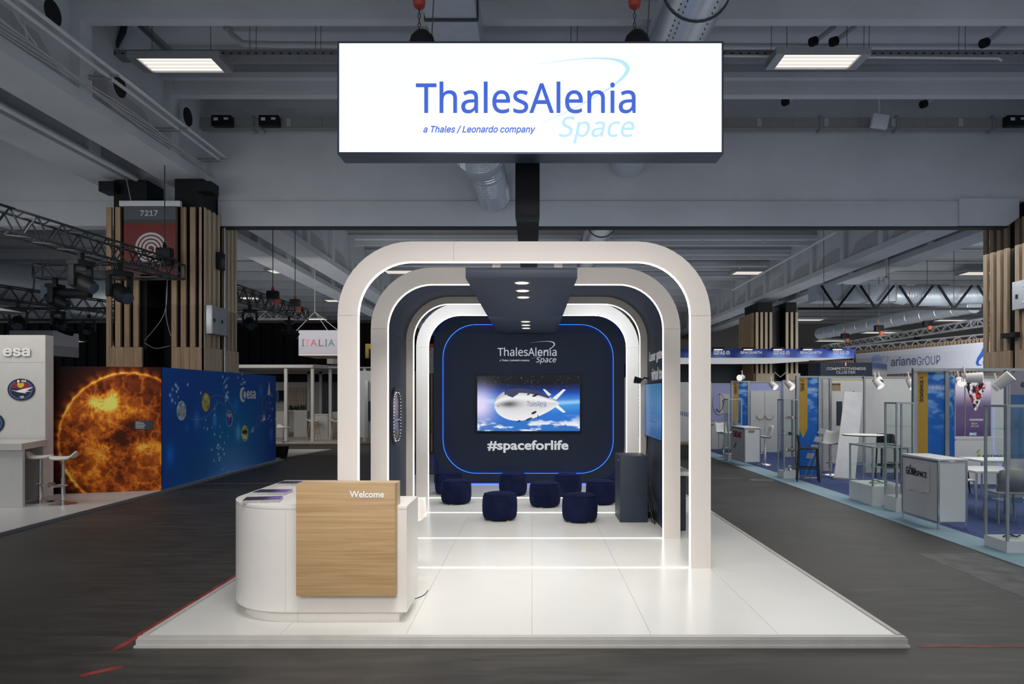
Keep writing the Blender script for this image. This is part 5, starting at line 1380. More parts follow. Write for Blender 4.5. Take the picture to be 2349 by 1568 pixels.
# ---- Italia hanging signs
M['italia'] = mat('lilac_white_box', (0.25, 0.245, 0.29), 0.5, var=0.02); M['italiaside'] = mat('cream_box_side', (0.42, 0.39, 0.38), 0.5, var=0.02)
M['itgreen'] = mat('green_print', (0.02, 0.10, 0.06), 0.5); M['itred'] = mat('red_print', (0.38, 0.03, 0.05), 0.5); M['itpink'] = mat('pink_print', (0.42, 0.12, 0.16), 0.5)
YI = 26.0
it = thing('hanging_box_sign', 'pale box sign reading ITALIA hanging left of the foremost arch', 'sign', W(720, 812, YI))
A_, B_ = W(685, 812, YI), W(790, 757, YI)
build('box', MB().box(A_.x, B_.x, YI, YI+2.3, A_.z, B_.z), M['italia'], it); L0 = W(672, 815, YI)
build('side_face', MB().prism([(A_.x-0.002, YI, A_.z-0.05), (A_.x-0.002, YI, B_.z), (A_.x-0.24, YI+0.9, B_.z-0.09), (A_.x-0.24, YI+0.9, A_.z-0.02)], (0.0, 0.6, 0)), M['italiaside'], it)
build('bottom_edge', MB().box(A_.x, B_.x, YI, YI+2.3, A_.z-0.05, A_.z-0.003), M['italiaside'], it)
xx_ = [(691, 699), (698, 711), (712, 727), (731, 742), (745, 751), (753, 767)]
for (xa, xb), ch, mm in zip(xx_, 'ITALIA', ('itgreen', 'itpink', 'itred', 'itgreen', 'itgreen', 'itgreen')):
    if ch == 'I': xs_a, xs_b = (xa+xb)/2-1.2, (xa+xb)/2+1.2
    else: xs_a, xs_b = xa, xb
    ptext('letter', ch, (xs_a, 778, xs_b, 793.5), YI-0.005, M[mm], it, fnt='', depth=0.003)
    if ch in 'IT': 
        m = MB(); 
        for yy_ in ((778,), (793,)):
            P_ = W(xa+1, yy_[0]+0.6, YI-0.006); Q_ = W(xb-1, yy_[0]-0.2, YI-0.006)
            if ch == 'I': m.box(P_.x, Q_.x, YI-0.008, YI-0.005, P_.z, Q_.z)
        if m.v: build('serif', m, M[mm], it)
m = MB(); c = W(722, 715, YI+1)
for px in (680, 752, 776): wire(m, c, W(px, 758, YI+0.3), 0.012)
wire(m, c, (c.x, c.y, 8.4), 0.012); build('wire_bridle', m, M['wirelight'], it)
it2 = thing('hanging_box_sign', 'smaller pale box sign tucked below the Italia sign', 'sign', W(765, 830, 30)); build('box', pb(750, 812, 800, 834, 30, 1.5), M['italiaside'], it2); build('front_face', pb(764, 812, 800, 834, 29.9, 0.05), M['italia'], it2)
it3 = thing('hanging_box_sign', 'pale box sign showing only a letter A above the cream booth wall', 'sign', W(100, 810, 26)); build('box', pb(20, 757, 122, 816, 26, 1.5), M['italia'], it3, bevel=0.05)
ptext('letter', 'A', (104, 780, 116, 796), 25.995, M['itgreen'], it3, fnt='', depth=0.003)
# ---- far left white pavilion
M['pav'] = mat('cream_pavilion_frame', (0.50, 0.485, 0.465), 0.5, var=0.03); M['pavfloor'] = wood('pale_plank_floor', (0.40, 0.36, 0.31), (0.52, 0.48, 0.42), (0.6, 6, 1), 2)
pv = thing('white_pavilion', 'cream post-and-beam pavilion behind the blue mural wall', 'pavilion', (-10, 30, 0))
build('floor_deck', MB().box(-13, -5.5, 27.7, 36, 0, 0.05), M['pavfloor'], pv)
for px, Y in ((655, 28.3), (716, 28.3), (757, 29.3), (708, 33.5), (735, 33.5), (836, 28.5)):
    x = (px-CX)*Y/F; build('post', MB().box(x-0.06, x+0.06, Y, Y+0.12, 0.05, HC+(CY-845)*Y/F), M['pav'], pv)
A_ = W(540, 843, 28.3); B_ = W(719, 836, 28.3); build('beam', MB().box(A_.x, B_.x, 28.25, 28.45, A_.z, B_.z), M['pav'], pv)
build('beam', MB().ob(W(719, 843, 28.3), W(840, 850, 31)-W(719, 843, 28.3), (0, 0.15, 0), (0, 0, 0.14)), M['pav'], pv)
build('beam', pb(540, 852, 840, 857, 33.5, 0.15), M['pav'], pv)
build('roof_panel', MB().box(-14, -6, 29, 36, 3.05, 3.1), M['pav'], pv)
build('rear_wall', pb(560, 876, 740, 1000, 35.4, 0.1), M['bw'], pv)
build('dark_panel', pb(739, 876, 752, 950, 34.8, 0.05), M['plaque'], pv); build('dark_panel', pb(760, 876, 800, 946, 34.8, 0.05), M['plaque'], pv)
build('black_header', pb(560, 858, 800, 875.5, 35.3, 0.05), M['black'], pv)
build('blue_poster', pb(630, 896, 640, 922, 34.9, 0.04), M['mblue'], pv); build('black_panel', pb(637, 895, 653, 919, 35.0, 0.04), M['black'], pv)
for (x0_, y0_, x1_, y1_, Y) in ((632, 945, 654, 1000, 31), (674, 943, 704, 993, 31.5), (718, 951, 752, 1010, 29.5), (760, 946, 800, 1000, 30.5)):
    Q = pb(x0_, y0_, x1_, y1_, Y, 0.5); t = thing('white_counter', {632: 'white counter partly hidden by the blue mural wall end', 674: 'white counter below the wooden lattice screen', 718: 'white counter behind the wood-legged stool', 760: 'white counter close to the foremost arch leg'}[x0_], 'counter', Q.v[0])
    zmin = min(v[2] for v in Q.v); Q.v = [(v[0], v[1], 0.05 if abs(v[2]-zmin) < 1e-6 else v[2]) for v in Q.v]; build('body', Q, M['pav'], t)
    zt3 = max(v[2] for v in Q.v); xs_ = [v[0] for v in Q.v]; build('top', MB().box(min(xs_)-0.03, max(xs_)+0.03, Y-0.03, Y+0.53, zt3+0.001, zt3+0.03), M['white'], t)
lt = thing('lattice_screen', 'pale wooden slat screen on the pavilion rear wall', 'screen', W(680, 940, 34.5))
for k in range(10):
    px = 661+k*4.05; build('slat', pb(px, 888, px+2.3, 941, 34.5, 0.05), M['slat2'], lt)
for yy in (897, 918, 935): build('rail', pb(660, yy, 701, yy+2, 34.56, 0.04), M['slat'], lt)
M['leaf'] = mat('dark_green_leaves', (0.035, 0.09, 0.02), 0.6, var=0.5)
pln = thing('planter', 'low row of green plants along the foot of the wooden slat screen', 'plant', W(680, 940, 34.2))
m = MB()
for k in range(90):
    c = W(661+random.random()*42, 941-random.random()*7, 34.2+random.random()*0.2); a = random.random()*6.28
    d1_ = Vector((math.cos(a)*0.10, math.sin(a)*0.03, 0.06+random.random()*0.12)); s_ = Vector((0.02, 0.02, 0)); m.poly([c, c+d1_*0.5+s_, c+d1_, c+d1_*0.5-s_])
build('leaves', m, M['leaf'], pln, kind='stuff'); build('trough', pb(661, 940, 704, 943, 34.1, 0.3), M['pav'], pln)
# wood-legged stools
ws = thing('wood_leg_stool', 'x', 'stool', (0, 0, 0))
m = MB(); 
for i in range(9):
    for j in range(9):
        u_, v_ = i/8*2-1, j/8*2-1; m.v.append((u_*0.23, v_*0.20, 0.76+0.04*u_*u_+0.10*max(0, -u_-0.5)+0.05*v_*v_))
for i in range(8):
    for j in range(8): a = i*9+j; m.f.append((a, a+9, a+10, a+1))
o_ = build('seat', m, M['white'], ws, smooth=True); q_ = o_.modifiers.new('thickness', 'SOLIDIFY'); q_.thickness = 0.03
for sx_ in (-1, 1):
    for sy_ in (-1, 1): build('leg', MB().tube([(sx_*0.12, sy_*0.12, 0.76), (sx_*0.24, sy_*0.22, 0)], [0.018, 0.012], 8), M['slat'], ws)
m = MB()
for a_, b_ in (((-1, -1), (1, -1)), ((1, -1), (1, 1)), ((1, 1), (-1, 1)), ((-1, 1), (-1, -1))): m.tube([(a_[0]*0.20, a_[1]*0.18, 0.28), (b_[0]*0.20, b_[1]*0.18, 0.28)], 0.007, 6)
build('footrest', m, M['chrome'], ws)
g = G(720, 1009, 0.05); ws.location = (g.x, g.y, 0.05); ws['label'] = 'white-seated wood-legged stool in the pavilion, fully visible'
g = G(773, 1009, 0.05); dup(ws, (g.x, g.y, 0.05), 0.4, 'white-seated wood-legged stool half hidden by the foremost arch leg')
g = G(832, 990, 0.05); dup(ws, (g.x, g.y, 0.05), 0.9, 'white-seated wood-legged stool seen between the two left arch legs')
# things seen between the arches on the left
gb = thing('grey_booth_wall', 'pale grey booth wall seen between the first and second left arch legs', 'partition', W(840, 1000, 27)); build('panel', pb(800, 850, 853, 1003, 27.2, 0.1), M['concdark'], gb); build('post', pb(837, 872, 844, 1003, 27, 0.1), M['alu'], gb)
build('slim_poster', pb(845, 920, 850, 965, 27.15, 0.03), M['plaque'], gb)
yb_ = thing('yellow_sign', 'yellow box sign seen high between the left arch legs', 'sign', W(845, 800, 32)); build('panel', pb(838, 788, 856, 821, 32, 0.2), mat('yellow_sign_face', (0.50, 0.34, 0.02), 0.5), yb_); build('dark_arch', pb(846, 800, 858, 822, 31.95, 0.04), M['black'], yb_)
# slat column and information board between the last arch and the screen wall
ib = thing('information_board', 'tall white information board with red header beside the screen wall', 'board', W(984, 830, 22)); build('panel', pb(976, 797, 994, 856, 22, 0.05), M['italiaside'], ib); build('red_header', pb(976, 788, 994, 796.5, 22, 0.05), mat('red_header', (0.45, 0.02, 0.02), 0.5), ib)
ptext('lettering', 'FAC', (977, 799, 990, 802.5), 21.995, M['black'], ib, fnt='inter', bold=0.02, depth=0.002); ptext('lettering', 'HALL 7', (977, 814, 991, 817.5), 21.995, M['black'], ib, fnt='inter', depth=0.002)
m = MB()
for k in range(14):
    Q = pb(978, 822+k*2.2, 985+3*math.sin(k*3), 822.8+k*2.2, 21.997, 0.002); n_ = len(m.v); m.v += Q.v; m.f += [tuple(i+n_ for i in f_) for f_ in Q.f]
build('text_lines', m, M['signdark'], ib)
c4_ = thing('clad_column', 'slatted timber column seen left of the screen wall with green leaves', 'column', W(980, 1070, 24))
build('core', pb(958, 856, 993, 1075, 24.2, 1.0), M['black'], c4_)
for px in (974, 980.5, 987.5): build('slat', pb(px, 857, px+4, 1065, 24, 0.1), M['slat'], c4_)
for px in (948, 962): build('slat', pb(px, 857, px+4, 1065, 24, 0.1), M['slat'], c4_)
build('plank_base', pb(946, 1065, 996, 1076, 23.98, 0.12), M['slat2'], c4_)
m = MB()
for k in range(120):
    c = W(960+random.random()*30, 955+random.random()*38, 23.9); a = random.random()*6.28; d1_ = Vector((math.cos(a)*0.07, 0.0, math.sin(a)*0.10)); s_ = Vector((0.02, -0.02, 0.01)); m.poly([c, c+d1_*0.5+s_, c+d1_, c+d1_*0.5-s_])
M['brightleaf'] = mat('bright_green_leaves', (0.22, 0.42, 0.02), 0.5, var=0.4); build('leaves', m, M['brightleaf'], c4_, kind='stuff')
rg = build('patterned_carpet', MB().box(-3.4, 2.6, 17.2, 22.5, 0.001, 0.012), mat('blue_streaked_carpet', (0.10, 0.12, 0.26), 0.8, var=0.9, scale=5, stretch=(0.4, 3, 1))); tag(rg, 'blue streaked carpet on the floor behind the screen wall', 'carpet')
# white booth shells behind the stand on the right, seen through the arches
bb2 = thing('white_display_wall', 'white booth wall with printed dark text panel seen right of the screen wall', 'partition', W(1460, 1000, 20)); build('panel', pb(1425, 865, 1476, 1010, 20.2, 0.1), M['bwhite'], bb2)
build('navy_panel', pb(1461, 840, 1476, 1003, 20.0, 0.06), M['navy'], bb2); build('low_wall', pb(1425, 1003, 1500, 1045, 19.8, 0.1), M['bwhite'], bb2)
m = MB()
for k in range(5):
    Q = pb(1464, 893+k*8.2, 1472, 896+k*8.2, 19.99, 0.004); n_ = len(m.v); m.v += Q.v; m.f += [tuple(i+n_ for i in f_) for f_ in Q.f]
build('text_lines', m, M['print'], bb2)
bb3 = thing('white_display_wall', 'white booth wall with blue hatch marks seen between the right arch legs', 'partition', W(1575, 990, 24)); build('panel', pb(1560, 876, 1632, 1020, 26, 0.1), M['bwhite'], bb3)
m = MB()
for k in range(6):
    A_ = W(1560+k*4.5, 942+k, 25.99); m.prism([A_, A_+Vector((0.035, 0, 0)), A_+Vector((0.055, 0, -0.16)), A_+Vector((0.02, 0, -0.16))], (0, 0.004, 0))
build('blue_stripes', m, mat('hatch_blue', (0.18, 0.22, 0.5), 0.5), bb3)
bbx = thing('wooden_crate', 'dark wooden crate seen between the right arch legs', 'crate', G(1575, 1050)); g = G(1572, 1052)
build('body', MB().box(g.x-0.6, g.x+0.25, g.y, g.y+0.8, 0, 0.42), M['signdark'], bbx); build('lid', MB().box(g.x-0.62, g.x+0.27, g.y-0.02, g.y+0.82, 0.422, 0.47), M['slat3'], bbx)
# ================================================================== right: booth row on blue carpet
M['bluecarpet'] = mat('royal_blue_carpet', (0.040, 0.068, 0.20), 0.9, var=0.15, scale=8, bump=0.2, bscale=200)
M['palecarpet'] = mat('pale_blue_carpet_strip', (0.31, 0.45, 0.52), 0.85, var=0.05, scale=4)
o_ = build('blue_carpet', MB().box(6.10, 16, 7.0, 27.5, 0.0003, 0.008), M['bluecarpet']); tag(o_, 'royal blue carpet under the row of small booths at right', 'carpet')
o_ = build('carpet_border', MB().box(5.56, 6.098, 7.0, 27.5, 0.0003, 0.009), M['palecarpet']); tag(o_, 'pale blue carpet strip edging the aisle at right', 'carpet')
ZC_ = 0.01
M['lav'] = mat('lavender_panel', (0.40, 0.43, 0.72), 0.5, var=0.03); M['ochre'] = mat('ochre_banner_print', (0.47, 0.28, 0.035), 0.5, var=0.06)
M['ochrelight'] = mat('light_ochre_print', (0.62, 0.42, 0.09), 0.5); M['blackprint'] = mat('black_print', (0.02, 0.02, 0.025), 0.5)
M['booth'] = mat('booth_white_infill', (0.66, 0.66, 0.64), 0.5, var=0.02); M['greyprint'] = mat('soft_grey_print', (0.42, 0.42, 0.43), 0.5)
def wallpanel(label, x0, x1, Y, h=2.40, m=None, name='booth_partition', posts=True, base=ZC_, z0=None):
    t = thing(name, label, 'partition', ((x0+x1)/2, Y, base))
    n = max(1, round((x1-x0)/1.0)); w_ = (x1-x0)/n
    for k in range(n): build('infill_panel', MB().box(x0+k*w_+0.02, x0+(k+1)*w_-0.02, Y, Y+0.02, (z0 or base)+0.02, h-0.04), m or M['booth'], t)
    if posts:
        for k in range(n+1): build('post', MB().box(x0+k*w_-0.02, x0+k*w_+0.02, Y-0.012, Y+0.03, base, h), M['alu'], t)
    build('top_rail', MB().box(x0-0.02, x1+0.02, Y-0.014, Y+0.034, h-0.04+0.002, h+0.002), M['alu'], t)
    return t
def sidepanel(label, X, y0, y1, h=2.40, m=None):
    t = thing('booth_partition', label, 'partition', (X, (y0+y1)/2, ZC_))
    n = max(1, round((y1-y0)/1.0)); w_ = (y1-y0)/n
    for k in range(n): build('infill_panel', MB().box(X, X+0.02, y0+k*w_+0.02, y0+(k+1)*w_-0.02, ZC_+0.02, h-0.04), m or M['booth'], t)
    for k in range(n+1): build('post', MB().box(X-0.012, X+0.03, y0+k*w_-0.02, y0+k*w_+0.02, ZC_, h), M['alu'], t)
    build('top_rail', MB().box(X-0.014, X+0.034, y0, y1, h-0.038, h+0.002), M['alu'], t)
    return t
def bluepanel(u, v):
    c = np.ones(u.shape+(3,))*L3((42, 98, 170)); n = fbm(u, v, 2, 26, 3, 21); st_ = fbm(u, v, 30, 3, 2, 22)
    c = mixc(c, np.ones_like(c)*L3((32, 86, 164)), np.clip(st_*0.8, 0, 1)); c = mixc(c, np.ones_like(c)*L3((130, 175, 220)), 0.9*np.clip((n-0.48)*5, 0, 1)*sst(0.45, 0.85, v))
    c = mixc(c, np.ones_like(c)*L3((190, 210, 230)), 0.7*np.exp(-((v-0.88)/0.018)**2)*np.clip(st_*1.6, 0, 1))
    return c/0.75
M['bluepanel'] = vcol('blue_streak_print', 0.35)
def totem(name_, code, label, xa, xm, xb, Y, y_top, txt_px, tip=None, ybot=None):
    # printed name panel: ochre band + blue band between aluminium posts; pixels on plane Y
    t = thing('name_panel', label, 'panel', ((xa+xb-2*CX)/2*Y/F, Y, ZC_))
    zt = HC+(CY-y_top)*Y/F; X = lambda p: (p-CX)*Y/F
    for p in (xa, xb): build('post', MB().box(X(p)-0.035, X(p)+0.035, Y-0.03, Y+0.04, ZC_, zt), M['alu'], t)
    build('top_rail', MB().box(X(xa), X(xb), Y-0.02, Y+0.03, zt-0.04, zt), M['alu'], t)
    paint('blue_print', 20, 140, (X(xa)+0.036, Y, ZC_+0.05), (1, 0, 0), (0, 0, 1), X(xb)-X(xa)-0.072, zt-0.095-ZC_, bluepanel, M['bluepanel'], t)
    build('infill_panel', MB().box(X(xa)+0.036, X(xb)-0.036, Y+0.003, Y+0.02, ZC_+0.05, zt-0.045), M['booth'], t)
    zb_ = (HC+(CY-tip)*Y/F) if tip else ZC_+0.06
    P = [(X(xa)+0.036, Y-0.004, zt-0.045), (X(xa)+0.036, Y-0.004, zb_+(0.22 if tip else 0)), ((X(xa)+0.036+X(xm))/2, Y-0.004, zb_), (X(xm), Y-0.004, zb_+(0.22 if tip else 0)), (X(xm), Y-0.004, zt-0.045)]
    build('ochre_band', MB().poly(P), M['ochre'], t)
    x0_, y0_, x1_, y1_ = txt_px
    A_, B_ = W(x0_, y0_, Y-0.006), W(x1_, y1_, Y-0.006)
    build('lettering', text_mb(name_, (B_.x, Y-0.006, B_.z), (0, 0, 1), (-1, 0, 0), A_.z-B_.z, B_.x-A_.x, fnt='inter', bold=0.01), M['blackprint'], t)
    w3 = (x1_-x0_)
    build('lettering', text_mb(code, ((W((xa+xm)/2-w3*0.45, 0, Y)).x, Y-0.006, W(0, y0_-w3*0.5, Y).z), (1, 0, 0), (0, 0, 1), w3*0.9*Y/F, w3*0.55*Y/F, fnt='inter'), M['blackprint'], t)
    return t
totem('GOMSPACE', 'F30', 'ochre and blue name panel nearest the viewer, between aluminium posts', 2098, 2128, 2171, 12.35, 847, (2110, 872, 2118, 921))
totem('TRAD', 'F34', 'ochre and blue name panel whose ochre band ends in an arrow tip', 1829, 1852, 1880, 16.45, 862, (1837, 878, 1845, 897), tip=1005)
totem('EREMS', 'F36', 'ochre and blue name panel farthest down the row of booths', 1679, 1694, 1717, 22.3, 873, (1685, 885, 1690, 902), tip=978)
# blue return beside the GOMSPACE panel
t = thing('name_panel', 'narrow blue panel with aluminium post right of the nearest ochre name panel', 'panel', (7.5, 12.9, ZC_)); Q = W(2177, 870, 12.8); R_ = W(2190, 868, 12.8)
paint('blue_print', 8, 120, (Q.x, 12.8, ZC_+0.03), (1, 0, 0), (0, 0, 1), R_.x-Q.x, 2.25, bluepanel, M['bluepanel'], t); build('backing', MB().box(Q.x, R_.x, 12.803, 12.83, ZC_, 2.30), M['booth'], t)
X_ = lambda p, Y: (p-CX)*Y/F
wallpanel('white booth wall behind the round bar table', X_(1983, 17.2), X_(2110, 17.2), 17.2)
wallpanel('white booth wall with doorway reveal beside the arrow-tipped name panel', X_(1886, 17.6), X_(1906, 17.6), 17.6)
dw = thing('doorway_frame', 'aluminium doorway header between arrow-tipped name panel and white wall with shelves beyond', 'door frame', (X_(1940, 17.3), 17.3, ZC_))
build('header', pb(1880, 862, 1984, 868, 17.25, 0.06), M['alu'], dw); build('post', pb(1903, 868, 1907, 1075, 17.25, 0.05), M['alu'], dw)
build('yellow_strip', pb(1908, 870, 1980, 872, 17.24, 0.02), mat('yellow_strip', (0.45, 0.42, 0.03), 0.5), dw)
build('wood_panel', pb(1908, 878, 1928, 896, 18.5, 0.03), M['slat'], dw); build('back_wall', pb(1886, 868, 1985, 1060, 19.0, 0.05), M['booth'], dw); build('dark_screen', pb(1920, 920, 1932, 976, 18.4, 0.04), M['plaque'], dw)
m = MB()
for k in range(5):
    Q_ = pb(1910+k*4, 880, 1912+k*4, 882.5, 18.49, 0.01); n_ = len(m.v); m.v += Q_.v; m.f += [tuple(i+n_ for i in f_) for f_ in Q_.f]
build('dark_holes', m, M['black'], dw)
tl = wallpanel('lavender-topped booth wall with large white double-door print', X_(1719, 23.6), X_(1793, 23.6), 23.6, 2.40, M['lav'])
build('door_print', pb(1722, 896, 1788, 1052, 23.57, 0.02), M['booth'], tl)
m = MB(); Q_ = pb(1754.4, 896, 1755.2, 1052, 23.56, 0.008); m.v += Q_.v; m.f += Q_.f; build('door_gap', m, M['greyprint'], tl)
for sx_ in (-1, 1):
    P_ = [W(1755+sx_*(10-9*math.cos(a)), 952+9*math.sin(a)*1.0, 23.55) for a in [PI*k/10 for k in range(11)]]
    build('printed_scroll', MB().tube(P_, 0.012, 4), M['greyprint'], tl)
wallpanel('white booth wall between the lavender wall and the arrow-tipped name panel', X_(1796, 21.5), X_(1832, 21.5), 21.5)
t = wallpanel('lavender booth wall with gym-like equipment print right of the foremost arch', X_(1632, 25.5), X_(1680, 25.5), 25.5, 2.36, M['lav'])
build('printed_wheel', MB().tube([W(1650+13*math.cos(a), 925+24*math.sin(a), 25.47) for a in [2*PI*k/28 for k in range(28)]], 0.02, 5, closed=True), M['booth'], t)
build('printed_wheel', MB().tube([W(1650+9*math.cos(a), 925+18*math.sin(a), 25.47) for a in [PI*k/14-0.5 for k in range(14)]], 0.015, 5), M['plaque'], t)
build('printed_sheet', pb(1652, 903, 1674, 948, 25.48, 0.01), M['booth'], t)
ca = thing('low_cabinet', 'white two-door low cabinet under the lavender equipment wall', 'cabinet', (X_(1655, 24.8), 24.8, ZC_)); build('body', pb(1631, 968, 1680, 1035, 24.9, 0.4), M['booth'], ca)
for k in range(2):
    d_ = build('door', pb(1632+k*17, 970, 1647+k*17+1, 1032, 24.87, 0.02), M['booth'], ca); build('handle', pb(1633+k*17, 973, 1637+k*17, 974.5, 24.85, 0.02), M['darkmetal'], d_)
# right-hand booth (white walls with posters)
tr_ = wallpanel('white booth wall with purple posters at right', X_(2190, 15.3), X_(2330, 15.3), 15.3, 2.36)
def poster(u, v, seed=31, big=True):
    c = np.ones(u.shape+(3,))*L3((82, 68, 98)); c = mixc(c, np.ones_like(c)*L3((210, 200, 215)), sst(0.5, 1.0, v)*0.85); c = mixc(c, np.ones_like(c)*L3((60, 48, 80)), sst(0.3, 0.0, v)*0.7)
    n = fbm(u, v, 9, 16, 4, seed); n2 = fbm(u, v, 12, 22, 3, seed+1)
    reg = (np.abs(u-0.4)*1.5 < (v-0.42)*1.2) & (v > 0.42) & (v < 0.98) & (u < 0.8)
    if big:
        ph = np.where((n > 0.55)[..., None], L3((210, 205, 200)), np.where((n > 0.47)[..., None], L3((120, 90, 95)), L3((30, 28, 35)))); ph = np.where((n2 > 0.66)[..., None], L3((170, 45, 45)), ph); c = np.where(reg[..., None], ph, c)
    return c/0.5
M['poster'] = vcol('purple_poster_print', 0.4)
Yp = 15.25
for lb_, xa, xb, big in (('large purple poster with crowd photograph at right', 2215, 2273, True), ('narrow purple poster at the left of the crowd poster', 2192, 2212, False)):
    t = thing('wall_poster', lb_, 'poster', W((xa+xb)/2, 990, Yp)); A_, B_ = W(xa, 1000, Yp), W(xb, 874, Yp)
    build('board', MB().box(A_.x, B_.x, Yp, Yp+0.03, A_.z, B_.z), M['booth'], t)
    paint('print', 60, 120, (A_.x, Yp-0.002, A_.z), (1, 0, 0), (0, 0, 1), B_.x-A_.x, B_.z-A_.z, (lambda u, v: poster(u, v, 31, True)) if big else (lambda u, v: poster(u, v, 40, False)), M['poster'], t)
    if big:
        ptext('lettering', 'SPACE MEETINGS VENETO', (2224, 960, 2255, 965), Yp-0.004, M['print'], t, fnt='inter', bold=0.02); ptext('lettering', 'VENICE, ITALY', (2228, 969, 2242, 974), Yp-0.004, M['print'], t, fnt='inter'); ptext('lettering', 'MAY 15-17, 2023', (2228, 975, 2245, 980), Yp-0.004, M['print'], t, fnt='inter'); ptext('lettering', 'SPACE', (2224, 992, 2240, 998), Yp-0.004, M['signcyan'], t, fnt='inter')
rc = thing('low_partition', 'low white reception wall with green dots and black lettering', 'partition', (X_(2250, 14.6), 14.6, ZC_)); Q_ = pb(2190, 1012, 2330, 1110, 14.6, 0.08); build('panel', Q_, M['booth'], rc); build('rail', pb(2190, 1001, 2330, 1006, 14.6, 0.06), M['booth'], rc)
for (px, py, r_) in ((2243, 1035, 0.022), (2247, 1031, 0.018), (2246, 1044, 0.036)): c = W(px, py, 14.59); build('green_dot', MB().tube([c, c+Vector((0, 0.008, 0))], r_, 14), mat('lime_dot', (0.33, 0.55, 0.03), 0.5), rc)
ptext('lettering', 'GAUSS', (2253, 1043, 2300, 1059), 14.592, M['blackprint'], rc, fnt='inter', bold=0.02)
gp = thing('name_panel', 'blue panel with white header and letter G at the right edge', 'panel', (X_(2340, 11.4), 11.4, ZC_)); Yg = 11.4
for p in (2307, 2312): build('post', MB().box(X_(p, Yg), X_(p, Yg)+0.03, Yg-0.02, Yg+0.05, ZC_, 2.36), M['alu'], gp)
build('header_board', pb(2316, 853, 2420, 905, Yg, 0.03), M['italia'], gp); build('blue_board', pb(2316, 905, 2420, 1052, Yg, 0.03), mat('deep_teal_blue_print', (0.03, 0.11, 0.25), 0.4, var=0.5, scale=2), gp); build('grey_board', pb(2316, 1052, 2420, 1140, Yg, 0.03), M['greyprint'], gp)
ptext('lettering', 'G', (2342, 876, 2352, 887), Yg-0.003, M['blackprint'], gp, fnt='inter', bold=0.03); ptext('lettering', 'CU', (2340, 1074, 2356, 1080), Yg-0.003, M['print'], gp, fnt='inter')
hr = thing('header_rail', 'long aluminium header rail carrying the spotlights of the right booths', 'rail', (X_(2200, 12.3), 12.3, 2.36)); build('rail', MB().box(X_(2094, 12.3), X_(2349, 12.3)+1.0, 12.28, 12.34, 2.37, 2.42), M['alu'], hr); build('rear_rail', MB().bar(W(2180, 866, 13.5), W(2300, 848, 12.4), 0.05), M['alu'], hr)
# spotlights
def spot(px, py, Y, lb, s, dx, dz, glowing=True):
    c = W(px, py, Y); t = thing('booth_spotlight', lb, 'spotlight', c); e = c+Vector((dx, -0.12, dz))*s
    build('body', MB().tube([c, e], [0.075*s, 0.095*s], 16), M['white'], t, smooth=True); build('lens', MB().tube([e, e+(e-c).normalized()*0.006], 0.088*s, 16), M['spotlens'] if glowing else M['alu'], t)
    build('arm', MB().tube([c+Vector((0, 0, 0.02)), c+Vector((0, 0.06, 0.20*s))], 0.014*s, 8), M['white'], t)
    for k in range(2): build('cooling_fin', MB().tube([c+(c-e)*(0.10+0.1*k), c+(c-e)*(0.13+0.1*k)], 0.07*s, 14), M['white'], t)
M['spotlens'] = glow('spotlight_lens', (1.0, 0.97, 0.92), 0.9)
spot(2287, 885, 11.0, 'big white spotlight on the header rail near the right edge', 1.0, 0.14, 0.16)
spot(2215, 866, 12.2, 'white ribbed spotlight pointing right on the header rail', 1.0, 0.22, 0.0); spot(2200, 872, 12.6, 'white spotlight facing the viewer next to the blue return panel', 0.9, -0.02, -0.05)
spot(2009, 873, 16.6, 'white spotlight at left on the wall behind the bar table', 1.0, 0.06, -0.14); spot(2086, 873, 14.5, 'white spotlight immediately left of the nearest ochre name panel', 0.9, 0.03, -0.16)
spot(1807, 878, 19.8, 'white spotlight above the tall glass case by the arrow-tipped name panel', 1.1, 0.08, -0.12); spot(1770, 880, 21.5, 'white spotlight above the double-door print', 1.1, 0.07, -0.10); spot(1703, 865, 22, 'white spotlight over the farthest ochre name panel', 1.1, -0.12, -0.02)
spot(2018, 868, 16.9, 'unlit white spotlight just behind the one over the bar table', 0.8, -0.05, -0.1, False)
# counters
def counter(label, x0, x1, y0, y1, h, text=None, txt=None, sheet=None):
    t = thing('booth_counter', label, 'counter', ((x0+x1)/2, (y0+y1)/2, ZC_)); zb_ = ZC_+0.09
    build('front_panel', MB().box(x0, x0+0.015, y0+0.022, y1-0.022, zb_+0.02, h-0.03), M['bwhite'], t); build('end_panel', MB().box(x0+0.022, x1-0.022, y0, y0+0.015, zb_+0.02, h-0.03), M['bwhite'], t); build('rear_panel', MB().box(x0+0.022, x1-0.022, y1-0.015, y1, zb_+0.02, h-0.03), M['bwhite'], t)
    for x in (x0-0.005, x1-0.02):
        for y in (y0-0.005, y1-0.02): build('leg', MB().box(x, x+0.025, y, y+0.025, ZC_, h-0.002), M['chrome'], t)
    m = MB()
    for z in (zb_, h-0.03): m.box(x0-0.003, x0+0.02, y0, y1, z, z+0.02); m.box(x0, x1, y0-0.003, y0+0.02, z, z+0.02); m.box(x1-0.02, x1, y0, y1, z, z+0.02); m.box(x0, x1, y1-0.02, y1, z, z+0.02)
    build('rails', m, M['chrome'], t); build('worktop', MB().box(x0-0.01, x1+0.01, y0-0.01, y1+0.01, h, h+0.025), M['bwhite'], t, bevel=0.003)
    return t
t = counter('white counter near the viewer with a crinkled paper sign taped to its front', 5.86, 6.28, 10.07, 11.05, 1.00)
m = MB(); 
for i in range(9):
    for j in range(9): m.v.append((5.855-0.003-0.006*abs(math.sin(i*1.7+j*0.9)), 10.93-0.66*i/8, 0.50+0.42*j/8-(0.03 if j == 0 and i in (0, 1, 5) else 0)))
for i in range(8):
    for j in range(8): a = i*9+j; m.f.append((a, a+9, a+10, a+1))
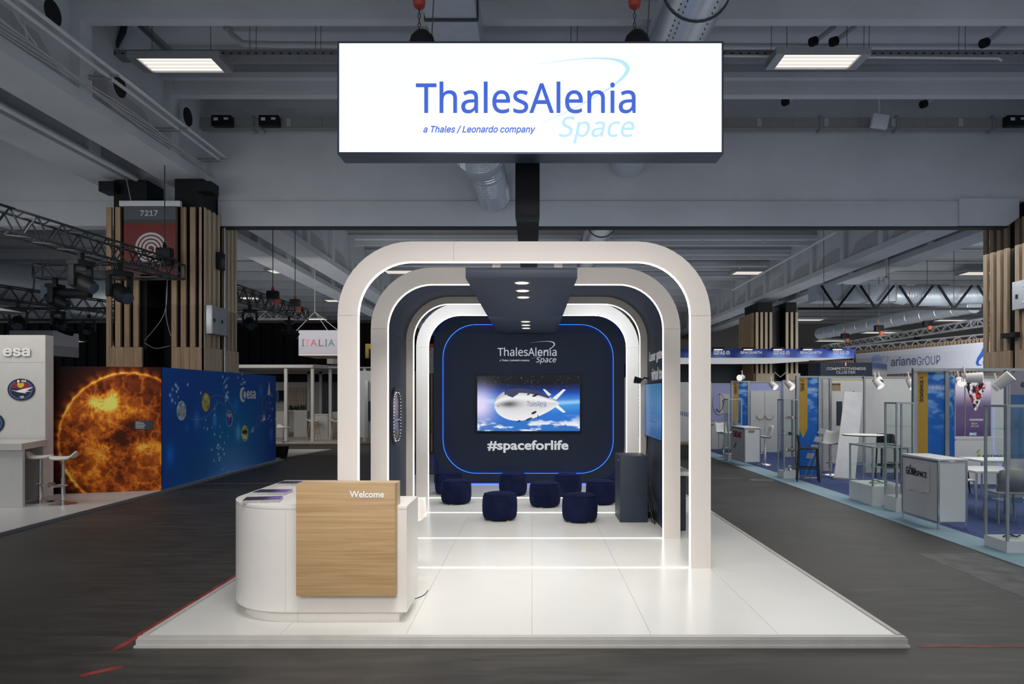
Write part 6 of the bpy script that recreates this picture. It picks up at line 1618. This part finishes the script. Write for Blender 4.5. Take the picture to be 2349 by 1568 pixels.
build('paper_sheet', m, M['print'], t); 
build('lettering', text_mb('G\u00d6M', (5.843, 10.90, 0.72), (0, -1, 0), (0, 0, 1), 0.26, 0.15, fnt='noto', bold=0.01), M['blackprint'], t); build('lettering', text_mb('SPACE', (5.843, 10.63, 0.72), (0, -1, 0), (0, 0, 1), 0.30, 0.085, fnt='noto', bold=0.01), M['blackprint'], t)
t = counter('white counter with red lettering on its front, further down the row', 5.78, 6.22, 19.0, 20.2, 1.03)
build('paper_sheet', MB().box(5.772, 5.778, 19.2, 20.1, 0.35, 0.98), M['print'], t); build('lettering', text_mb('EREMS', (5.771, 20.05, 0.75), (0, -1, 0), (0, 0, 1), 0.80, 0.17, fnt='inter', bold=0.02), M['itred'], t); build('cut_out', MB().box(5.9, 6.05, 18.98, 18.995, 0.93, 0.985), M['slat'], t)
build('lettering', MB().prism([(5.771, 20.0, 0.45), (5.771, 19.75, 0.62), (5.771, 19.70, 0.60), (5.771, 19.9, 0.43)], (0.001, 0, 0)), M['mblue'], t)
# glass showcases
def showcase(label, x0, x1, y0, y1, h, hb, shelves, items=()):
    t = thing('glass_showcase', label, 'showcase', ((x0+x1)/2, (y0+y1)/2, ZC_)); f_ = 0.028
    build('base_cabinet', MB().box(x0, x1, y0, y1, ZC_, hb), M['bwhite'], t)
    for x in (x0, x1-f_):
        for y in (y0, y1-f_): build('post', MB().box(x, x+f_, y, y+f_, hb+0.001, h), M['alupale'], t)
    m = MB(); m.box(x0, x1, y0, y0+f_, h, h+f_); m.box(x0, x1, y1-f_, y1, h, h+f_); m.box(x0, x0+f_, y0+f_, y1-f_, h, h+f_); m.box(x1-f_, x1, y0+f_, y1-f_, h, h+f_); build('top_frame', m, M['alupale'], t)
    g_ = 0.006
    for b in ((x0+f_, x1-f_, y0+0.01, y0+0.01+g_), (x0+f_, x1-f_, y1-0.016, y1-0.01), (x0+0.01, x0+0.016, y0+f_, y1-f_), (x1-0.016, x1-0.01, y0+f_, y1-f_)): build('glass_pane', MB().box(*b, hb+0.002, h-0.001), M['glass'], t)
    build('glass_top', MB().box(x0+f_, x1-f_, y0+f_, y1-f_, h+0.01, h+0.016), M['glass'], t)
    for z in shelves:
        s_ = build('glass_shelf', MB().box(x0+0.03, x1-0.03, y0+0.03, y1-0.03, z, z+0.008), M['glassshelf'], t)
    return t
M['alupale'] = mat('pale_aluminium', (0.50, 0.54, 0.56), 0.35, 0.4); M['glassshelf'] = glass('green_edged_glass', (0.80, 0.93, 0.88))
cases = [('tall glass showcase nearest the viewer at the right edge', 5.84, 6.60, 8.58, 9.02, 1.80, 0.15, (0.62, 1.18, 1.52)), ('low glass showcase on white base in front of the round bar table', 5.95, 6.60, 12.2, 13.1, 1.02, 0.35, (0.66,)),
         ('narrow tall glass showcase just behind the counter with crinkled paper sign', 6.03, 6.33, 11.55, 11.95, 1.80, 0.25, (0.8, 1.05, 1.42)), ('tall glass showcase full of small models left of the arrow-tipped name panel', 5.84, 6.20, 16.2, 16.62, 1.82, 0.17, (0.62, 1.0, 1.38)), ('empty tall glass showcase by the farthest ochre name panel', 5.74, 6.15, 20.45, 20.9, 1.80, 0.2, (0.9, 1.35))]
CS = [showcase(*c) for c in cases]
M['brown'] = mat('copper_model', (0.30, 0.12, 0.05), 0.35, 0.6)
def model(lb, x, y, z, s, m_, kind=0):
    t = thing('scale_model', lb, 'model', (x, y, z)); 
    if kind == 0:
        build('body', MB().box(x-0.03*s, x+0.03*s, y-0.03*s, y+0.03*s, z, z+0.07*s), m_, t, bevel=0.003); build('solar_wing', MB().box(x-0.14*s, x-0.035*s, y-0.02*s, y+0.02*s, z+0.03*s, z+0.036*s), M['mblue'], t); build('solar_wing', MB().box(x+0.035*s, x+0.14*s, y-0.02*s, y+0.02*s, z+0.03*s, z+0.036*s), M['mblue'], t)
    elif kind == 1:
        build('body', MB().lathe([(0.05*s, 0), (0.06*s, 0.02*s), (0.02*s, 0.06*s), (0.05*s, 0.12*s), (0.01, 0.13*s)], (x, y, z), 12), m_, t, smooth=True); build('rod', MB().tube([(x, y, z+0.12*s), (x+0.03*s, y, z+0.2*s)], 0.005*s, 6), M['chrome'], t)
    else:
        build('arm', MB().tube([(x-0.12*s, y, z+0.015), (x-0.03*s, y+0.02, z+0.05*s), (x+0.05*s, y-0.02, z+0.02), (x+0.13*s, y+0.02, z+0.03*s)], 0.013*s, 7), m_, t, smooth=True); build('bracket', MB().box(x-0.04*s, x+0.02*s, y-0.03*s, y+0.03*s, z, z+0.02*s), M['chrome'], t)
model('small metal arm on the floor of the nearest tall glass showcase, left piece', 6.05, 8.80, 0.151, 0.9, M['darkmetal'], 2); model('small metal arm on the floor of the nearest tall glass showcase, right piece', 6.38, 8.75, 0.151, 0.9, M['darkmetal'], 2)
model('small dark model on the top shelf of the nearest tall glass showcase', 6.40, 8.8, 1.53, 0.8, M['darkmetal'], 0); model('thin metal model on the middle shelf of the nearest tall glass showcase', 6.25, 8.8, 0.629, 0.9, M['chrome'], 1)
for k, (z, m_, kd, lb) in enumerate(((1.389, M['brown'], 2, 'copper model on the top shelf of the showcase left of the arrow-tipped name panel'), (1.009, M['darkmetal'], 0, 'dark winged model on the middle shelf of the showcase left of the arrow-tipped name panel'), (0.629, M['brown'], 2, 'copper model on the low shelf of the showcase left of the arrow-tipped name panel'), (0.171, M['chrome'], 1, 'chrome model on the floor of the showcase left of the arrow-tipped name panel'))): model(lb, 6.05, 16.38, z, 1.0, m_, kd)
for k, (x_, y_, z, m_, kd) in enumerate(((5.95, 16.35, 0.629, M['print'], 0), (6.12, 16.45, 0.629, M['chrome'], 1), (5.95, 16.5, 1.009, M['chrome'], 1), (6.1, 16.35, 1.389, M['print'], 0), (5.98, 16.4, 0.171, M['print'], 0))):
    model(['white winged model on the low shelf of the showcase left of the arrow-tipped name panel', 'spindle-shaped chrome model on the low shelf of the showcase left of the arrow-tipped name panel', 'spindle-shaped chrome model on the middle shelf of the showcase left of the arrow-tipped name panel', 'white winged model on the top shelf of the showcase left of the arrow-tipped name panel', 'white winged model on the floor of the showcase left of the arrow-tipped name panel'][k], x_, y_, z, 0.8, m_, kd)
model('flat grey pieces lying on the floor of the low glass showcase', 6.25, 12.6, 0.351, 1.3, M['alu'], 2); model('small clear piece on the shelf of the low glass showcase', 6.1, 12.5, 0.669, 0.7, M['chrome'], 0)
# black bar chair
M['blackplastic'] = mat('black_plastic', (0.02, 0.021, 0.024), 0.45)
def barchair(lb, x, y, rz, m_, z0=ZC_):
    t = thing('bar_chair', lb, 'chair', (x, y, z0)); t.rotation_euler = (0, 0, rz); ORG[t.name] = Vector((0, 0, 0))
    for sx_ in (-1, 1):
        build('leg', MB().tube([(sx_*0.21, 0.24, 0), (sx_*0.19, 0.19, 0.74), (sx_*0.18, 0.20, 1.02)], [0.018, 0.020, 0.016], 8), m_, t, smooth=True); build('leg', MB().tube([(sx_*0.21, -0.22, 0), (sx_*0.20, -0.19, 0.72)], [0.018, 0.02], 8), m_, t, smooth=True)
    build('seat', MB().box(-0.21, 0.21, -0.21, 0.21, 0.72, 0.76), m_, t, bevel=0.015)
    m = MB(); pts = [(-0.19, 0.20, 0.82), (0.19, 0.20, 0.82), (0.18, 0.235, 1.04), (-0.18, 0.235, 1.04)]; m.prism(pts, (0, 0.015, 0)); build('backrest', m, m_, t, bevel=0.005)
    m = MB(); m.bar((-0.20, -0.21, 0.30), (0.20, -0.21, 0.30), 0.03); m.bar((-0.20, 0.22, 0.30), (0.20, 0.22, 0.30), 0.03); m.bar((-0.205, -0.21, 0.30), (-0.205, 0.22, 0.30), 0.03); m.bar((0.205, -0.21, 0.30), (0.205, 0.22, 0.30), 0.03); build('footrest', m, m_, t)
    return t
g = G(1864, 1107); barchair('black plastic high chair at the carpet edge in front of the arrow-tipped name panel', g.x, g.y+0.25, 1.25, M['blackplastic'])
g = G(2045, 1098); barchair('black-framed high chair folded behind the low glass showcase', g.x, g.y+0.15, 2.4, M['blackplastic'])
# round bar table
bt = thing('bar_table', 'tall round table with thin dark-edged top behind the low glass showcase', 'table', (X_(1988, 14.8), 14.8, ZC_)); x = X_(1982, 14.8)
build('top', MB().lathe([(0.01, 1.085), (0.42, 1.085), (0.425, 1.10), (0.42, 1.108), (0.01, 1.11)], (x, 14.8, 0), 36), M['bwhite'], bt); build('edge', MB().lathe([(0.426, 1.085), (0.432, 1.095), (0.426, 1.105)], (x, 14.8, 0), 36), M['darkmetal'], bt); build('column', MB().tube([(x, 14.8, 0.03), (x, 14.8, 1.084)], 0.028, 12), M['chrome'], bt, smooth=True); build('foot', MB().lathe([(0.26, ZC_), (0.26, 0.02), (0.05, 0.04)], (x, 14.8, 0), 28), M['chrome'], bt)
# shell bar stools
ss = thing('shell_stool', 'x', 'stool', (0, 0, 0)); m = MB(); n1, n2 = 12, 8
for i in range(n1+1):
    t_ = i/n1; y_ = -0.20+0.36*min(1, t_/0.6) + (0.07*max(0, (t_-0.6)/0.4)); z_ = 0.74+0.015*math.cos(t_*6)+(0.30*max(0, (t_-0.55)/0.45)**1.3)
    for j in range(n2+1):
        s_ = j/n2*2-1; w_ = 0.21*(1-0.3*max(0, t_-0.7)); m.v.append((s_*w_, y_-0.06*s_*s_*(t_ > 0.5), z_+0.05*s_*s_))
for i in range(n1):
    for j in range(n2): a = i*(n2+1)+j; m.f.append((a, a+1, a+n2+2, a+n2+1))
o_ = build('shell', m, M['bwhite'], ss, smooth=True); q_ = o_.modifiers.new('thickness', 'SOLIDIFY'); q_.thickness = 0.014
build('column', MB().lathe([(0.03, 0.03), (0.03, 0.40), (0.022, 0.41), (0.022, 0.72)], (0, 0, 0), 12), M['chrome'], ss, smooth=True); build('base', MB().lathe([(0.21, 0), (0.20, 0.012), (0.04, 0.05)], (0, 0, 0), 24), M['chrome'], ss, smooth=True); build('footrest', MB().tube([(-0.14, -0.05, 0.30), (-0.10, -0.16, 0.30), (0.10, -0.16, 0.30), (0.14, -0.05, 0.30), (0, 0.0, 0.31), (-0.14, -0.05, 0.30)], 0.01, 6), M['chrome'], ss)
g = G(1755, 1066); ss.location = (g.x, g.y, ZC_); ss.rotation_euler = (0, 0, -1.7); ss['label'] = 'white shell stool right of the counter with red lettering'
g = G(1906, 1090); dup(ss, (g.x, g.y, ZC_), -0.6, 'white shell stool beside the leaning roll-up banner'); g = G(1660, 1050); dup(ss, (g.x, g.y, ZC_), 0.4, 'white shell stool left of the empty glass showcase')
# roll-up banner and brochure stand
rb = thing('roll_up_banner', 'blank silvery roll-up banner leaning in the doorway', 'banner', G(1945, 1098)); Yr = 16.0
P_ = [W(1913, 1093, Yr), W(1962, 1098, Yr), W(1979, 900, Yr+0.9), W(1938, 897, Yr+0.9)]
build('sheet', MB().prism(P_, (0.0, 0.012, 0)), mat('silver_banner_sheet', (0.56, 0.56, 0.58), 0.35, var=0.05), rb); build('base', MB().bar(W(1908, 1096, Yr), W(1966, 1101, Yr), 0.08, 0.07), M['alu'], rb, bevel=0.01); build('pole', MB().tube([W(1950, 1096, Yr+0.06), W(1958, 897, Yr+1.0)], 0.015, 8), M['darkmetal'], rb)
bs = thing('brochure_stand', 'empty clear brochure stand leaning in front of the arrow-tipped name panel', 'stand', G(1860, 1100)); Yq = 15.9
for a_, b_ in (((1843, 1098), (1885, 985)), ((1858, 1098), (1889, 990))): build('side_rail', MB().bar(W(*a_, Yq), W(*b_, Yq+0.3), 0.02), M['alu'], bs)
for k in range(4): px, py = 1848+k*9, 1050-k*19; build('pocket', MB().ob(W(px, py, Yq+0.1), W(px+16, py+2, Yq+0.1)-W(px, py, Yq+0.1), (0.0, 0.01, 0), (0.05, 0, 0.12)), M['alupale'], bs)
build('base', MB().tube([W(1843, 1102, Yq), W(1886, 1102, Yq), W(1880, 1096, Yq+0.4), W(1846, 1096, Yq+0.4)], 0.012, 6, closed=True), M['alu'], bs)
# tables and chairs in the GOMSPACE booth
def table(lb, x0, x1, y0, y1, h=0.74):
    t = thing('booth_table', lb, 'table', ((x0+x1)/2, (y0+y1)/2, ZC_)); build('top', MB().box(x0, x1, y0, y1, h-0.035, h), M['bwhite'], t, bevel=0.01)
    for x in (x0+0.04, x1-0.04):
        for y in (y0+0.04, y1-0.04): build('leg', MB().tube([(x, y, ZC_), (x, y, h-0.036)], 0.018, 8), M['chrome'], t, smooth=True)
table('white table nearest in the booth behind the nearest white counter', 7.05, 7.95, 11.1, 11.9); table('white table further back in the booth behind the nearest white counter', 8.3, 9.2, 12.9, 13.6)
def chair(lb, x, y, rz, m_):
    t = thing('booth_chair', lb, 'chair', (x, y, ZC_)); t.rotation_euler = (0, 0, rz); ORG[t.name] = Vector((0, 0, 0))
    for sx_ in (-1, 1):
        build('leg', MB().tube([(sx_*0.23, -0.22, 0), (sx_*0.20, -0.19, 0.43)], [0.014, 0.02], 8), m_, t, smooth=True); build('leg', MB().tube([(sx_*0.23, 0.26, 0), (sx_*0.20, 0.19, 0.43)], [0.014, 0.02], 8), m_, t, smooth=True)
    build('seat', MB().box(-0.22, 0.22, -0.21, 0.21, 0.43, 0.46), m_, t, bevel=0.012)
    m = MB(); N_ = 10
    for j in range(N_+1):
        s_ = j/N_*2-1; m.v.append((s_*0.21, 0.20-0.05*s_*s_, 0.47)); m.v.append((s_*0.20, 0.27-0.05*s_*s_, 0.82-0.03*s_**4))
    for j in range(N_): m.f.append((2*j, 2*j+2, 2*j+3, 2*j+1))
    o_ = build('backrest', m, m_, t, smooth=True); q_ = o_.modifiers.new('thickness', 'SOLIDIFY'); q_.thickness = 0.014
M['greyplastic'] = mat('grey_plastic', (0.30, 0.30, 0.29), 0.45)
chair('grey plastic chair seen through the nearest tall glass showcase', 7.30, 10.75, 3.0, M['greyplastic']); chair('white plastic chair left of the booth table behind the nearest white counter', 6.72, 11.55, 1.3, M['bwhite']); chair('white plastic chair at the far side of the nearest booth table', 7.5, 12.35, 0.1, M['bwhite']); chair('black-backed chair by the low reception wall', 8.35, 13.9, 0.3, M['blackplastic'])
# black open frame chairs / framed prints beyond
# ---- signs over the booths
cc = thing('cluster_sign', 'dark navy box sign reading COMPETITIVENESS CLUSTER', 'sign', W(1942, 862, 20)); build('box', pb(1882, 831, 2001, 862, 20, 0.9), M['navy'], cc)
A_ = W(2001, 832, 20.0); B_ = W(2046, 862, 20.6); 
M['ccside'] = vcol('cluster_side_print', 0.5)
paint('side_print', 24, 16, (A_.x+0.003, 19.99, B_.z), Vector((B_.x-A_.x, 0.9, 0)), (0, 0, 1), math.hypot(B_.x-A_.x, 0.9), A_.z-B_.z, lambda u, v: mixc(np.ones(u.shape+(3,))*L3((150, 150, 145)), np.ones(u.shape+(3,))*L3((55, 72, 110)), sst(0.3, 0.7, v))/0.6, M['ccside'], cc)
ptext('lettering', 'COMPETITIVENESS', (1896, 842, 1986, 848.5), 19.99, M['signprint'], cc, fnt='inter', bold=0.02); ptext('lettering', 'CLUSTER', (1918, 850.5, 1962, 857), 19.99, M['signprint'], cc, fnt='inter', bold=0.02)
build('tricolour_mark', pb(1939, 831, 1941, 839, 19.985, 0.01), M['print'], cc); build('tricolour_mark', pb(1941, 831, 1943, 839, 19.985, 0.01), M['itred'], cc)
wc = thing('brown_panel_wall', 'brown slatted panel wall behind the competitiveness sign', 'partition', W(1870, 850, 27)); 
for k in range(22): build('panel_strip', pb(1858+k*4.6, 826, 1858+k*4.6+3.4, 870, 28, 0.1), mat('brown_strip', (0.10, 0.055, 0.03), 0.6) if k == 0 else bpy.data.materials['brown_strip'], wc)
# curved illuminated fascia
fa = thing('illuminated_fascia', 'blue illuminated fascia with white lettering and lamps above the far booths', 'sign', W(1780, 815, 34)); Yf_ = 33.0
M['fascia'] = vcol('blue_fascia_painted_lamplight', 0.4)
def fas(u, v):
    x = 1500+u*460; c = np.ones(u.shape+(3,))*L3((22, 38, 98)); c = mixc(c, np.ones_like(c)*L3((120, 150, 205)), 0.55*np.exp(-((v-0.0)/0.5)**2)*(0.55+0.45*np.cos((x-1649)/68.5*2*PI))); return c/0.35  # lamp glow painted into the blue, strongest low down below each arm lamp
A_, B_ = W(1500, 820, Yf_), W(1960, 800, Yf_); paint('glow_painted_face', 120, 10, (A_.x, Yf_, A_.z), (1, 0, 0), (0, 0, 1), B_.x-A_.x, B_.z-A_.z, fas, M['fascia'], fa)
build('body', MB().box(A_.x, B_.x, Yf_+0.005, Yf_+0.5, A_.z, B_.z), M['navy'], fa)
m = MB(); P_ = [W(1500, 820.2, Yf_), W(1960, 820.2, Yf_), W(1860, 827, Yf_), W(1780, 832.5, Yf_), W(1700, 833.5, Yf_), W(1500, 833.5, Yf_)]; m.prism(P_, (0, 0.5, 0)); M['fasciawhite'] = glow('lit_white_soffit', (0.97, 0.98, 1), 0.40); build('white_soffit', m, M['fasciawhite'], fa)  # soffit emission stands in for the light of the arm lamps
M['fprint'] = glow('lit_white_lettering', (1, 1, 1), 0.42)  # lettering emission likewise replaces light from the arm lamps
for k in range(5):
    px = 1649+k*68.5
    lam = build('arm_lamp', pb(px-12, 796, px+12, 800, Yf_-0.5, 0.3), M['black'], fa); build('lamp_lens', pb(px-9, 800.3, px+9, 802.2, Yf_-0.48, 0.2), M['spotlens'], lam); 
    if k % 2: ptext('lettering', 'SPACEARTH', (px-19, 805, px+30, 811), Yf_-0.01, M['fprint'], fa, fnt='inter', bold=0.02)
    else:
        ptext('lettering', 'GIFAS', (px-12, 804, px+14, 813), Yf_-0.01, M['fprint'], fa, fnt='inter', bold=0.02)
        c = W(px+21, 808.5, Yf_-0.01); build('logo_ring', MB().tube([c+Vector((0.075*math.cos(a), 0, 0.075*math.sin(a))) for a in [2*PI*q/20 for q in range(20)]], 0.016, 5, closed=True), M['fprint'], fa); build('logo_tick', MB().prism([c+Vector((-0.03, 0, -0.03)), c+Vector((0.035, 0, -0.01)), c+Vector((0.0, 0, 0.05))], (0, 0.003, 0)), M['fprint'], fa)
dkp = thing('dark_backdrop_panel', 'dark teal backdrop panel hanging below the illuminated fascia', 'partition', W(1660, 850, 38)); build('panel', pb(1560, 826, 1702, 880, 38, 0.1), mat('dark_teal_panel', (0.03, 0.045, 0.055), 0.6), dkp)
# rocket company banner
ab = thing('long_banner', 'long white banner with grey lettering and blue globe beyond the booths at right', 'banner', W(2100, 850, 30)); P0, P1 = W(1963, 811, 36.4), W(2300, 779, 27.3); d_ = Vector((P1.x-P0.x, P1.y-P0.y, 0)); Ld = d_.length; dn = d_.normalized(); nn = Vector((dn.y, -dn.x, 0))
M['banner'] = mat('cool_white_banner', (0.52, 0.54, 0.60), 0.5, var=0.02); zb0 = 2.93
build('sheet', MB().ob((P0.x, P0.y, zb0), dn*Ld, -nn*0.05, (0, 0, 4.07-zb0)), M['banner'], ab); O_ = Vector((P0.x, P0.y, 0)); M['bluegrey'] = mat('blue_grey_print', (0.11, 0.14, 0.24), 0.5); M['royal'] = mat('royal_blue_print', (0.03, 0.10, 0.42), 0.5); M['skyb'] = mat('faded_blue_print', (0.30, 0.38, 0.60), 0.5)
wtext('lettering', 'ariane', 2044, 2102, 819, 840, O_, dn, nn, 0.01, M['bluegrey'], ab, fnt='inter', bold=0.015); wtext('lettering', 'GrOUP', 2104, 2157, 818, 838, O_, dn, nn, 0.01, M['bluegrey'], ab, fnt='inter')
build('logo_globe', ellipse_px(2012, 827, 13, 14, O_, dn, nn, 0.01), M['skyb'], ab); build('logo_dot', ellipse_px(2027, 817, 2, 2.2, O_, dn, nn, 0.01), M['skyb'], ab)
build('logo_swoosh', line_px([(2034, 816), (2038, 819), (2037, 825), (2031, 831), (2024, 836)], 2.0, O_, dn, nn, 0.012), M['skyb'], ab); build('logo_arc', line_px([(2000, 834), (2010, 829), (2022, 828)], 1.8, O_, dn, nn, 0.012), M['banner'], ab)
build('blue_emblem', quad_px([(2264, 789), (2256, 795), (2250, 808), (2242, 820), (2238, 832), (2241, 838), (2250, 838), (2256, 834), (2253, 836), (2246, 835), (2245, 829), (2252, 820), (2264, 811)], O_, dn, nn, 0.01), M['royal'], ab); build('blue_emblem', quad_px([(2264, 812), (2258, 820), (2254, 830), (2256, 838), (2264, 840), (2290, 840), (2290, 812)], O_, dn, nn, 0.01), M['royal'], ab)
bw_ = thing('slat_cladding', 'brown slatted cladding strip running behind the long white banner', 'cladding', (P0.x, P0.y+0.6, 2.3)); 
for k in range(46):
    c = Vector((P0.x, P0.y+0.4, 0))+dn*(Ld*k/46); build('slat', MB().ob((c.x, c.y, 2.5), dn*(Ld/46*0.6), -nn*0.05, (0, 0, 1.75)), M['slat3'], bw_)
build('backing', MB().ob((P0.x, P0.y+0.6, 2.5), dn*Ld, -nn*0.05, (0, 0, 1.7)), M['black'], bw_)
